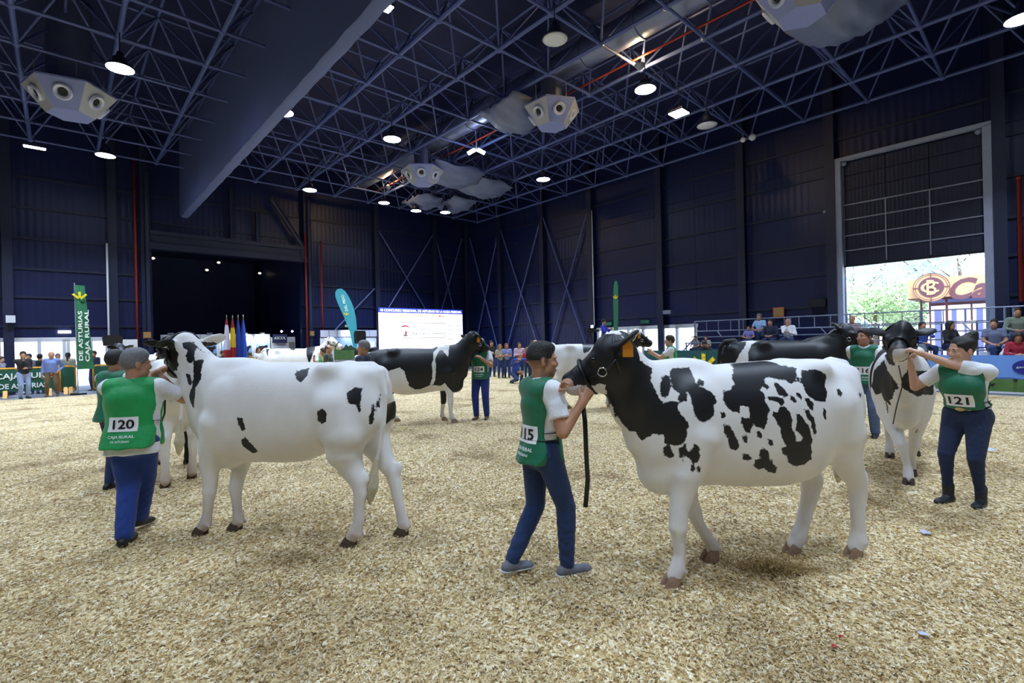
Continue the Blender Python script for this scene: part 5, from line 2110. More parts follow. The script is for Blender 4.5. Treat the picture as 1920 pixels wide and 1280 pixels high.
p116 = person('smiling dark-haired man in a green bib numbered 116 and faded jeans', loc, ang, f116, hgt, 'ruddy', 'short', 'brown', vest=M_VEST_D, number='116', number_side='front', fine=True, h=.008, group=HANDLERS, collar=True,
              legs=denim('faded', '5A6E92'), shoe=M_BOOT, loose=.01, wide=1.05, hands={1: dict(nrm=(.2, -.8, -.3), curl=.6), -1: dict(nrm=(.1, .6, .8), curl=.6)})
loc, ang, hgt = (-.72, 11.15), R_(258), 1.84
L = lambda P: to_local(P, loc, ang, hgt)
f124 = Fig(lean=.0, pelvis=(0, 0, .95), feet={1: (.02, .12, .085), -1: (.05, -.10, .085)}, hands={1: (.30, .12, 1.30), -1: (.26, -.22, 1.36)}, elbow={1: (-.2, .7, -1), -1: (-.2, -.6, -1)}, look=(R_(-40), 0, 0), build=1.05)
p124 = person('man in a green bib numbered 124 half hidden by the black cow he holds', loc, ang, f124, hgt, 'tan', 'thin', 'white', vest=M_VEST_D, number='124', number_side='front', h=.012, group=HANDLERS,
              legs=denim('royal', '1E2F7A'), shoe=M_SHOE_BR, wide=1.05, loose=.008)
fF = Fig(lean=.05, hands={1: (.46, .10, 1.36), -1: (.44, -.10, 1.30)}, elbow={1: (0, .5, -1), -1: (0, -.5, -1)})
pF = person('man in a bright green bib seen side-on before the dark green board', (3.92, 12.2), R_(165), fF, 1.80, 'fair', 'short', 'brown', vest=M_VEST_B, h=.012, group=HANDLERS, legs=denim('blue', '24335C'))
fG = Fig(lean=.05, hands={1: (.30, .18, 1.45), -1: (.34, -.12, 1.40)}, elbow={1: (0, .5, -1), -1: (0, -.5, -1)}, look=(R_(-30), 0, 0))
pG = person('handler in a green bib holding the far white cow near the poster stands', (-6.45, 17.0), R_(240), fG, 1.66, 'tan', 'short', 'brown', vest=M_VEST_B, h=.02, group=HANDLERS)
loc, ang, hgt = (-4.95, 6.15), R_(80), 1.74
fH = Fig(lean=.04, hands={1: (.42, .05, 1.25), -1: (.46, -.25, 1.28)}, elbow={1: (0, .6, -1), -1: (0, -.6, -1)}, look=(R_(-10), 0, 0), build=1.1)
pH = person('handler in a dark green bib mostly hidden behind the grey-haired man', loc, ang, fH, hgt, 'ruddy', 'short', 'black', vest=M_VEST_D, h=.012, group=HANDLERS, collar=True, legs=denim('blue', '24335C'))
# ------------------------------------------------------------------ under the roof: duct, diffusers, draped sheets
dk = empty('air_duct', W(10, 12.55, 10.9), 0, 'long round metal air duct running through the roof trusses', 'air duct')
for k in range(15):
    u = -4 + 2 * k
    HB().htube([(u, 12.55, 10.85), (u + 1.98, 12.55, 10.85)], .43, 18).put('duct_section', M_DUCT, dk, 'auto')
    HB().htube([(u + 1.94, 12.55, 10.85), (u + 2.04, 12.55, 10.85)], .46, 18).put('seam_band', M_DUCT, dk, 'auto')
HB().htube([(-4, 13.2, 10.3), (25.5, 13.2, 10.3)], .035, 6).top('sprinkler_pipe', M_RED, 'thin red sprinkler pipe running beside the round air duct', 'pipe', smooth=True)
M_CREAM = mat('diffuser_cream', 'A4A8B4', .5, var=.05)
M_LILAC = mat('diffuser_lilac', '7E8AC4', .45, var=.05)
M_NOZ = mat('nozzle_white', 'BCC4E0', .35, var=.03)


def diffuser(label, u, v, zc, rot=0.0, s=1.0, riser=.36, zr=10.9):
    r = empty('air_diffuser', W(u, v, zc), rot, label, 'air diffuser', 'hexagonal air diffusers')
    Rt, Rb, h = .98 * s, .50 * s, .62 * s
    P = lambda R, z, k: Vector((R * math.cos(math.pi / 3 * k), R * math.sin(math.pi / 3 * k), z))
    for k in range(6):
        a, b, c, d = P(Rb, 0, k), P(Rb, 0, k + 1), P(Rt, h, k + 1), P(Rt, h, k)
        n = (b - a).cross(d - a).normalized()
        mb = MB().add([a, b, c, d, a - n * .03, b - n * .03, c - n * .03, d - n * .03], [(0, 1, 2, 3), (7, 6, 5, 4), (0, 4, 5, 1), (1, 5, 6, 2), (2, 6, 7, 3), (3, 7, 4, 0)])
        pn = mb.build('side_panel', M_CREAM if k % 2 else M_LILAC, r)
        ce = (a + b + c + d) / 4 + (c + d - a - b) * .03
        q = n.to_track_quat('Z', 'Y').to_matrix()
        nz = MB().lathe([(.20 * s, .0), (.205 * s, .05 * s), (.17 * s, .085 * s), (.12 * s, .06 * s), (.10 * s, .0)], 18)
        nz.v = [tuple(q @ Vector(p) + ce) for p in nz.v]
        no = nz.build('nozzle', M_NOZ, r, 'auto')
        th = MB().lathe([(.0012, .012), (.10 * s, .012), (.10 * s, .0), (.0012, .0)], 16)
        th.v = [tuple(q @ Vector(p) + ce) for p in th.v]
        th.build('throat', M_BLACK, no)
    MB().add([P(Rb, 0, k) for k in range(6)], [tuple(range(5, -1, -1))]).build('base_panel', M_LILAC, r)
    MB().add([P(Rt, h, k) for k in range(6)] + [P(Rt, h + .05, k) for k in range(6)], [tuple(range(6, 12))] + [(k, (k + 1) % 6, 6 + (k + 1) % 6, 6 + k) for k in range(6)]).build('top_plate', M_LILAC, r)
    MB().tube([(0, 0, h), (0, 0, zr - zc)], riser, 16).build('riser', M_DUCT, r, 'auto')
    for a in (0, 1, 2, 3):
        x, y = .7 * s * math.cos(a * 1.57 + .4), .7 * s * math.sin(a * 1.57 + .4)
        MB().tube([(x, y, h), (x, y, 10.2 - zc)], .012, 5).build('hanger_rod', M_GREY, r)
    return r


diffuser('white hexagonal air diffuser hanging beside the draped sheet, upper middle', 11.4, 12.45, 8.95, .25)
diffuser('white hexagonal air diffuser hanging far back before the crumpled sheets', 19.3, 12.3, 8.95, .1)
diffuser('white hexagonal air diffuser cut by the top edge of the picture', 3.8, 12.6, 8.95, .8)
diffuser('cream hexagonal air diffuser hanging left of the big round lamp', 19.97, .35, 8.85, .5, 1.15, .55, 12.2)
M_SHEET = mat('draped_plastic', '626C92', .45, var=.12, scale=3, bump=.4, bscale=5)


def sheet(label, u, v, lu, lv, z=10.05, sag=.6, seed=1, tilt=0.0):
    rnd = random.Random(seed)
    n, m = 18, 14
    vs, fs = [], []
    ph = [rnd.uniform(0, 6) for _ in range(4)]
    for i in range(n + 1):
        for j in range(m + 1):
            a, b = i / n * 2 - 1, j / m * 2 - 1
            sg = sag * (1 - a * a) * (1 - .7 * b * b) + .06 * math.sin(7 * a + ph[0]) * math.sin(5 * b + ph[1]) + .05 * math.sin(16 * a + ph[2] + 3 * b)
            vs.append(W(u + a * lu / 2 * (1 - .12 * b * b), v + b * lv / 2 * (1 - .12 * a * a), z - sg + tilt * a))
    for i in range(n):
        for j in range(m):
            k = i * (m + 1) + j
            fs.append((k, k + 1, k + m + 2, k + m + 1))
    o = HB().add(vs, fs).top('draped_sheet', M_SHEET, label, 'plastic sheet', 'plastic sheets hung under the trusses', smooth=True)
    md = o.modifiers.new('thickness', 'SOLIDIFY')
    md.thickness = .01
    return o


sheet('grey plastic sheet sagging left of the upper middle air diffuser', 12.9, 12.1, 2.2, 2.2, 9.95, .7, 1)
sheet('long crumpled plastic sheet right of the far air diffuser', 19.4, 13.9, 2.1, 3.2, 9.9, .7, 2)
sheet('plastic sheet sagging like a bowl under the roof edge far back', 20.2, 16.6, 2.4, 2.6, 9.9, .5, 3)
sheet('crumpled sheet behind the left one of the two small far lamps', 24.2, 15.4, 2.2, 1.9, 9.9, .5, 4)
sheet('crumpled sheet behind the right one of the two small far lamps', 23.6, 17.2, 2.4, 1.9, 9.9, .5, 5)
sheet('pale plastic sheet hanging at the top edge right of the cut diffuser', 3.5, 14.3, 2.6, 3.0, 9.9, .8, 6)

# warm work lights on two truss nodes
for lb, u, v in (('yellow work light fixed on the truss node above the right round lamp', 8.4, 13.15), ('yellow work light fixed on a truss node far back', 23.6, 12.9)):
    r = empty('work_light', W(u, v, 10.0), 0, lb, 'work light', 'yellow work lights on the trusses')
    MB().lathe([(.05, -.1), (.16, 0), (.17, .04), (.15, .05)], 14).build('reflector', M_GREY, r, True)
    MB().sphere((0, 0, .05), .07, 10, 6).build('bulb', mat('warm_bulb', 'FFD890', .4, var=0, emit='FFC468', estr=12), r, True)
    l = bpy.data.lights.new('work_light_glow', 'POINT')
    l.energy = 260
    l.color = (1, .66, .25)
    l.shadow_soft_size = .08
    lo_ = bpy.data.objects.new('work_light_glow', l)
    COL.objects.link(lo_)
    lo_.parent = r
    lo_.location = (0, 0, .12)
# cameras and speakers at the roof edge
for k, (x, y, lb) in enumerate(((1393, 262, 'small white ball camera on the lower chord over the long wall'), (1411, 257, 'round white loudspeaker beside the small ball camera on the chord'))):
    p = on_z(x, y, 9.98)
    r = empty('dome_camera', p, 0, lb, 'camera', 'fittings on the roof edge')
    MB().sphere((0, 0, 0), .11 + .03 * k, 12, 8).build('dome', M_WHITE, r, True)
    MB().tube([(0, 0, .08), (0, 0, .25)], .025, 6).build('stem', M_GREY, r)
p = on_z(893, 284, 9.6)
r = empty('twin_floodlight', p, 0, 'twin white emergency floodlight hanging in the roof centre', 'lamp')
for s in (-1, 1):
    MB().box((-.16, -.05, -.06), (.16, .05, .06), Matrix.Translation((s * .2, 0, 0)) @ Matrix.Rotation(s * .5, 4, 'Y')).build('lamp_head', M_LENS if 'M_LENS' in globals() else M_WHITE, r)
MB().tube([(0, 0, 0), (0, 0, .6)], .02, 6).build('stem', M_GREY, r)


# ------------------------------------------------------------------ faces on hall walls: frames for lettering
def face_far(v, z, u):
    """face looking back into the hall (towards smaller u): reading runs towards larger v"""
    return face_M(W(u, v, z), VX, ZX)


def face_long(u, z, v):
    """face on the long-wall side, looking towards smaller v: reading runs towards smaller u"""
    return face_M(W(u, v, z), -UX, ZX)


def rel(M, parent):
    return Matrix.Translation(-Vector(parent.location)) @ M


def emis(name, col, s):
    return mat(name, col, .5, var=0, emit=col, estr=s)


# --- LED screen
M_SCR = emis('screen_white', 'F6F4FA', .85)
M_SCR_B = emis('screen_blue', '2A3CC8', .8)
M_SCR_O = emis('screen_peach', 'FFE9D0', 1.2)
M_SCR_T = emis('screen_text_white', 'FFFFFF', 1.4)
M_TXT_O = mat('screen_orange_text', 'B0602C', .6)
M_TXT_G = mat('screen_grey_text', '50505E', .6)
M_TXT_D = mat('screen_dark_text', '3A3A48', .6)
sc_ = empty('led_screen', W(26.0, 16.4, 0), 0, 'large bright screen with the contest title across its top', 'screen')
HB().hbox(26.02, 26.15, 13.38, 19.38, 1.35, 3.88).put('frame', M_BLACK, sc_)
HB().hbox(25.99, 26.02, 13.42, 19.34, 1.4, 3.56).put('display', M_SCR, sc_)
HB().hbox(25.985, 26.02, 13.42, 19.34, 3.56, 3.84).put('title_bar', M_SCR_B, sc_)
HB().hbox(25.985, 26.0, 13.42, 19.34, 3.30, 3.56).put('subtitle_bar', M_SCR_O, sc_)
put_text('48 CONCURSO REGIONAL DE ASTURIAS DE LA RAZA FRISONA', rel(face_far(16.38, 3.70, 25.98), sc_), width=5.75, height=.15, mt=M_SCR_T, parent=sc_, bold=.02)
put_text('Sección 7 - Novillas De 23 A 26 Meses', rel(face_far(16.35, 3.43, 25.98), sc_), width=3.3, height=.14, mt=M_TXT_O, parent=sc_, bold=.01)
put_text('Patrocinada por:', rel(face_far(16.4, 3.16, 25.985), sc_), width=1.3, height=.09, mt=M_TXT_G, parent=sc_)
for z, nn in ((2.84, 0), (2.55, 0), (2.27, 0), (1.98, 1), (1.70, 1), (1.5, 1)):
    for k in range(9):
        v = 13.75 + k * .66
        if not nn and 14.8 < v < 17.9:
            continue
        put_text('ASCOL', rel(face_far(v, z, 25.985), sc_), width=.5, height=.06, mt=M_TXT_G, parent=sc_)
for a in ((14.82, 17.95, 2.98, 3.0), (14.82, 17.95, 2.08, 2.10), (14.82, 14.84, 2.1, 2.98), (17.93, 17.95, 2.1, 2.98)):
    HB().hbox(25.98, 25.99, *a).put('sponsor_frame', M_TXT_G, sc_)
put_text('Ganadería', rel(face_far(16.2, 2.62, 25.985), sc_), width=1.2, height=.1, mt=M_TXT_G, parent=sc_)
put_text('La Cajón  Nixon', rel(face_far(16.75, 2.34, 25.985), sc_), width=2.2, height=.2, mt=M_TXT_D, parent=sc_)
HB().add([W(25.98, 15.12 + .26 * math.cos(a), 2.72 + .12 * math.sin(a)) for a in [math.pi * k / 8 for k in range(9)]] + [W(25.98, 15.12 + .26 * math.cos(a), 2.66 + .10 * math.sin(a)) for a in [math.pi * k / 8 for k in range(8, -1, -1)]], [tuple(range(18))]).put('emblem_arch', mat('emblem_red', 'C02A40', .6), sc_)
HB().add([W(25.98, 14.9, 2.26), W(25.98, 15.34, 2.26), W(25.98, 15.2, 2.2), W(25.98, 15.04, 2.2)], [(0, 1, 2, 3)]).put('emblem_base', mat('emblem_navy', '1E2450', .6), sc_)
HB().add([W(25.98, 15.05, 2.27), W(25.98, 15.2, 2.27), W(25.98, 15.26, 2.42), W(25.98, 15.12, 2.55)], [(0, 1, 2, 3)]).put('emblem_figure', mat('emblem_pink', 'D06A6A', .6), sc_)
for v in (13.6, 15.5, 17.4, 19.2):
    HB().hbox(26.05, 26.13, v - .05, v + .05, 0, 1.4).put('support_leg', M_BLACK, sc_)
HB().hbox(26.06, 26.10, 13.4, 19.36, 0, 1.35).put('skirt', mat('screen_skirt', '101A3C', .8), sc_)


# --- ears of wheat emblem
def wheat(M, size, mt, parent, name='wheat_emblem', leaves=True):
    out = []

    def ear(a, ln, off):
        R = Matrix.Rotation(a, 4, 'Y')
        pl = [(-.13, 0), (-.13, ln), (-.065, ln - .13), (0, ln - .02), (.065, ln - .13), (.13, ln), (.13, 0), (.0, .12)]
        mb = MB()
        t = Matrix.Scale(size, 4) @ Matrix.Translation((off, 0, 0)) @ R
        mb.prism(pl, .01, t)
        o = mb.build(name, mt, parent)
        o.matrix_basis = M
        for k in range(3):
            for s in (-1, 1):
                z = .22 + k * (ln - .35) / 3
                d = MB().prism([(s * .065 - .028, z), (s * .065, z + .09), (s * .065 + .028, z), (s * .065, z - .05)], .004, t, -.004)
                q = d.build('grain_mark', mat('wheat_dark', '2A3A18', .6), o)
    ear(0, 1.0, 0)
    ear(.80, .98, .05)
    ear(-.80, .98, -.05)


# --- green rectangular flag banner on the left
M_FGREEN = cloth('banner_green', '1E6B44', .7, .3, 6)
M_TEAL = cloth('banner_teal', '2E8C96', .7, .2, 6)
bn = empty('flag_banner', W(26.6, .72, 0), 0, 'tall narrow green flag banner with a yellow wheat emblem at its top', 'banner')
vs, fs = [], []
for i in range(25):
    t = i / 24
    z = 1.0 + 3.4 * t
    for j in range(6):
        s = j / 5
        v = (.50 + (.46 - .50) * t) + s * (.50 - .20 * t)
        vs.append(W(26.6 + .05 * math.sin(6 * s + 4 * t), v, z))
for i in range(24):
    for j in range(5):
        k = i * 6 + j
        fs.append((k, k + 1, k + 7, k + 6))
o = HB().add(vs, fs).put('flag', M_FGREEN, bn, True)
HB().htube([(26.65, .49, 0), (26.65, .45, 4.5)], .02, 6).put('pole', M_GREY, bn)
HB().hbox(26.4, 26.9, .25, .75, 0, .05).put('base_plate', M_BLACK, bn)
wheat(rel(face_far(.60, 3.85, 26.53), bn), .30, M_YEL_INK, bn)
for s, v, ln, hh in (('CAJA RURAL', .82, 2.1, .17), ('DE ASTURIAS', .60, 2.0, .13)):
    Mv = face_M(W(26.52, v, 2.35), ZX, -VX)
    put_text(s, rel(Mv, bn), width=ln, height=hh, mt=M_WHITE_INK, parent=bn, bold=.02)


def feather(label, u, v0, z0, pts, mt, axis_far=True, text=None, wh=None):
    """pts: outline in metres (across, up)"""
    r = empty('feather_flag', W(u, v0, 0), 0, label, 'banner', 'feather flags')
    hb = HB()
    n = len(pts)
    for d in (-.01, .01):
        for (a, z) in pts:
            hb.v.append(tuple(W(u + d, v0 + a, z0 + z) if axis_far else W(u + a, v0 + d, z0 + z)))
    hb.f.append(tuple(range(n)))
    hb.f.append(tuple(range(2 * n - 1, n - 1, -1)))
    for i in range(n):
        hb.f.append((i, (i + 1) % n, n + (i + 1) % n, n + i))
    hb.put('flag', mt, r)
    pole = [(0, -z0)] + [p for p in pts if p[0] >= -.02][:6]
    HB().tube([W(u + .03, v0 + a, z0 + z) if axis_far else W(u + a, v0 + .03, z0 + z) for a, z in [(0, -z0), (0, 0)]], .02, 6).put('pole', M_GREY, r)
    HB().hbox(u - .25, u + .25, v0 - .25, v0 + .25, 0, .05).put('base_plate', M_BLACK, r)
    if text:
        Mv = face_M(W(u - .03, v0 + text[1], z0 + text[2]), (ZX + VX * text[4]), (-VX + ZX * text[4]))
        put_text(text[0], rel(Mv, r), width=text[3], height=.16, mt=M_WHITE_INK, parent=r, bold=.01)
    if wh:
        wheat(rel(face_far(v0 + wh[0], z0 + wh[1], u - .03) if axis_far else face_long(u + wh[0], z0 + wh[1], v0 - .03), r), wh[2], M_YEL_INK, r)
    return r


feather('teal feather flag with white lettering leaning left of the big screen', 27.5, 12.78, 2.2,
        [(0, -.6), (.02, .4), (-.02, 1.1), (-.16, 1.75), (-.38, 2.25), (-.62, 2.62), (-.85, 2.78), (-1.08, 2.74), (-1.22, 2.56), (-1.22, 2.3), (-1.05, 1.85), (-.72, 1.1), (-.42, .3), (-.22, -.6)], M_TEAL, True, ('DEL PESO', -.70, 1.95, .95, -.28), (-.62, 1.25, .2))
feather('narrow green and yellow feather flag behind the cameraman in blue', 15.0, 20.6, 2.0,
        [(0, -.4), (.0, 1.6), (-.04, 2.35), (-.12, 2.62), (-.24, 2.66), (-.32, 2.4), (-.30, 1.2), (-.2, -.4)], M_FGREEN, False, None, (-.16, 1.75, .2))

# --- four flags on staffs behind a draped table
M_STAFF = mat('flag_staff', '8A6A3A', .4, var=.2)


def staff_flag(label, px, cols):
    b = on_u(px, 660, 24.0)
    u, v, _ = uvz(b)
    r = empty('standing_flag', W(24, v, 0), 0, label, 'flag', 'standing flags on staffs')
    HB().htube([(24, v, 0), (24, v + .01, 3.05)], .017, 6).put('staff', M_STAFF, r)
    HB().sphere(W(24, v + .01, 3.1), (.025, .025, .06), 8, 6).put('finial', M_RING, r, True)
    HB().hbox(23.85, 24.15, v - .12, v + .12, 0, .06).put('foot', M_BLACK, r)
    n = 20
    lv = [(2.95, .02), (2.7, .055), (2.35, .085), (2.0, .10), (1.6, .12), (1.25, .11)]
    for q, (mt, z1, z0) in enumerate(cols):
        rows = [(z, np.interp(z, [a[0] for a in lv][::-1], [a[1] for a in lv][::-1])) for z in np.linspace(z1, z0, 6)]
        vs = []
        for z, R in rows:
            for k in range(n):
                a = 2 * math.pi * k / n
                rr = R * (1 + .22 * math.sin(5 * a + z * 2))
                vs.append(W(24 + rr * .7 * math.cos(a), v + rr * math.sin(a), z))
        fs = [(i * n + k, i * n + (k + 1) % n, (i + 1) * n + (k + 1) % n, (i + 1) * n + k) for i in range(5) for k in range(n)]
        HB().add(vs, fs).put('cloth', mt, r, True)


fR, fY, fB, fW = cloth('flag_red', 'A01C22'), cloth('flag_yellow', 'D8B81E'), cloth('flag_blue', '1C3A9A'), cloth('flag_white', 'C9C6DC')
staff_flag('white and red draped flag on a staff, leftmost of four', 426, [(fR, 2.95, 2.72), (fW, 2.72, 1.65), (fR, 1.65, 1.3)])
staff_flag('red and yellow draped flag on a staff', 437, [(fR, 2.95, 2.6), (fY, 2.6, 1.75), (fR, 1.75, 1.3)])
staff_flag('blue draped flag beside the red and yellow one', 447.5, [(fB, 2.95, 1.3)])
staff_flag('blue draped flag on a staff, rightmost of four', 457, [(cloth('flag_royal', '2448B8'), 2.95, 1.3)])

M_DRAPE = cloth('table_drape', '11152A', .85, .3, 6)
tb = empty('draped_table', W(23.2, 5.5, 0), 0, 'long table with a dark drape and white number plates', 'table')
HB().hbox(22.9, 23.5, 4.0, 7.4, .96, 1.02).put('table_top', M_DRAPE, tb)
HB().hbox(22.93, 23.47, 4.03, 7.37, 0, .96).put('drape', M_DRAPE, tb)
for px, s in ((404, '60'), (439, '60'), (469, '52')):
    p_ = on_u(px, 675, 22.89)
    u_, v_, z_ = uvz(p_)
    HB().hbox(22.86, 22.89, v_ - .16, v_ + .16, .98, 1.26).put('number_card', M_PLATE, tb)
    put_text(s, rel(face_far(v_, 1.12, 22.855), tb), width=.2, height=.16, mt=M_INK, parent=tb, bold=.01)
for px in (422, 452, 480):
    u_, v_, z_ = uvz(on_u(px, 675, 22.89))
    HB().lathe([(.08, 0), (.11, .05), (.09, .28), (.06, .3)], 12, tuple(W(23.1, v_, 1.02))).top('trophy', mat('trophy_brass', '8A7440', .3, metal=.8), 'small brass trophy on the draped table at column %d' % (1 + (px - 422) // 29) if False else {422: 'small brass trophy on the draped table left of the middle card', 452: 'small brass trophy on the draped table right of the middle card', 480: 'small brass trophy at the right end of the draped table'}[px], 'trophy', 'trophies on the draped table', smooth=True)

# --- poster stands in the opening
M_PSKY = mat('poster_sky', '8FB4E8', .5, var=.15, scale=3)
M_PGRASS = mat('poster_grass', '4A6A3C', .5, var=.4, scale=5)
COWSIL = [(-.5, .55), (-.52, .25), (-.46, -.25), (-.38, -.25), (-.36, .05), (-.1, -.02), (.2, .0), (.22, -.25), (.30, -.25), (.32, .1), (.42, .3), (.62, .38), (.66, .5), (.5, .66), (.38, .6), (.2, .55)]
M_PCOW = mat('poster_cow', '1A1A1E', .6)
M_SPOT = emis('spot_glow', 'FFFFFF', 9.0)
pd = [('with a black cow poster beside the white heifer', 3.75), ('with a blue and green cow poster left of the flags', 4.62), ('behind the white and red flag', 5.49), ('right behind the blue flags', 6.36), ('with a cow poster right of the blue flags', 7.23), ('with a cow poster left of the dark sign', 8.10)]
for k, (lb, v) in enumerate(pd):
    r = empty('poster_stand', W(30.6, v + .42, 0), 0, 'white exhibition panel ' + lb, 'poster stand', 'white poster stands in the opening')
    HB().hbox(30.6, 30.66, v, v + .85, 0, 2.48).put('panel', M_WHITE, r)
    HB().hbox(30.56, 30.60, v + .12, v + .74, .95, 1.45).put('poster_meadow', M_PGRASS, r)
    HB().hbox(30.56, 30.60, v + .12, v + .74, 1.45, 2.12).put('poster_sky', M_PSKY, r)
    pm_ = HB()
    pm_.add([W(30.55, v + .43 + a * .42, 1.5 + b * .55) for a, b in COWSIL], [tuple(range(len(COWSIL)))]).put('poster_cow', M_PCOW, r)
    HB().hbox(30.5, 30.62, v + .3, v + .55, 2.5, 2.56).put('spot_arm', M_GREY, r)
    if k in (3, 4, 5):
        HB().sphere(W(30.35, v + .42, 2.45), .05, 10, 6).put('spot_lamp', M_SPOT, r, True)
        area(W(30.3, v + .42, 2.4) - Vector(r.location), .12, 14, (1, 1, 1), r).rotation_euler = (math.radians(55), 0, math.atan2(UX.y, UX.x) - math.pi / 2)
as_ = empty('sign_stand', W(30.5, 9.5, 0), 0, 'white stand with a dark blue ASCOL sign on top', 'sign')
HB().hbox(30.6, 30.66, 9.0, 10.35, 0, 2.3).put('panel', M_WHITE, as_)
HB().hbox(30.45, 30.5, 9.05, 9.85, 1.95, 2.45).put('sign_board', mat('sign_navy', '262A58', .6), as_)
put_text('ASCOL', rel(face_far(9.45, 2.24, 30.44), as_), width=.66, height=.16, mt=M_WHITE_INK, parent=as_, bold=.02)
HB().hbox(30.56, 30.6, 10.0, 10.3, 1.1, 2.0).put('poster', mat('poster_grey', '8A8478', .6), as_)
for v in (9.5, 10.1):
    HB().sphere(W(30.3, v, 2.62), .06, 10, 6).put('spot_lamp', M_SPOT, as_, True)
for k, (x, y) in enumerate(((287, 485), (410, 493), (388, 507), (487, 513), (516, 499))):
    p_ = on_u(x, y, 38)
    o = HB().lathe([(.001, -.05), (.10, 0), (.1, .06), (.05, .1)], 10, tuple(p_)).top('small_downlight', M_LENS_S if 'M_LENS_S' in globals() else emis('far_lamp', 'FFF2D8', 1.6), ['leftmost tiny lamp in the dark opening', 'tiny lamp high in the middle of the dark opening', 'tiny lamp just below the highest one in the opening', 'lowest tiny lamp on the right inside the opening', 'rightmost tiny lamp in the dark opening'][k], 'lamp', 'tiny lamps in the dark opening', smooth=True)

# --- white exhibition stand right of the opening
st = empty('exhibition_stand', W(28.3, 12.6, 0), 0, 'white panelled exhibition stand with a blue landscape print', 'stand')
for k in range(4):
    v = 10.95 + k * .87
    HB().hbox(28.3, 28.36, v + .01, v + .86, 0, 2.2).put('wall_panel', M_WHITE, st)
for k in range(7):
    v = 10.95 + k * .5
    HB().hbox(28.24, 28.32, v + .015, v + .485, 2.23, 2.62).put('fascia_panel', mat('fascia_white', 'C9CCE0', .5, var=.04), st)
HB().hbox(28.24, 28.29, 11.75, 13.5, .9, 1.5).put('print_meadow', M_PGRASS, st)
HB().hbox(28.24, 28.29, 11.75, 13.5, 1.5, 2.15).put('print_sky', mat('print_sky', '9AB8F0', .5, var=.15, scale=3), st)
tree_ = HB()
tree_.add([W(28.23, 12.6 + a, 1.45 + b) for a, b in ((-.5, 0), (-.42, .2), (-.3, .12), (-.15, .35), (0, .2), (.15, .3), (.3, .15), (.5, .1), (.55, 0))], [tuple(range(9))]).put('print_trees', mat('print_dark_green', '1E3A24', .6), st)
HB().hbox(28.1, 28.2, 13.75, 14.2, .9, 1.9).put('light_box', emis('light_box', 'BFD0FF', .9), st)
HB().hbox(28.1, 28.2, 12.3, 13.0, 2.48, 2.58).put('strip_lamp', M_SPOT, st)
area(W(27.9, 12.6, 2.6) - Vector(st.location), .5, 8, (.8, .86, 1), st).rotation_euler = (math.radians(35), 0, math.atan2(UX.y, UX.x) - math.pi / 2)


# --- wall fittings
def wall_box(name, label, cat, px, py, axis, size, mt, off=.12, group=None, front=None):
    p_ = on_u(px, py, WALL_U - off) if axis == 'far' else on_v(px, py, WALL_V - off)
    u_, v_, z_ = uvz(p_)
    w_, h_, d_ = size
    r = empty(name, W(u_, v_, z_ - h_ / 2), 0, label, cat, group)
    bx = (u_ - d_ / 2, u_ + d_ / 2, v_ - w_ / 2, v_ + w_ / 2) if axis == 'far' else (u_ - w_ / 2, u_ + w_ / 2, v_ - d_ / 2, v_ + d_ / 2)
    HB().hbox(*bx, z_ - h_ / 2, z_ + h_ / 2).put('casing', mt, r)
    if front:
        fx = (u_ - d_ / 2 - .012, u_ - d_ / 2, v_ - w_ * .42, v_ + w_ * .42) if axis == 'far' else (u_ - w_ * .42, u_ + w_ * .42, v_ - d_ / 2 - .012, v_ - d_ / 2)
        HB().hbox(*fx, z_ - h_ * .42, z_ + h_ * .42).put('face', front, r)
    return r, (u_, v_, z_)


M_ESIGN = mat('orange_sign', 'C8622C', .6)
M_EYEL = mat('sign_cream', 'A88450', .6)
wall_box('fire_sign', 'orange fire point sign on the long wall above the bleachers', 'sign', 1460, 585, 'long', (.42, .4, .05), M_ESIGN, .2, 'fire point signs', M_EYEL)
wall_box('fire_sign', 'cream fire sign left of the dark opening', 'sign', 276, 628, 'far', (.3, .3, .05), M_ESIGN, .5, 'fire point signs', M_EYEL)
wall_box('fire_sign', 'cream fire sign on the column right of the dark opening', 'sign', 585, 625, 'far', (.28, .32, .05), M_BLACK, .6, 'fire point signs', M_EYEL)
wall_box('wall_speaker', 'black loudspeaker box on the long wall left of the open gate', 'loudspeaker', 1533, 568, 'long', (.62, .32, .3), M_BLACK, .25, None, mat('speaker_mesh', '1A1C24', .8))
wall_box('junction_box', 'white junction box on the far left column', 'box', 20, 598, 'far', (.28, .3, .12), M_WHITE, .55)
wall_box('emergency_light', 'lit emergency strip above the far left windows', 'lamp', 121, 622, 'far', (.42, .12, .1), emis('strip_glow', 'F4F8FF', 5.0), .15, 'emergency strips')
wall_box('exit_sign', 'green exit sign above the left exit door', 'sign', 1140, 607, 'long', (.5, .16, .05), mat('exit_green', '2F7A5A', .6), .15, 'green exit signs')
wall_box('exit_sign', 'green exit sign above the right exit door', 'sign', 1209, 603, 'long', (.5, .16, .05), mat('exit_green', '2F7A5A', .6), .15, 'green exit signs')
wall_box('exit_sign', 'pale exit sign above the white exhibition stand', 'sign', 653, 611, 'far', (.42, .14, .05), mat('exit_pale', 'A8B8A8', .6), .15, 'green exit signs')
wall_box('cctv_camera', 'grey surveillance camera on a column of the long wall', 'camera', 1252, 585, 'long', (.4, .18, .2), M_GREY, .6)
wall_box('wall_sensor', 'small pale sensor on the long wall left of the gate', 'box', 1548, 397, 'long', (.16, .1, .08), M_GREY, .12)


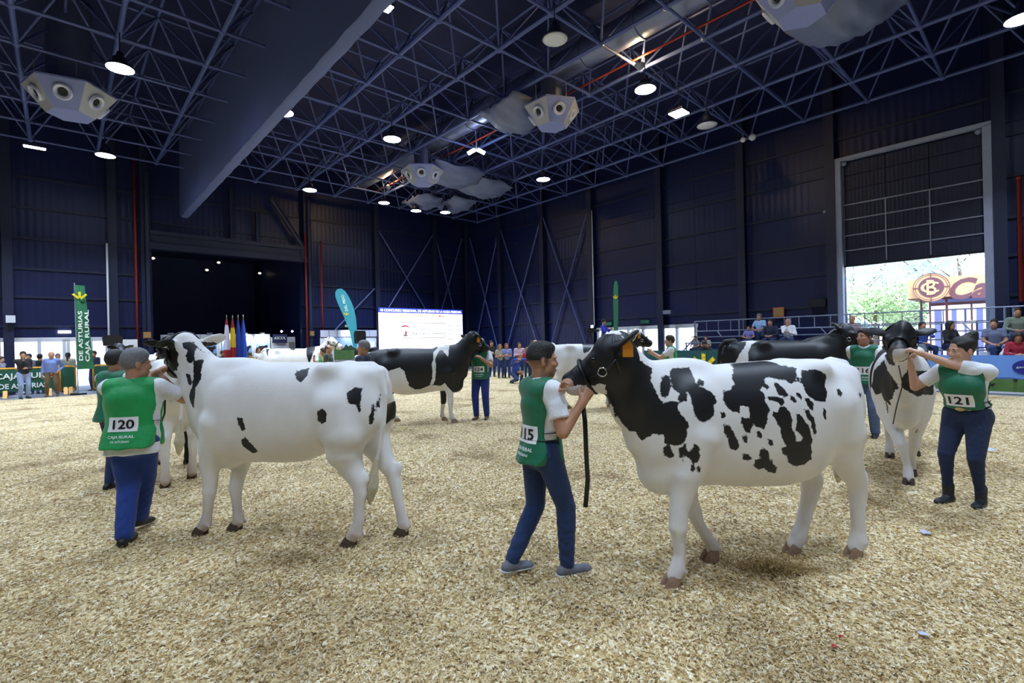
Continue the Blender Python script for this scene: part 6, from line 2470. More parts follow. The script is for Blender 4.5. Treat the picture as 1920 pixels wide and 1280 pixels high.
# --- loudspeakers on stands
def speaker(label, px, py, u, w=.4, h=.62, pole=True):
    p_ = on_u(px, py, u)
    u_, v_, z_ = uvz(p_)
    r = empty('loudspeaker', W(u_, v_, 0), HALL_RZ, label, 'loudspeaker', 'black loudspeakers')
    mb = MB()
    pl = [(-w / 2, -h / 2), (w / 2, -h / 2), (w * .55, h * .3), (w * .42, h / 2), (-w * .42, h / 2), (-w * .55, h * .3)]
    M_ = Matrix.Translation((0, 0, z_)) @ Matrix.Rotation(math.pi / 2, 4, 'Z')
    mb.prism(pl, .34, M_, -.17)
    mb.build('cabinet', M_BLACK, r)
    MB().prism([(a * .86, b * .88) for a, b in pl], .012, M_, -.185 - 0).build('grille', mat('speaker_mesh', '1A1C24', .8), r)
    if pole:
        MB().tube([(0, 0, .3), (0, 0, z_ - h / 2)], .02, 6).build('pole', M_GREY, r)
        for a in range(3):
            MB().tube([(0, 0, .55), (.45 * math.cos(a * 2.09), .45 * math.sin(a * 2.09), .02)], .015, 5).build('leg', M_BLACK, r)
    return r


speaker('black loudspeaker on a pole in front of the white exhibition stand', 675, 632, 22.5, .42, .62)
speaker('black loudspeaker left of the dark opening above the spectators', 211, 638, 26.0, .6, .42)
b_ = HB().hbox(27.2, 27.3, 1.92, 2.5, 1.2, 2.2)
b_.top('notice_board', M_WHITE, 'plain pale notice board right of the left loudspeaker', 'board')

# --- barriers with banners on the left
M_YBAR = mat('barrier_yellow', 'D89A2A', .5, var=.1)
M_BGREEN = cloth('barrier_banner', '14513A', .7, .2, 5)


def barrier(label, u, v0, v1, txt=True):
    r = empty('crowd_barrier', W(u, (v0 + v1) / 2, 0), 0, label, 'barrier', 'yellow crowd barriers')
    HB().htube([(u, v0, .12), (u, v0, 1.05), (u, v0 + .08, 1.12), (u, v1 - .08, 1.12), (u, v1, 1.05), (u, v1, .12)], .04, 8).put('frame', M_YBAR, r, True)
    HB().htube([(u, v0, .28), (u, v1, .28)], .03, 6).put('lower_rail', M_YBAR, r)
    n = int((v1 - v0) / .16)
    for k in range(1, n):
        v = v0 + (v1 - v0) * k / n
        HB().htube([(u, v, .28), (u, v, 1.1)], .014, 5).put('bar', M_YBAR, r)
    for v in (v0 + .3, v1 - .3):
        HB().add([W(u - .32, v - .06, 0), W(u + .32, v - .06, 0), W(u + .1, v - .06, .28), W(u - .1, v - .06, .28), W(u - .32, v + .06, 0), W(u + .32, v + .06, 0), W(u + .1, v + .06, .28), W(u - .1, v + .06, .28)],
                 [(0, 1, 2, 3), (7, 6, 5, 4), (0, 4, 5, 1), (1, 5, 6, 2), (2, 6, 7, 3), (3, 7, 4, 0)]).put('foot', M_YBAR, r)
    if txt:
        bo = HB().hbox(u - .06, u - .05, v0 + .02, v1 - .02, .22, 1.08).put('banner', M_BGREEN, r)
    return r


bar1 = barrier('yellow barrier with a green lettered banner at the far left', 27.2, -1.9, -.05)
b2 = base_of(bar1)
put_text('CAJA RURAL', rel(face_far(-1.0, .80, 27.12), bar1), width=1.75, height=.28, mt=M_WHITE_INK, parent=bar1, bold=.02)
put_text('DE ASTURIAS', rel(face_far(-1.1, .44, 27.12), bar1), width=1.35, height=.2, mt=M_WHITE_INK, parent=bar1, bold=.02)
barrier('plain yellow barrier with a green cloth behind the brown-trousered man', 27.4, -.02, .42)
barrier('yellow barrier right of the tall green flag banner', 27.2, 1.0, 2.2, True)
barrier('yellow barrier with a green banner behind the two green-backed handlers', 26.2, 2.4, 4.4, True)


# --- advertising boards along the far side of the ring
M_ASKY = mat('board_sky', '6C9CE8', .5, var=.25, scale=1.2)
M_AGRASS = mat('board_grass', '557A3E', .5, var=.6, scale=3)
M_AMT = mat('board_mountain', '4C68A8', .5, var=.2, scale=4)


def landscape_board(label, u0, u1, v, badge=None, h=1.0):
    r = empty('advertising_board', W((u0 + u1) / 2, v, 0), 0, label, 'board', 'landscape boards along the ring')
    HB().hbox(u0, u1, v, v + .04, .06, h).put('panel', M_ASKY, r)
    HB().hbox(u0, u1, v - .008, v, .06, .40).put('print_meadow', M_AGRASS, r)
    n = 14
    prof = [(u0 + (u1 - u0) * k / n, .40 + .06 * abs(math.sin(k * 1.7)) + .03 * math.sin(k * 4.1)) for k in range(n + 1)]
    HB().add([W(a, v - .006, z) for a, z in prof] + [W(u1, v - .006, .38), W(u0, v - .006, .38)], [tuple(range(n + 3))]).put('print_mountains', M_AMT, r)
    rr = random.Random(int(u0 * 10))
    for k in range(3):
        a = u0 + (u1 - u0) * rr.uniform(.1, .9)
        HB().add([W(a - x * .14, v - .012, .20 + z * .13) for x, z in COWSIL], [tuple(range(len(COWSIL)))]).put('print_cow', M_PCOW, r)
    HB().hbox(u0, u1, v - .01, v + .05, .0, .06).put('plinth', M_WHITE, r)
    for a in (u0 + .2, u1 - .2):
        HB().hbox(a - .03, a + .03, v + .04, v + .4, 0, .08).put('foot', M_GREY, r)
    if badge:
        HB().add([W(badge + .28 * math.cos(a), v - .015, h - .32 + .2 * math.sin(a)) for a in [2 * math.pi * k / 20 for k in range(20)]], [tuple(range(20))]).put('badge', mat('badge_navy', '1E2A8C', .5), r)
        put_text('ganadera', rel(face_long(badge, h - .32, v - .02), r), width=.4, height=.07, mt=M_WHITE_INK, parent=r)
    return r


landscape_board('blue sky and green meadow board at the right edge of the ring', -3.4, 2.6, 19.0, .55, 1.05)
landscape_board('pale blue mountain board seen under the black-headed cow', 12.0, 14.4, 17.6, None, .95)
landscape_board('short blue and green board behind the head of the handler numbered 115', 17.5, 18.9, 18.2, None, 1.05)
M_DGB = mat('board_dark_green', '0E4A4E', .5, var=.08)
eb = empty('advertising_board', W(10.6, 17.6, 0), 0, 'dark green board with a yellow wheat emblem behind the ring', 'board')
HB().hbox(7.9, 11.35, 17.6, 17.66, .05, 1.24).put('panel', M_DGB, eb)
HB().hbox(7.84, 7.91, 17.58, 17.68, 0, 1.27).put('end_post', M_WHITE, eb)
u_e = uvz(on_v(1320, 690, 17.58))[0]
wheat(rel(face_long(u_e, .60, 17.56), eb), .56, M_YEL_INK, eb)
eb2 = empty('advertising_board', W(3.6, 18.2, 0), 0, 'green board partly visible beside the muzzle of the black cow', 'board')
HB().hbox(3.6, 7.7, 18.3, 18.36, .05, 1.1).put('panel', M_DGB, eb2)
wheat(rel(face_long(4.6, .4, 18.28), eb2), .55, M_YEL_INK, eb2)

# --- bleachers in front of the gate
bl = empty('bleacher', W(4, 20.4, 0), 0, 'grey metal bleacher with plank seats along the long wall', 'bleacher')
BU0, BU1 = -5.0, 11.2
for k, (v, z) in enumerate(((19.55, .80), (20.15, 1.18), (20.75, 1.50), (21.35, 1.76))):
    for j in range(4):
        a = BU0 + (BU1 - BU0) * j / 4
        b = BU0 + (BU1 - BU0) * (j + 1) / 4
        HB().hbox(a + .01, b - .01, v - .15, v + .15, z - .04, z).put('seat_plank', M_GREY, bl)
        HB().hbox(a + .01, b - .01, v + .2, v + .42, z - .30, z - .27).put('foot_plank', M_GREY, bl)
for u in np.arange(BU0, BU1 + .1, 2.025):
    HB().tube([W(u, 19.3, .55), W(u, 21.6, 1.72)], .035, 5).put('stringer', M_GREY, bl)
    for v, z in ((19.55, .76), (20.75, 1.46), (21.55, 2.45)):
        HB().htube([(u, v, 0), (u, v, z)], .03, 6).put('upright', M_GREY, bl)
for z in (2.0, 2.45):
    HB().htube([(BU0, 21.55, z), (BU1, 21.55, z)], .025, 6).put('guard_rail', M_GREY, bl)
for u in np.arange(BU0 + .5, BU1, .54):
    HB().htube([(u, 21.55, 2.0), (u, 21.55, 2.45)], .015, 5).put('baluster', M_GREY, bl)
for u in np.arange(BU0 + 1, BU1, 4.05):
    HB().htube([(u, 21.55, 2.0), (u + .35, 21.5, 1.55)], .02, 5).put('brace', M_GREY, bl)
    HB().htube([(u + 2, 21.55, 2.0), (u + 1.65, 21.5, 1.55)], .02, 5).put('brace', M_GREY, bl)
HB().hbox(BU0, BU1, 19.25, 19.30, .05, .60).put('front_panel', M_GREY, bl)

# white bag and box on the bleacher
p_ = on_v(1888, 655, 19.5)
u_, v_, z_ = uvz(p_)
bg = empty('backpack', W(u_, 19.5, .80), 0, 'white backpack standing on the front bench near the right edge', 'backpack')
FF = Field((-.25, -.2, -.02), (.25, .2, .6), .018)
FF.chain([(0, 0, .08, .11, .17), (0, 0, .26, .11, .155), (0, 0, .38, .07, .09)], .04, tuple(UX))
FF.cut((0, 0, -1), (0, 0, .0))
link('sack', FF.mesh('sack', M_WHITE_C, 2), bg)
HB().htube([(u_, 19.5, 1.2), (u_ + .06, 19.5, 1.34), (u_ + .1, 19.5, 1.22)], .015, 6).put('handle_loop', M_WHITE_C, bg, True)
u2 = uvz(on_v(1850, 650, 19.9))[0]
HB().hbox(u2 - .13, u2 + .13, 19.85, 20.0, .80, 1.12).top('white_carton', M_WHITE, 'white upright carton below the man in the grey shirt', 'carton')

# --- camera platform
pf = empty('camera_platform', W(14.6, 18.9, 0), 0, 'small scaffold platform carrying the cameraman in blue', 'platform')
HB().hbox(13.9, 15.3, 18.4, 19.4, .92, 1.0).put('deck', M_GREY, pf)
for u in (13.95, 15.25):
    for v in (18.45, 19.35):
        HB().htube([(u, v, 0), (u, v, .92)], .03, 6).put('leg', M_GREY, pf)
HB().htube([(13.95, 18.45, .1), (15.25, 18.45, .85)], .02, 5).put('brace', M_GREY, pf)
tr = empty('video_camera', W(15.0, 18.7, 1.0), 0, 'black video camera with a lit lamp on a tripod on the platform', 'camera')
for a in range(3):
    MB().tube([(0, 0, 1.05), (.4 * math.cos(a * 2.09 + .5), .4 * math.sin(a * 2.09 + .5), 0)], .02, 5).build('tripod_leg', M_BLACK, tr)
MB().box((-.14, -.09, 1.05), (.22, .09, 1.28)).build('camera_body', M_BLACK, tr)
MB().tube([(.2, 0, 1.16), (.42, 0, 1.16)], .06, 10).build('camera_lens', M_BLACK, tr)
MB().sphere((.12, .1, 1.36), .07, 10, 6).build('camera_lamp', emis('camera_lamp', 'FFFFFF', 6), tr, True)
# ------------------------------------------------------------------ seen through the gate: forecourt, trees, café
M_PAVE = mat('pavement', 'CFCBC4', .8, var=.1, scale=.8)
HB().hbox(-60, 110, WALL_V + .3, 120, -.12, -.03).top('ground_outside', M_PAVE, kind='structure')
HB().hbox(42, 110, -80, WALL_V + .3, -.12, -.03).top('ground_beyond', M_PAVE, kind='structure')
HB().hbox(29.9, 42, -80, 2.4, -.06, -.015).top('ground_terrace', M_PAVE, kind='structure')
M_BARK = mat('bark', '6A5A48', .9, var=.3, scale=12, bump=.5)
HAZY_LEAFM = [mat('leaf_%d' % k, c, .6, var=.3, scale=4) for k, c in enumerate(('A8C898', 'B4D0B0', 'A8C4C8'))]  # leaf colours paled to carry the haze and overexposure outside


def tree(label, px, v, h, spread, seed, mt, n=2600):
    u = uvz(on_v(px, 600, v))[0]
    rnd = np.random.default_rng(seed)
    r = empty('tree', W(u, v, 0), 0, label, 'tree', 'trees beyond the gate')
    MB().tube([(0, 0, 0), (.05, .05, h * .35), (.1, 0, h * .75)], [.16, .12, .04], 8).build('trunk', M_BARK, r, True)
    for a in range(6):
        t = a * 1.05 + seed
        MB().tube([(.04, .02, h * (.3 + .06 * a)), (spread * .55 * math.cos(t), spread * .55 * math.sin(t), h * (.55 + .05 * a))], [.06, .02], 6).build('branch', M_BARK, r, True)
    C = rnd.normal(0, 1, (22, 3)) * np.array([spread * .42, spread * .42, h * .16]) + np.array([0, 0, h * .68])
    P = C[rnd.integers(0, 22, n)] + rnd.normal(0, 1, (n, 3)) * np.array([.30, .30, .24]) * spread * .55
    P[:, 2] = np.clip(P[:, 2], h * .22, h * 1.05)
    d = rnd.normal(0, 1, (n, 3))
    d /= np.linalg.norm(d, axis=1)[:, None]
    e = np.cross(d, rnd.normal(0, 1, (n, 3)))
    e /= np.linalg.norm(e, axis=1)[:, None]
    s = rnd.uniform(.07, .16, n)[:, None]
    V = np.stack([P - d * s, P - e * s * .5, P + d * s, P + e * s * .5], 1).reshape(-1, 3)
    me = raw_mesh('foliage', V, np.arange(4 * n).reshape(n, 4), mt, False)
    link('foliage', me, r)['kind'] = 'stuff'
    return r


tree('round pale green tree in the left half of the gate view', 1640, 36, 5.2, 2.6, 1, HAZY_LEAFM[0])
tree('small pale tree between the round tree and the café', 1695, 38, 4.2, 2.0, 2, HAZY_LEAFM[1])
tree('tall bluish tree rising behind the left gate post', 1600, 46, 9.5, 4.0, 3, HAZY_LEAFM[2], 4200)
tree('tall bluish tree behind the round pale tree', 1660, 52, 11.5, 4.6, 4, HAZY_LEAFM[2], 4200)
tree('tall hazy tree above the round café sign', 1730, 50, 11.5, 4.6, 5, HAZY_LEAFM[2], 4200)
tree('tall hazy tree above the café lettering', 1800, 46, 10.5, 4.4, 6, HAZY_LEAFM[2], 4200)
tree('low bush-like tree at the foot of the left gate post', 1605, 34, 3.0, 1.3, 7, HAZY_LEAFM[2], 1500)

CV = 33.0
cu = lambda px: uvz(on_v(px, 540, CV))[0]
cz = lambda px, py: on_v(px, py, CV).z
cafe = empty('cafe_building', W(cu(1790), CV + 2, 0), 0, 'café kiosk with a sand-coloured sign band and white glazed doors', 'building')
M_SAND = mat('cafe_sand', 'D8B48C', .7, var=.05)
M_MAUVE = mat('cafe_brown', '5A3A3E', .6, var=.1)
M_DOORW = mat('cafe_door_white', 'E8E4F0', .5, var=.03)
M_DGLASS = mat('cafe_glass', '6A78A8', .15, var=.3, scale=2)
uL, uR = cu(1703), cu(1703) - 9.0
zt, zbm = cz(1760, 521), cz(1760, 557)
HB().hbox(uR, uL, CV - .25, CV, zbm, zt).put('sign_band', M_SAND, cafe)
uB = cu(1741)
HB().hbox(uR, uB, CV, CV + 4, 0, zt - .05).put('body', M_MAUVE, cafe)
HB().hbox(uR, uL, CV - .05, CV + 4.2, zbm - .05, zbm + .02).put('canopy_soffit', M_MAUVE, cafe)
HB().htube([(uL - .5, CV + .1, 0), (uL - .5, CV + .1, zbm)], .05, 8).put('canopy_post', M_MAUVE, cafe)
dz = cz(1780, 572)
for k, (a, b) in enumerate(((1745, 1772), (1777, 1800), (1800, 1819), (1823, 1850))):
    u1_, u0_ = cu(a), cu(b)
    HB().hbox(u0_, u1_, CV - .06, CV - .01, .02, dz).put('door_frame', M_DOORW, cafe)
    g = HB().hbox(u0_ + .14, u1_ - .14, CV - .09, CV - .065, .5, dz - .2).put('pane', M_DGLASS, cafe)
for a, b in ((1745, 1772), (1777, 1850)):
    HB().hbox(cu(b), cu(a), CV - .05, CV - .01, dz + .15, zbm - .12).put('transom_pane', M_DGLASS, cafe)
put_text('100', rel(face_M(W(cu(1810), CV - .11, cz(1810, 604)), -UX, ZX), cafe), width=.42, height=.2, mt=M_WHITE_INK, parent=cafe, shear=.2)
cc = (cu(1748.5), cz(1748, 539.5))
Rr = abs(cu(1714) - cu(1783)) / 2
M_MAUVE2 = mat('sign_mauve', '6A4A58', .6, var=.05)


def disc(name, R, v, mt, r0=0.0, n=40, sy=1.0):
    hb = HB()
    for vv in (v, v + .05):
        for q in ((R,) if r0 == 0 else (R, r0)):
            for k in range(n):
                a = 2 * math.pi * k / n
                hb.v.append(tuple(W(cc[0] + q * math.cos(a), vv, cc[1] + q * sy * math.sin(a))))
    if r0 == 0:
        hb.f += [tuple(range(n)), tuple(range(2 * n - 1, n - 1, -1))] + [(k, (k + 1) % n, n + (k + 1) % n, n + k) for k in range(n)]
    else:
        for k in range(n):
            k2 = (k + 1) % n
            hb.f += [(k, k2, n + k2, n + k), (2 * n + k, 3 * n + k, 3 * n + k2, 2 * n + k2), (k, 2 * n + k, 2 * n + k2, k2), (n + k, n + k2, 3 * n + k2, 3 * n + k)]
    return hb.put(name, mt, cafe)


sy = (cz(1748, 513) - cz(1748, 566)) / 2 / Rr
disc('emblem_plate', Rr, CV - .42, M_SAND, sy=sy)
disc('emblem_rim', Rr * 1.0, CV - .44, M_MAUVE2, Rr * .97, sy=sy)
disc('emblem_ring', Rr * .88, CV - .44, M_MAUVE2, Rr * .86, sy=sy)
disc('emblem_disc', Rr * .70, CV - .45, M_MAUVE2, sy=sy)
for dx_, dz_ in ((1, 0), (-1, 0), (0, 1), (0, -1)):
    a0, a1 = Rr * .70, Rr
    pts_ = [W(cc[0] + dx_ * q, CV - .45, cc[1] + dz_ * q * sy) for q in (a0, a1)]
    HB().tube(pts_, .02, 5).put('emblem_spoke', M_MAUVE2, cafe)
fm = lambda dx_, dz_, dv: rel(face_M(W(cc[0] + dx_, CV - dv, cc[1] + dz_), -UX, ZX), cafe)
put_text('C', fm(.06, 0, .47), width=Rr * 1.0, height=Rr * .78 * sy, mt=M_SAND, parent=cafe, bold=.01, name='monogram')
put_text('B', fm(.0, 0, .48), width=Rr * .55, height=Rr * 1.05 * sy, mt=M_SAND, parent=cafe, bold=.01, name='monogram')
put_text('Can', rel(face_M(W(cu(1828), CV - .27, cz(1825, 540)), -UX, ZX), cafe), width=2.1, height=1.05, mt=M_MAUVE2, parent=cafe, bold=.03, shear=.35)
# low wall and fence on the forecourt
HB().hbox(6.0, 14.0, 29.0, 29.3, 0, 1.0).top('garden_wall', M_WHITE, 'low pale wall on the sunny forecourt beyond the gate', 'wall')
fc = empty('forecourt_fence', W(4, 25.2, 0), 0, 'thin dark railing outside across the gate opening', 'fence')
for u in np.arange(-1.0, 9.1, 1.0):
    HB().htube([(u, 25.2, 0), (u, 25.2, 2.1)], .03, 6).put('post', M_STEEL, fc)
for z in (1.1, 2.1):
    HB().htube([(-1, 25.2, z), (9, 25.2, z)], .022, 6).put('rail', M_STEEL, fc)
# ------------------------------------------------------------------ people around the ring
def stand(hands=None, look=(0, 0, 0), lean=0.0, build=1.0, elbow=None, feet=None):
    return Fig(lean=lean, hands=hands, look=look, build=build, elbow=elbow, feet=feet)


def sit(hands=None, look=(0, 0, 0), lean=.12, build=1.0, seat=.45):
    """seated: origin on the floor below the seat"""
    return Fig(lean=lean, pelvis=(0, 0, seat + .10), feet={1: (.42, .12, .085), -1: (.42, -.12, .085)}, knee={1: (.4, .1, 1), -1: (.4, -.1, 1)}, hands=hands or {1: (.32, .10, seat + .22), -1: (.32, -.10, seat + .22)},
               elbow={1: (-.4, .8, -.4), -1: (-.4, -.8, -.4)}, look=look, build=build)


FOLD = {1: (.20, .06, 1.12), -1: (.22, -.08, 1.16)}
CHIN = {1: (.16, .04, 1.12), -1: (.14, -.04, 1.42)}
HIP = {1: (.04, .22, .98), -1: (.04, -.27, .84)}
BACKS = {1: (-.16, .08, .92), -1: (-.16, -.08, .92)}
PHONE = {1: (.10, .12, 1.56), -1: (.2, -.1, 1.1)}
TO_CAM = lambda p: math.atan2(-p[1], -p[0])
SPEC = 'spectators around the ring'


def at_u(px, u):
    p = on_u(px, 700, u)
    return (p.x, p.y)


def at_v(px, v):
    p = on_v(px, 700, v)
    return (p.x, p.y)


def spec(label, pos, turn, f, height=1.72, **kw):
    a = TO_CAM(pos) + math.radians(turn)
    return person(label, pos, a, f, height, group=SPEC, **kw)


navy, black_c, sky_c, beige, grey_c = cloth('navy', '1B2038'), cloth('black', '141318'), cloth('chambray', '6E7FB4'), cloth('beige', '9A9686'), cloth('grey', '6F727C')
khaki, ldenim = cloth('khaki', '6A5030'), denim('light', '8FA0C8')
# left group by the windows
spec('woman in a pale top cut by the left edge of the picture', at_u(2, 28.2), 60, stand(HIP), 1.60, hair='short', hairc='auburn', top=cloth('pale_lilac', 'A8A4B8'), skin='fair')
spec('man in a dark jacket and light jeans with a hand at his chin', at_u(44, 26.0), 20, stand(CHIN, (R_(-20), 0, 0), build=1.1), 1.78, hair='short', hairc='brown', top=black_c, sleeve='long', legs=ldenim, shoe=M_SHOE_B)
spec('older man in a blue shirt and brown trousers standing before the barrier', at_u(97, 26.4), -10, stand(HIP, (R_(10), 0, 0), build=1.12, feet={1: (0, .16, .085), -1: (.05, -.14, .085)}), 1.76, hair='thin', hairc='white', top=sky_c, sleeve='long', legs=khaki, shoe=M_SHOE_BR, belt='plain', skin='ruddy')
spec('dark-haired person behind the man in the dark jacket', at_u(55, 28.6), -20, stand(), 1.68, hair='short', hairc='black', top=grey_c)
spec('person in black between the two standing men at the left', at_u(75, 28.5), 150, stand(), 1.66, hair='short', hairc='black', top=black_c, sleeve='long')
spec('man in a light shirt behind the blue-shirted man', at_u(109, 28.7), 10, stand(), 1.66, hair='short', hairc='grey', top=cloth('pale_blue', '9AA6C4'))
spec('woman with a dark ponytail in a beige jacket seen from behind', at_u(128, 28.3), 170, stand(FOLD), 1.70, hair='pony', hairc='black', top=beige, sleeve='long', legs=black_c)
spec('man in a dark jacket right of the tall green banner', at_u(177, 28.4), -40, stand(FOLD), 1.74, hair='short', hairc='brown', top=navy, sleeve='long')
# centre, before the stands
spec('judge in a dark navy suit with white collar seen from behind', (-2.86, 9.6), 238, stand(HIP, (R_(20), 0, 0), build=1.08), 1.82, hair='short', hairc='grey', top=navy, sleeve='long', legs=navy, collar=True, shoe=M_SHOE_B, h=.014)
spec('bald man in an olive shirt near the far white cow', (-5.9, 15.9), 70, stand(HIP, build=1.15), 1.76, hair='thin', hairc='brown', top=cloth('olive', '3A4230'), skin='ruddy')
spec('woman in a white T-shirt with black hair by the loudspeaker pole', (-5.9, 18.9), 80, stand(FOLD), 1.60, hair='long', hairc='black', top=M_WHITE_C, legs=navy)
spec('woman in white at the poster stands', at_u(485, 26.5), 30, stand(FOLD), 1.72, hair='long', hairc='auburn', top=M_WHITE_C)
for k, (px, hc, tp, lb) in enumerate(((530, 'black', M_WHITE_C, 'left one'), (538, 'auburn', grey_c, 'second one'), (545, 'brown', beige, 'third one'), (552, 'black', navy, 'right one'))):
    spec('seated visitor, %s of four heads under the dark sign' % lb, at_u(px, 28.2 - .2 * (k % 2)), -20 + 30 * k, sit(), 1.72, hair='short', hairc=hc, top=tp, zoff=.25)
spec('visitor in dark clothes before the posters left of the flags', at_u(418, 25.2), 40, stand(), 1.62, hair='short', hairc='brown', top=black_c)
spec('visitor in blue partly hidden right of the blue flags', at_u(470, 25.0), -20, stand(), 1.45, hair='short', hairc='black', top=navy)
spec('man with a reddish face above the back of the cow at the left', at_u(331, 24.0), 60, stand(), 1.86, hair='short', hairc='black', top=cloth('royal', '24409A'))
spec('person in dark clothes near the cream fire sign', at_u(300, 25.5), 30, stand(), 1.70, hair='short', hairc='black', top=black_c)
# along the far corner behind the handler 124
cp = [(922, 24.5, 'man in black in the far corner left of the others', 'black', black_c, 'long', 1.80), (938, 23.5, 'woman in a beige top in the far corner', 'blond', beige, 'short', 1.62), (950, 23.5, 'woman in a pale blue dress in the far corner', 'auburn', cloth('lavender', '8088B8'), 'short', 1.66),
      (974, 22.5, 'woman with long black hair in a pale pink top', 'black', cloth('pink', 'C8A8B8'), 'long', 1.70), (988, 22.0, 'child with reddish hair in a red and white top', 'blond', cloth('red_top', 'A83040'), 'short', 1.45), (998, 23.5, 'man in a light shirt behind the bald man', 'brown', sky_c, 'short', 1.76)]
for px, y, lb, hc, tp, sl, ht in cp:
    p = on_y(px, 660, y)
    spec(lb, (p.x, p.y), 10, stand(FOLD), ht, hair='long' if 'woman' in lb else 'short', hairc=hc, top=tp, sleeve=sl, legs=denim('blue', '24335C'))
p = on_y(1004, 660, 21.5)
spec('bald man in a dark jacket right of the child in red', (p.x, p.y), -60, stand(HIP), 1.78, hair='thin', hairc='white', top=navy, sleeve='long', skin='fair')
p = on_y(963, 660, 20.5)
ph = Fig(lean=.35, pelvis=(0, 0, .42), feet={1: (.28, .12, .085), -1: (-.05, -.14, .085)}, knee={1: (1, 0, .6), -1: (1, 0, .2)}, hands={1: (.35, .06, 1.0), -1: (.35, -.06, 1.0)})
spec('photographer in blue crouching with a camera at the ring edge', (p.x, p.y), 40, ph, 1.72, hair='short', hairc='brown', top=cloth('royal', '24409A'), sleeve='long')
# cameraman on the platform
p = W(14.35, 18.9)
spec('cameraman in a blue sweater standing on the platform', (p.x, p.y), 70, stand({1: (.36, .1, 1.25), -1: (.36, -.1, 1.25)}), 1.68, hair='short', hairc='black', top=cloth('electric_blue', '2430B0'), sleeve='long', legs=black_c, zoff=1.0)
p = W(9.1, 18.3)
spec('man in a black jacket reading a paper behind the dark green board', (p.x, p.y), -10, sit({1: (.34, .1, .80), -1: (.34, -.1, .80)}, (0, R_(30), 0)), 1.75, hair='short', hairc='black', top=black_c, sleeve='long', zoff=.28)
# on the bleacher (seat heights follow its planks)
def bench(label, px, row, turn=0, hands=None, look=(0, 0, 0), build=1.0, **kw):
    v, z = ((19.55, .80), (20.15, 1.18), (20.75, 1.50), (21.35, 1.76))[row]
    p = on_v(px, 650, v)
    pos = (p.x, p.y)
    hg = kw.pop('height', 1.74)
    return person(label, pos, math.atan2(-VX.y, -VX.x) + math.radians(turn), sit(hands, look, build=build), hg, group='spectators on the bleacher', zoff=z - .45 * hg / 1.75, **kw)


bench('boy in a purple and white top on the upper bench', 1405, 2, 10, height=1.30, hair='short', hairc='black', top=cloth('purple_white', '7A78B8'))
bench('grey-haired man in a light blue shirt on the upper bench', 1427, 3, -10, hair='short', hairc='grey', top=cloth('light_blue', '9CC0E8'), skin='ruddy')
bench('man in a checked shirt and navy waistcoat on the bleacher', 1446, 2, 5, hair='short', hairc='brown', top=navy, sleeve='long', build=1.05)
bench('white-haired man in a white shirt with a hand at his mouth', 1479, 2, 5, {1: (.24, .06, .80), -1: (.16, -.04, 1.02)}, hair='thin', hairc='white', top=M_WHITE_C, sleeve='long')
M_STRIPE, _nt, _b = new_mat('striped_shirt')
_tc = N(_nt, 'ShaderNodeTexCoord')
_wv = N(_nt, 'ShaderNodeTexWave', wave_type='BANDS', bands_direction='Z')
_wv.inputs['Scale'].default_value = 5.5
_cr = N(_nt, 'ShaderNodeValToRGB')
_cr.color_ramp.interpolation = 'CONSTANT'
_cr.color_ramp.elements[0].color = lin('4A2430')
_cr.color_ramp.elements[1].color = lin('D8D0DC')
_cr.color_ramp.elements[1].position = .6
_nt.links.new(_tc.outputs['Object'], _wv.inputs['Vector'])
_nt.links.new(_wv.outputs['Fac'], _cr.inputs['Fac'])
_nt.links.new(_cr.outputs['Color'], _b.inputs['Base Color'])
_b.inputs['Roughness'].default_value = .8
bench('man in a striped polo shirt and shorts sitting against the bright gate', 1600, 2, 0, hair='thin', hairc='grey', top=M_STRIPE, legs=cloth('shorts', '8A8478'), leg_len=1.0, skin='tan', build=1.08)
bench('woman in a blue denim jacket holding a phone to her ear', 1727, 1, 40, {1: (.10, .14, 1.0), -1: (.3, -.1, .66)}, hair='pony', hairc='black', top=cloth('denim_jacket', '3A5AA8'), sleeve='long')
bench('person in glasses and a grey top in front of the woman on the phone', 1718, 0, 0, hair='short', hairc='brown', top=grey_c, height=1.62, glasses=True)
bench('woman with long dark hair turning aside on the bleacher', 1778, 1, 60, None, (R_(20), 0, 0), hair='long', hairc='black', top=black_c, sleeve='long')
bench('bearded man in a grey printed T-shirt near the right gate post', 1863, 1, 20, {1: (.3, .06, .62), -1: (.3, -.10, .60)}, (R_(-25), 0, 0), hair='short', hairc='brown', top=cloth('print_grey', '6C7590'), legs=denim('blue2', '2C4478'), build=1.12, skin='ruddy')
bench('man in a grey-green gilet at the right edge of the picture', 1908, 2, 10, hair='short', hairc='brown', top=cloth('gilet', '7A8474'), sleeve='long')
bench('woman in a red top looking down at the right edge', 1908, 0, 10, {1: (.3, .06, .7), -1: (.3, -.06, .7)}, (0, R_(25), 0), hair='long', hairc='brown', top=cloth('red_knit', 'A01C34'), sleeve='long', legs=denim('light2', '7088B8'))
bench('child in grey seated low on the left part of the bleacher', 1305, 1, 0, height=1.2, hair='short', hairc='brown', top=grey_c)
bench('child in a pale cardigan on the left part of the bleacher', 1325, 1, 10, height=1.2, hair='short', hairc='brown', top=beige)
# ------------------------------------------------------------------ leads, scraps
def lead(label, pts, r=.014, flat=.4):
    mb = HB().tube([Vector(p) for p in pts], r, 6, True, flat)
    return mb.top('lead_strap', M_LEATHER, label, 'lead strap', 'leather lead straps', smooth=True)


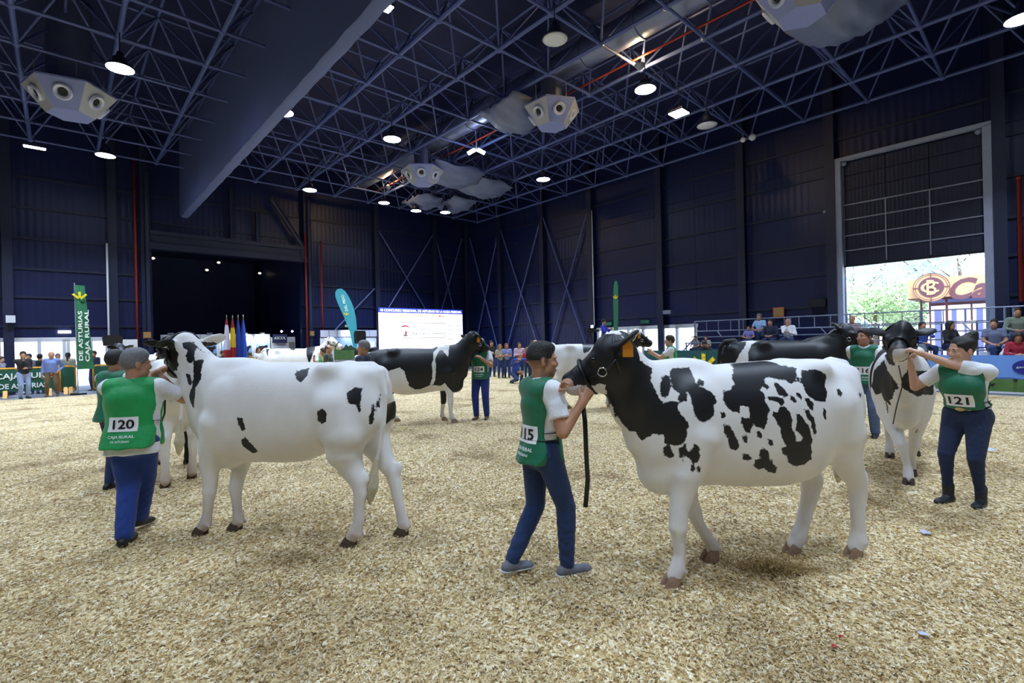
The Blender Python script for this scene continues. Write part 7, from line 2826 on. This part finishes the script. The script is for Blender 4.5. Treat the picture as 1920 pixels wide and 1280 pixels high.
m1 = cow_pt(TA, MWA, .40, .12, -.26)
lead('black lead strap hanging straight down from the hand of the man numbered 115', [m1, m1 + Vector((.01, -.03, -.14)), m1 + Vector((.012, -.04, -.35)), m1 + Vector((.02, -.03, -.55)), m1 + Vector((0, -.03, -.74))], .007, 2.6)
a_ = m1 + Vector((-.03, .0, -.04))
lead('black strap looping under the muzzle of the patched heifer', [a_, a_ + Vector((-.05, 0, -.14)), a_ + Vector((-.13, .02, -.17)), a_ + Vector((-.17, .03, -.05))], .014)
m2 = cow_pt(TB, MWB, .30, .14, -.30)
lead('black lead strap looping below the arm of the man numbered 120', [m2, m2 + Vector((.02, -.05, -.3)), m2 + Vector((-.04, -.1, -.55)), m2 + Vector((-.16, -.16, -.62)), m2 + Vector((-.26, -.25, -.5)), m2 + Vector((-.27, -.36, -.36))], .014)
m3 = cow_pt(TD, MWD, .45, 0, -.26)
lead('thin dark lead hanging below the muzzle of the cow walking head-on', [m3, m3 + Vector((0, -.05, -.2)), m3 + Vector((-.06, -.04, -.42)), m3 + Vector((-.09, -.02, -.62))], .009)
M_LEAF = mat('red_leaf', 'A82A22', .6)
M_SCRAP = mat('plastic_scrap', 'C4C8E0', .25, var=.05)


def scrap(name, label, cat, px, py, s, mt, n=7, seed=0):
    p = on_z(px, py, .03)
    rnd = random.Random(seed)
    mb = HB()
    ring = [p + Vector((s * rnd.uniform(.6, 1) * math.cos(2 * math.pi * k / n), s * rnd.uniform(.6, 1) * math.sin(2 * math.pi * k / n), rnd.uniform(0, s * .5))) for k in range(n)]
    mb.add([p + Vector((0, 0, s * .6))] + ring, [(0, 1 + k, 1 + (k + 1) % n) for k in range(n)])
    o = mb.top(name, mt, label, cat)
    o.modifiers.new('thickness', 'SOLIDIFY').thickness = .002
    return o


scrap('red_scrap', 'small red scrap on the shavings, upper one of two', 'scrap', 1577, 1193, .018, M_LEAF, 5, 1)
scrap('red_scrap', 'small red scrap on the shavings, lower one of two', 'scrap', 1565, 1212, .02, M_LEAF, 5, 2)
scrap('plastic_scrap', 'clear plastic scrap on the shavings at the lower right', 'scrap', 1732, 1190, .035, M_SCRAP, 7, 3)
scrap('plastic_scrap', 'clear plastic scrap on the shavings below the woman numbered 121', 'scrap', 1736, 1000, .05, M_SCRAP, 7, 4)
scrap('plastic_scrap', 'clear plastic bag scrap to the right of the woman numbered 121', 'scrap', 1858, 845, .07, M_SCRAP, 8, 5)
scrap('green_leaf', 'small green leaf on the shavings behind the patched heifer', 'leaf', 1624, 873, .03, mat('green_leaf', '3E6A2C', .6), 6, 6)
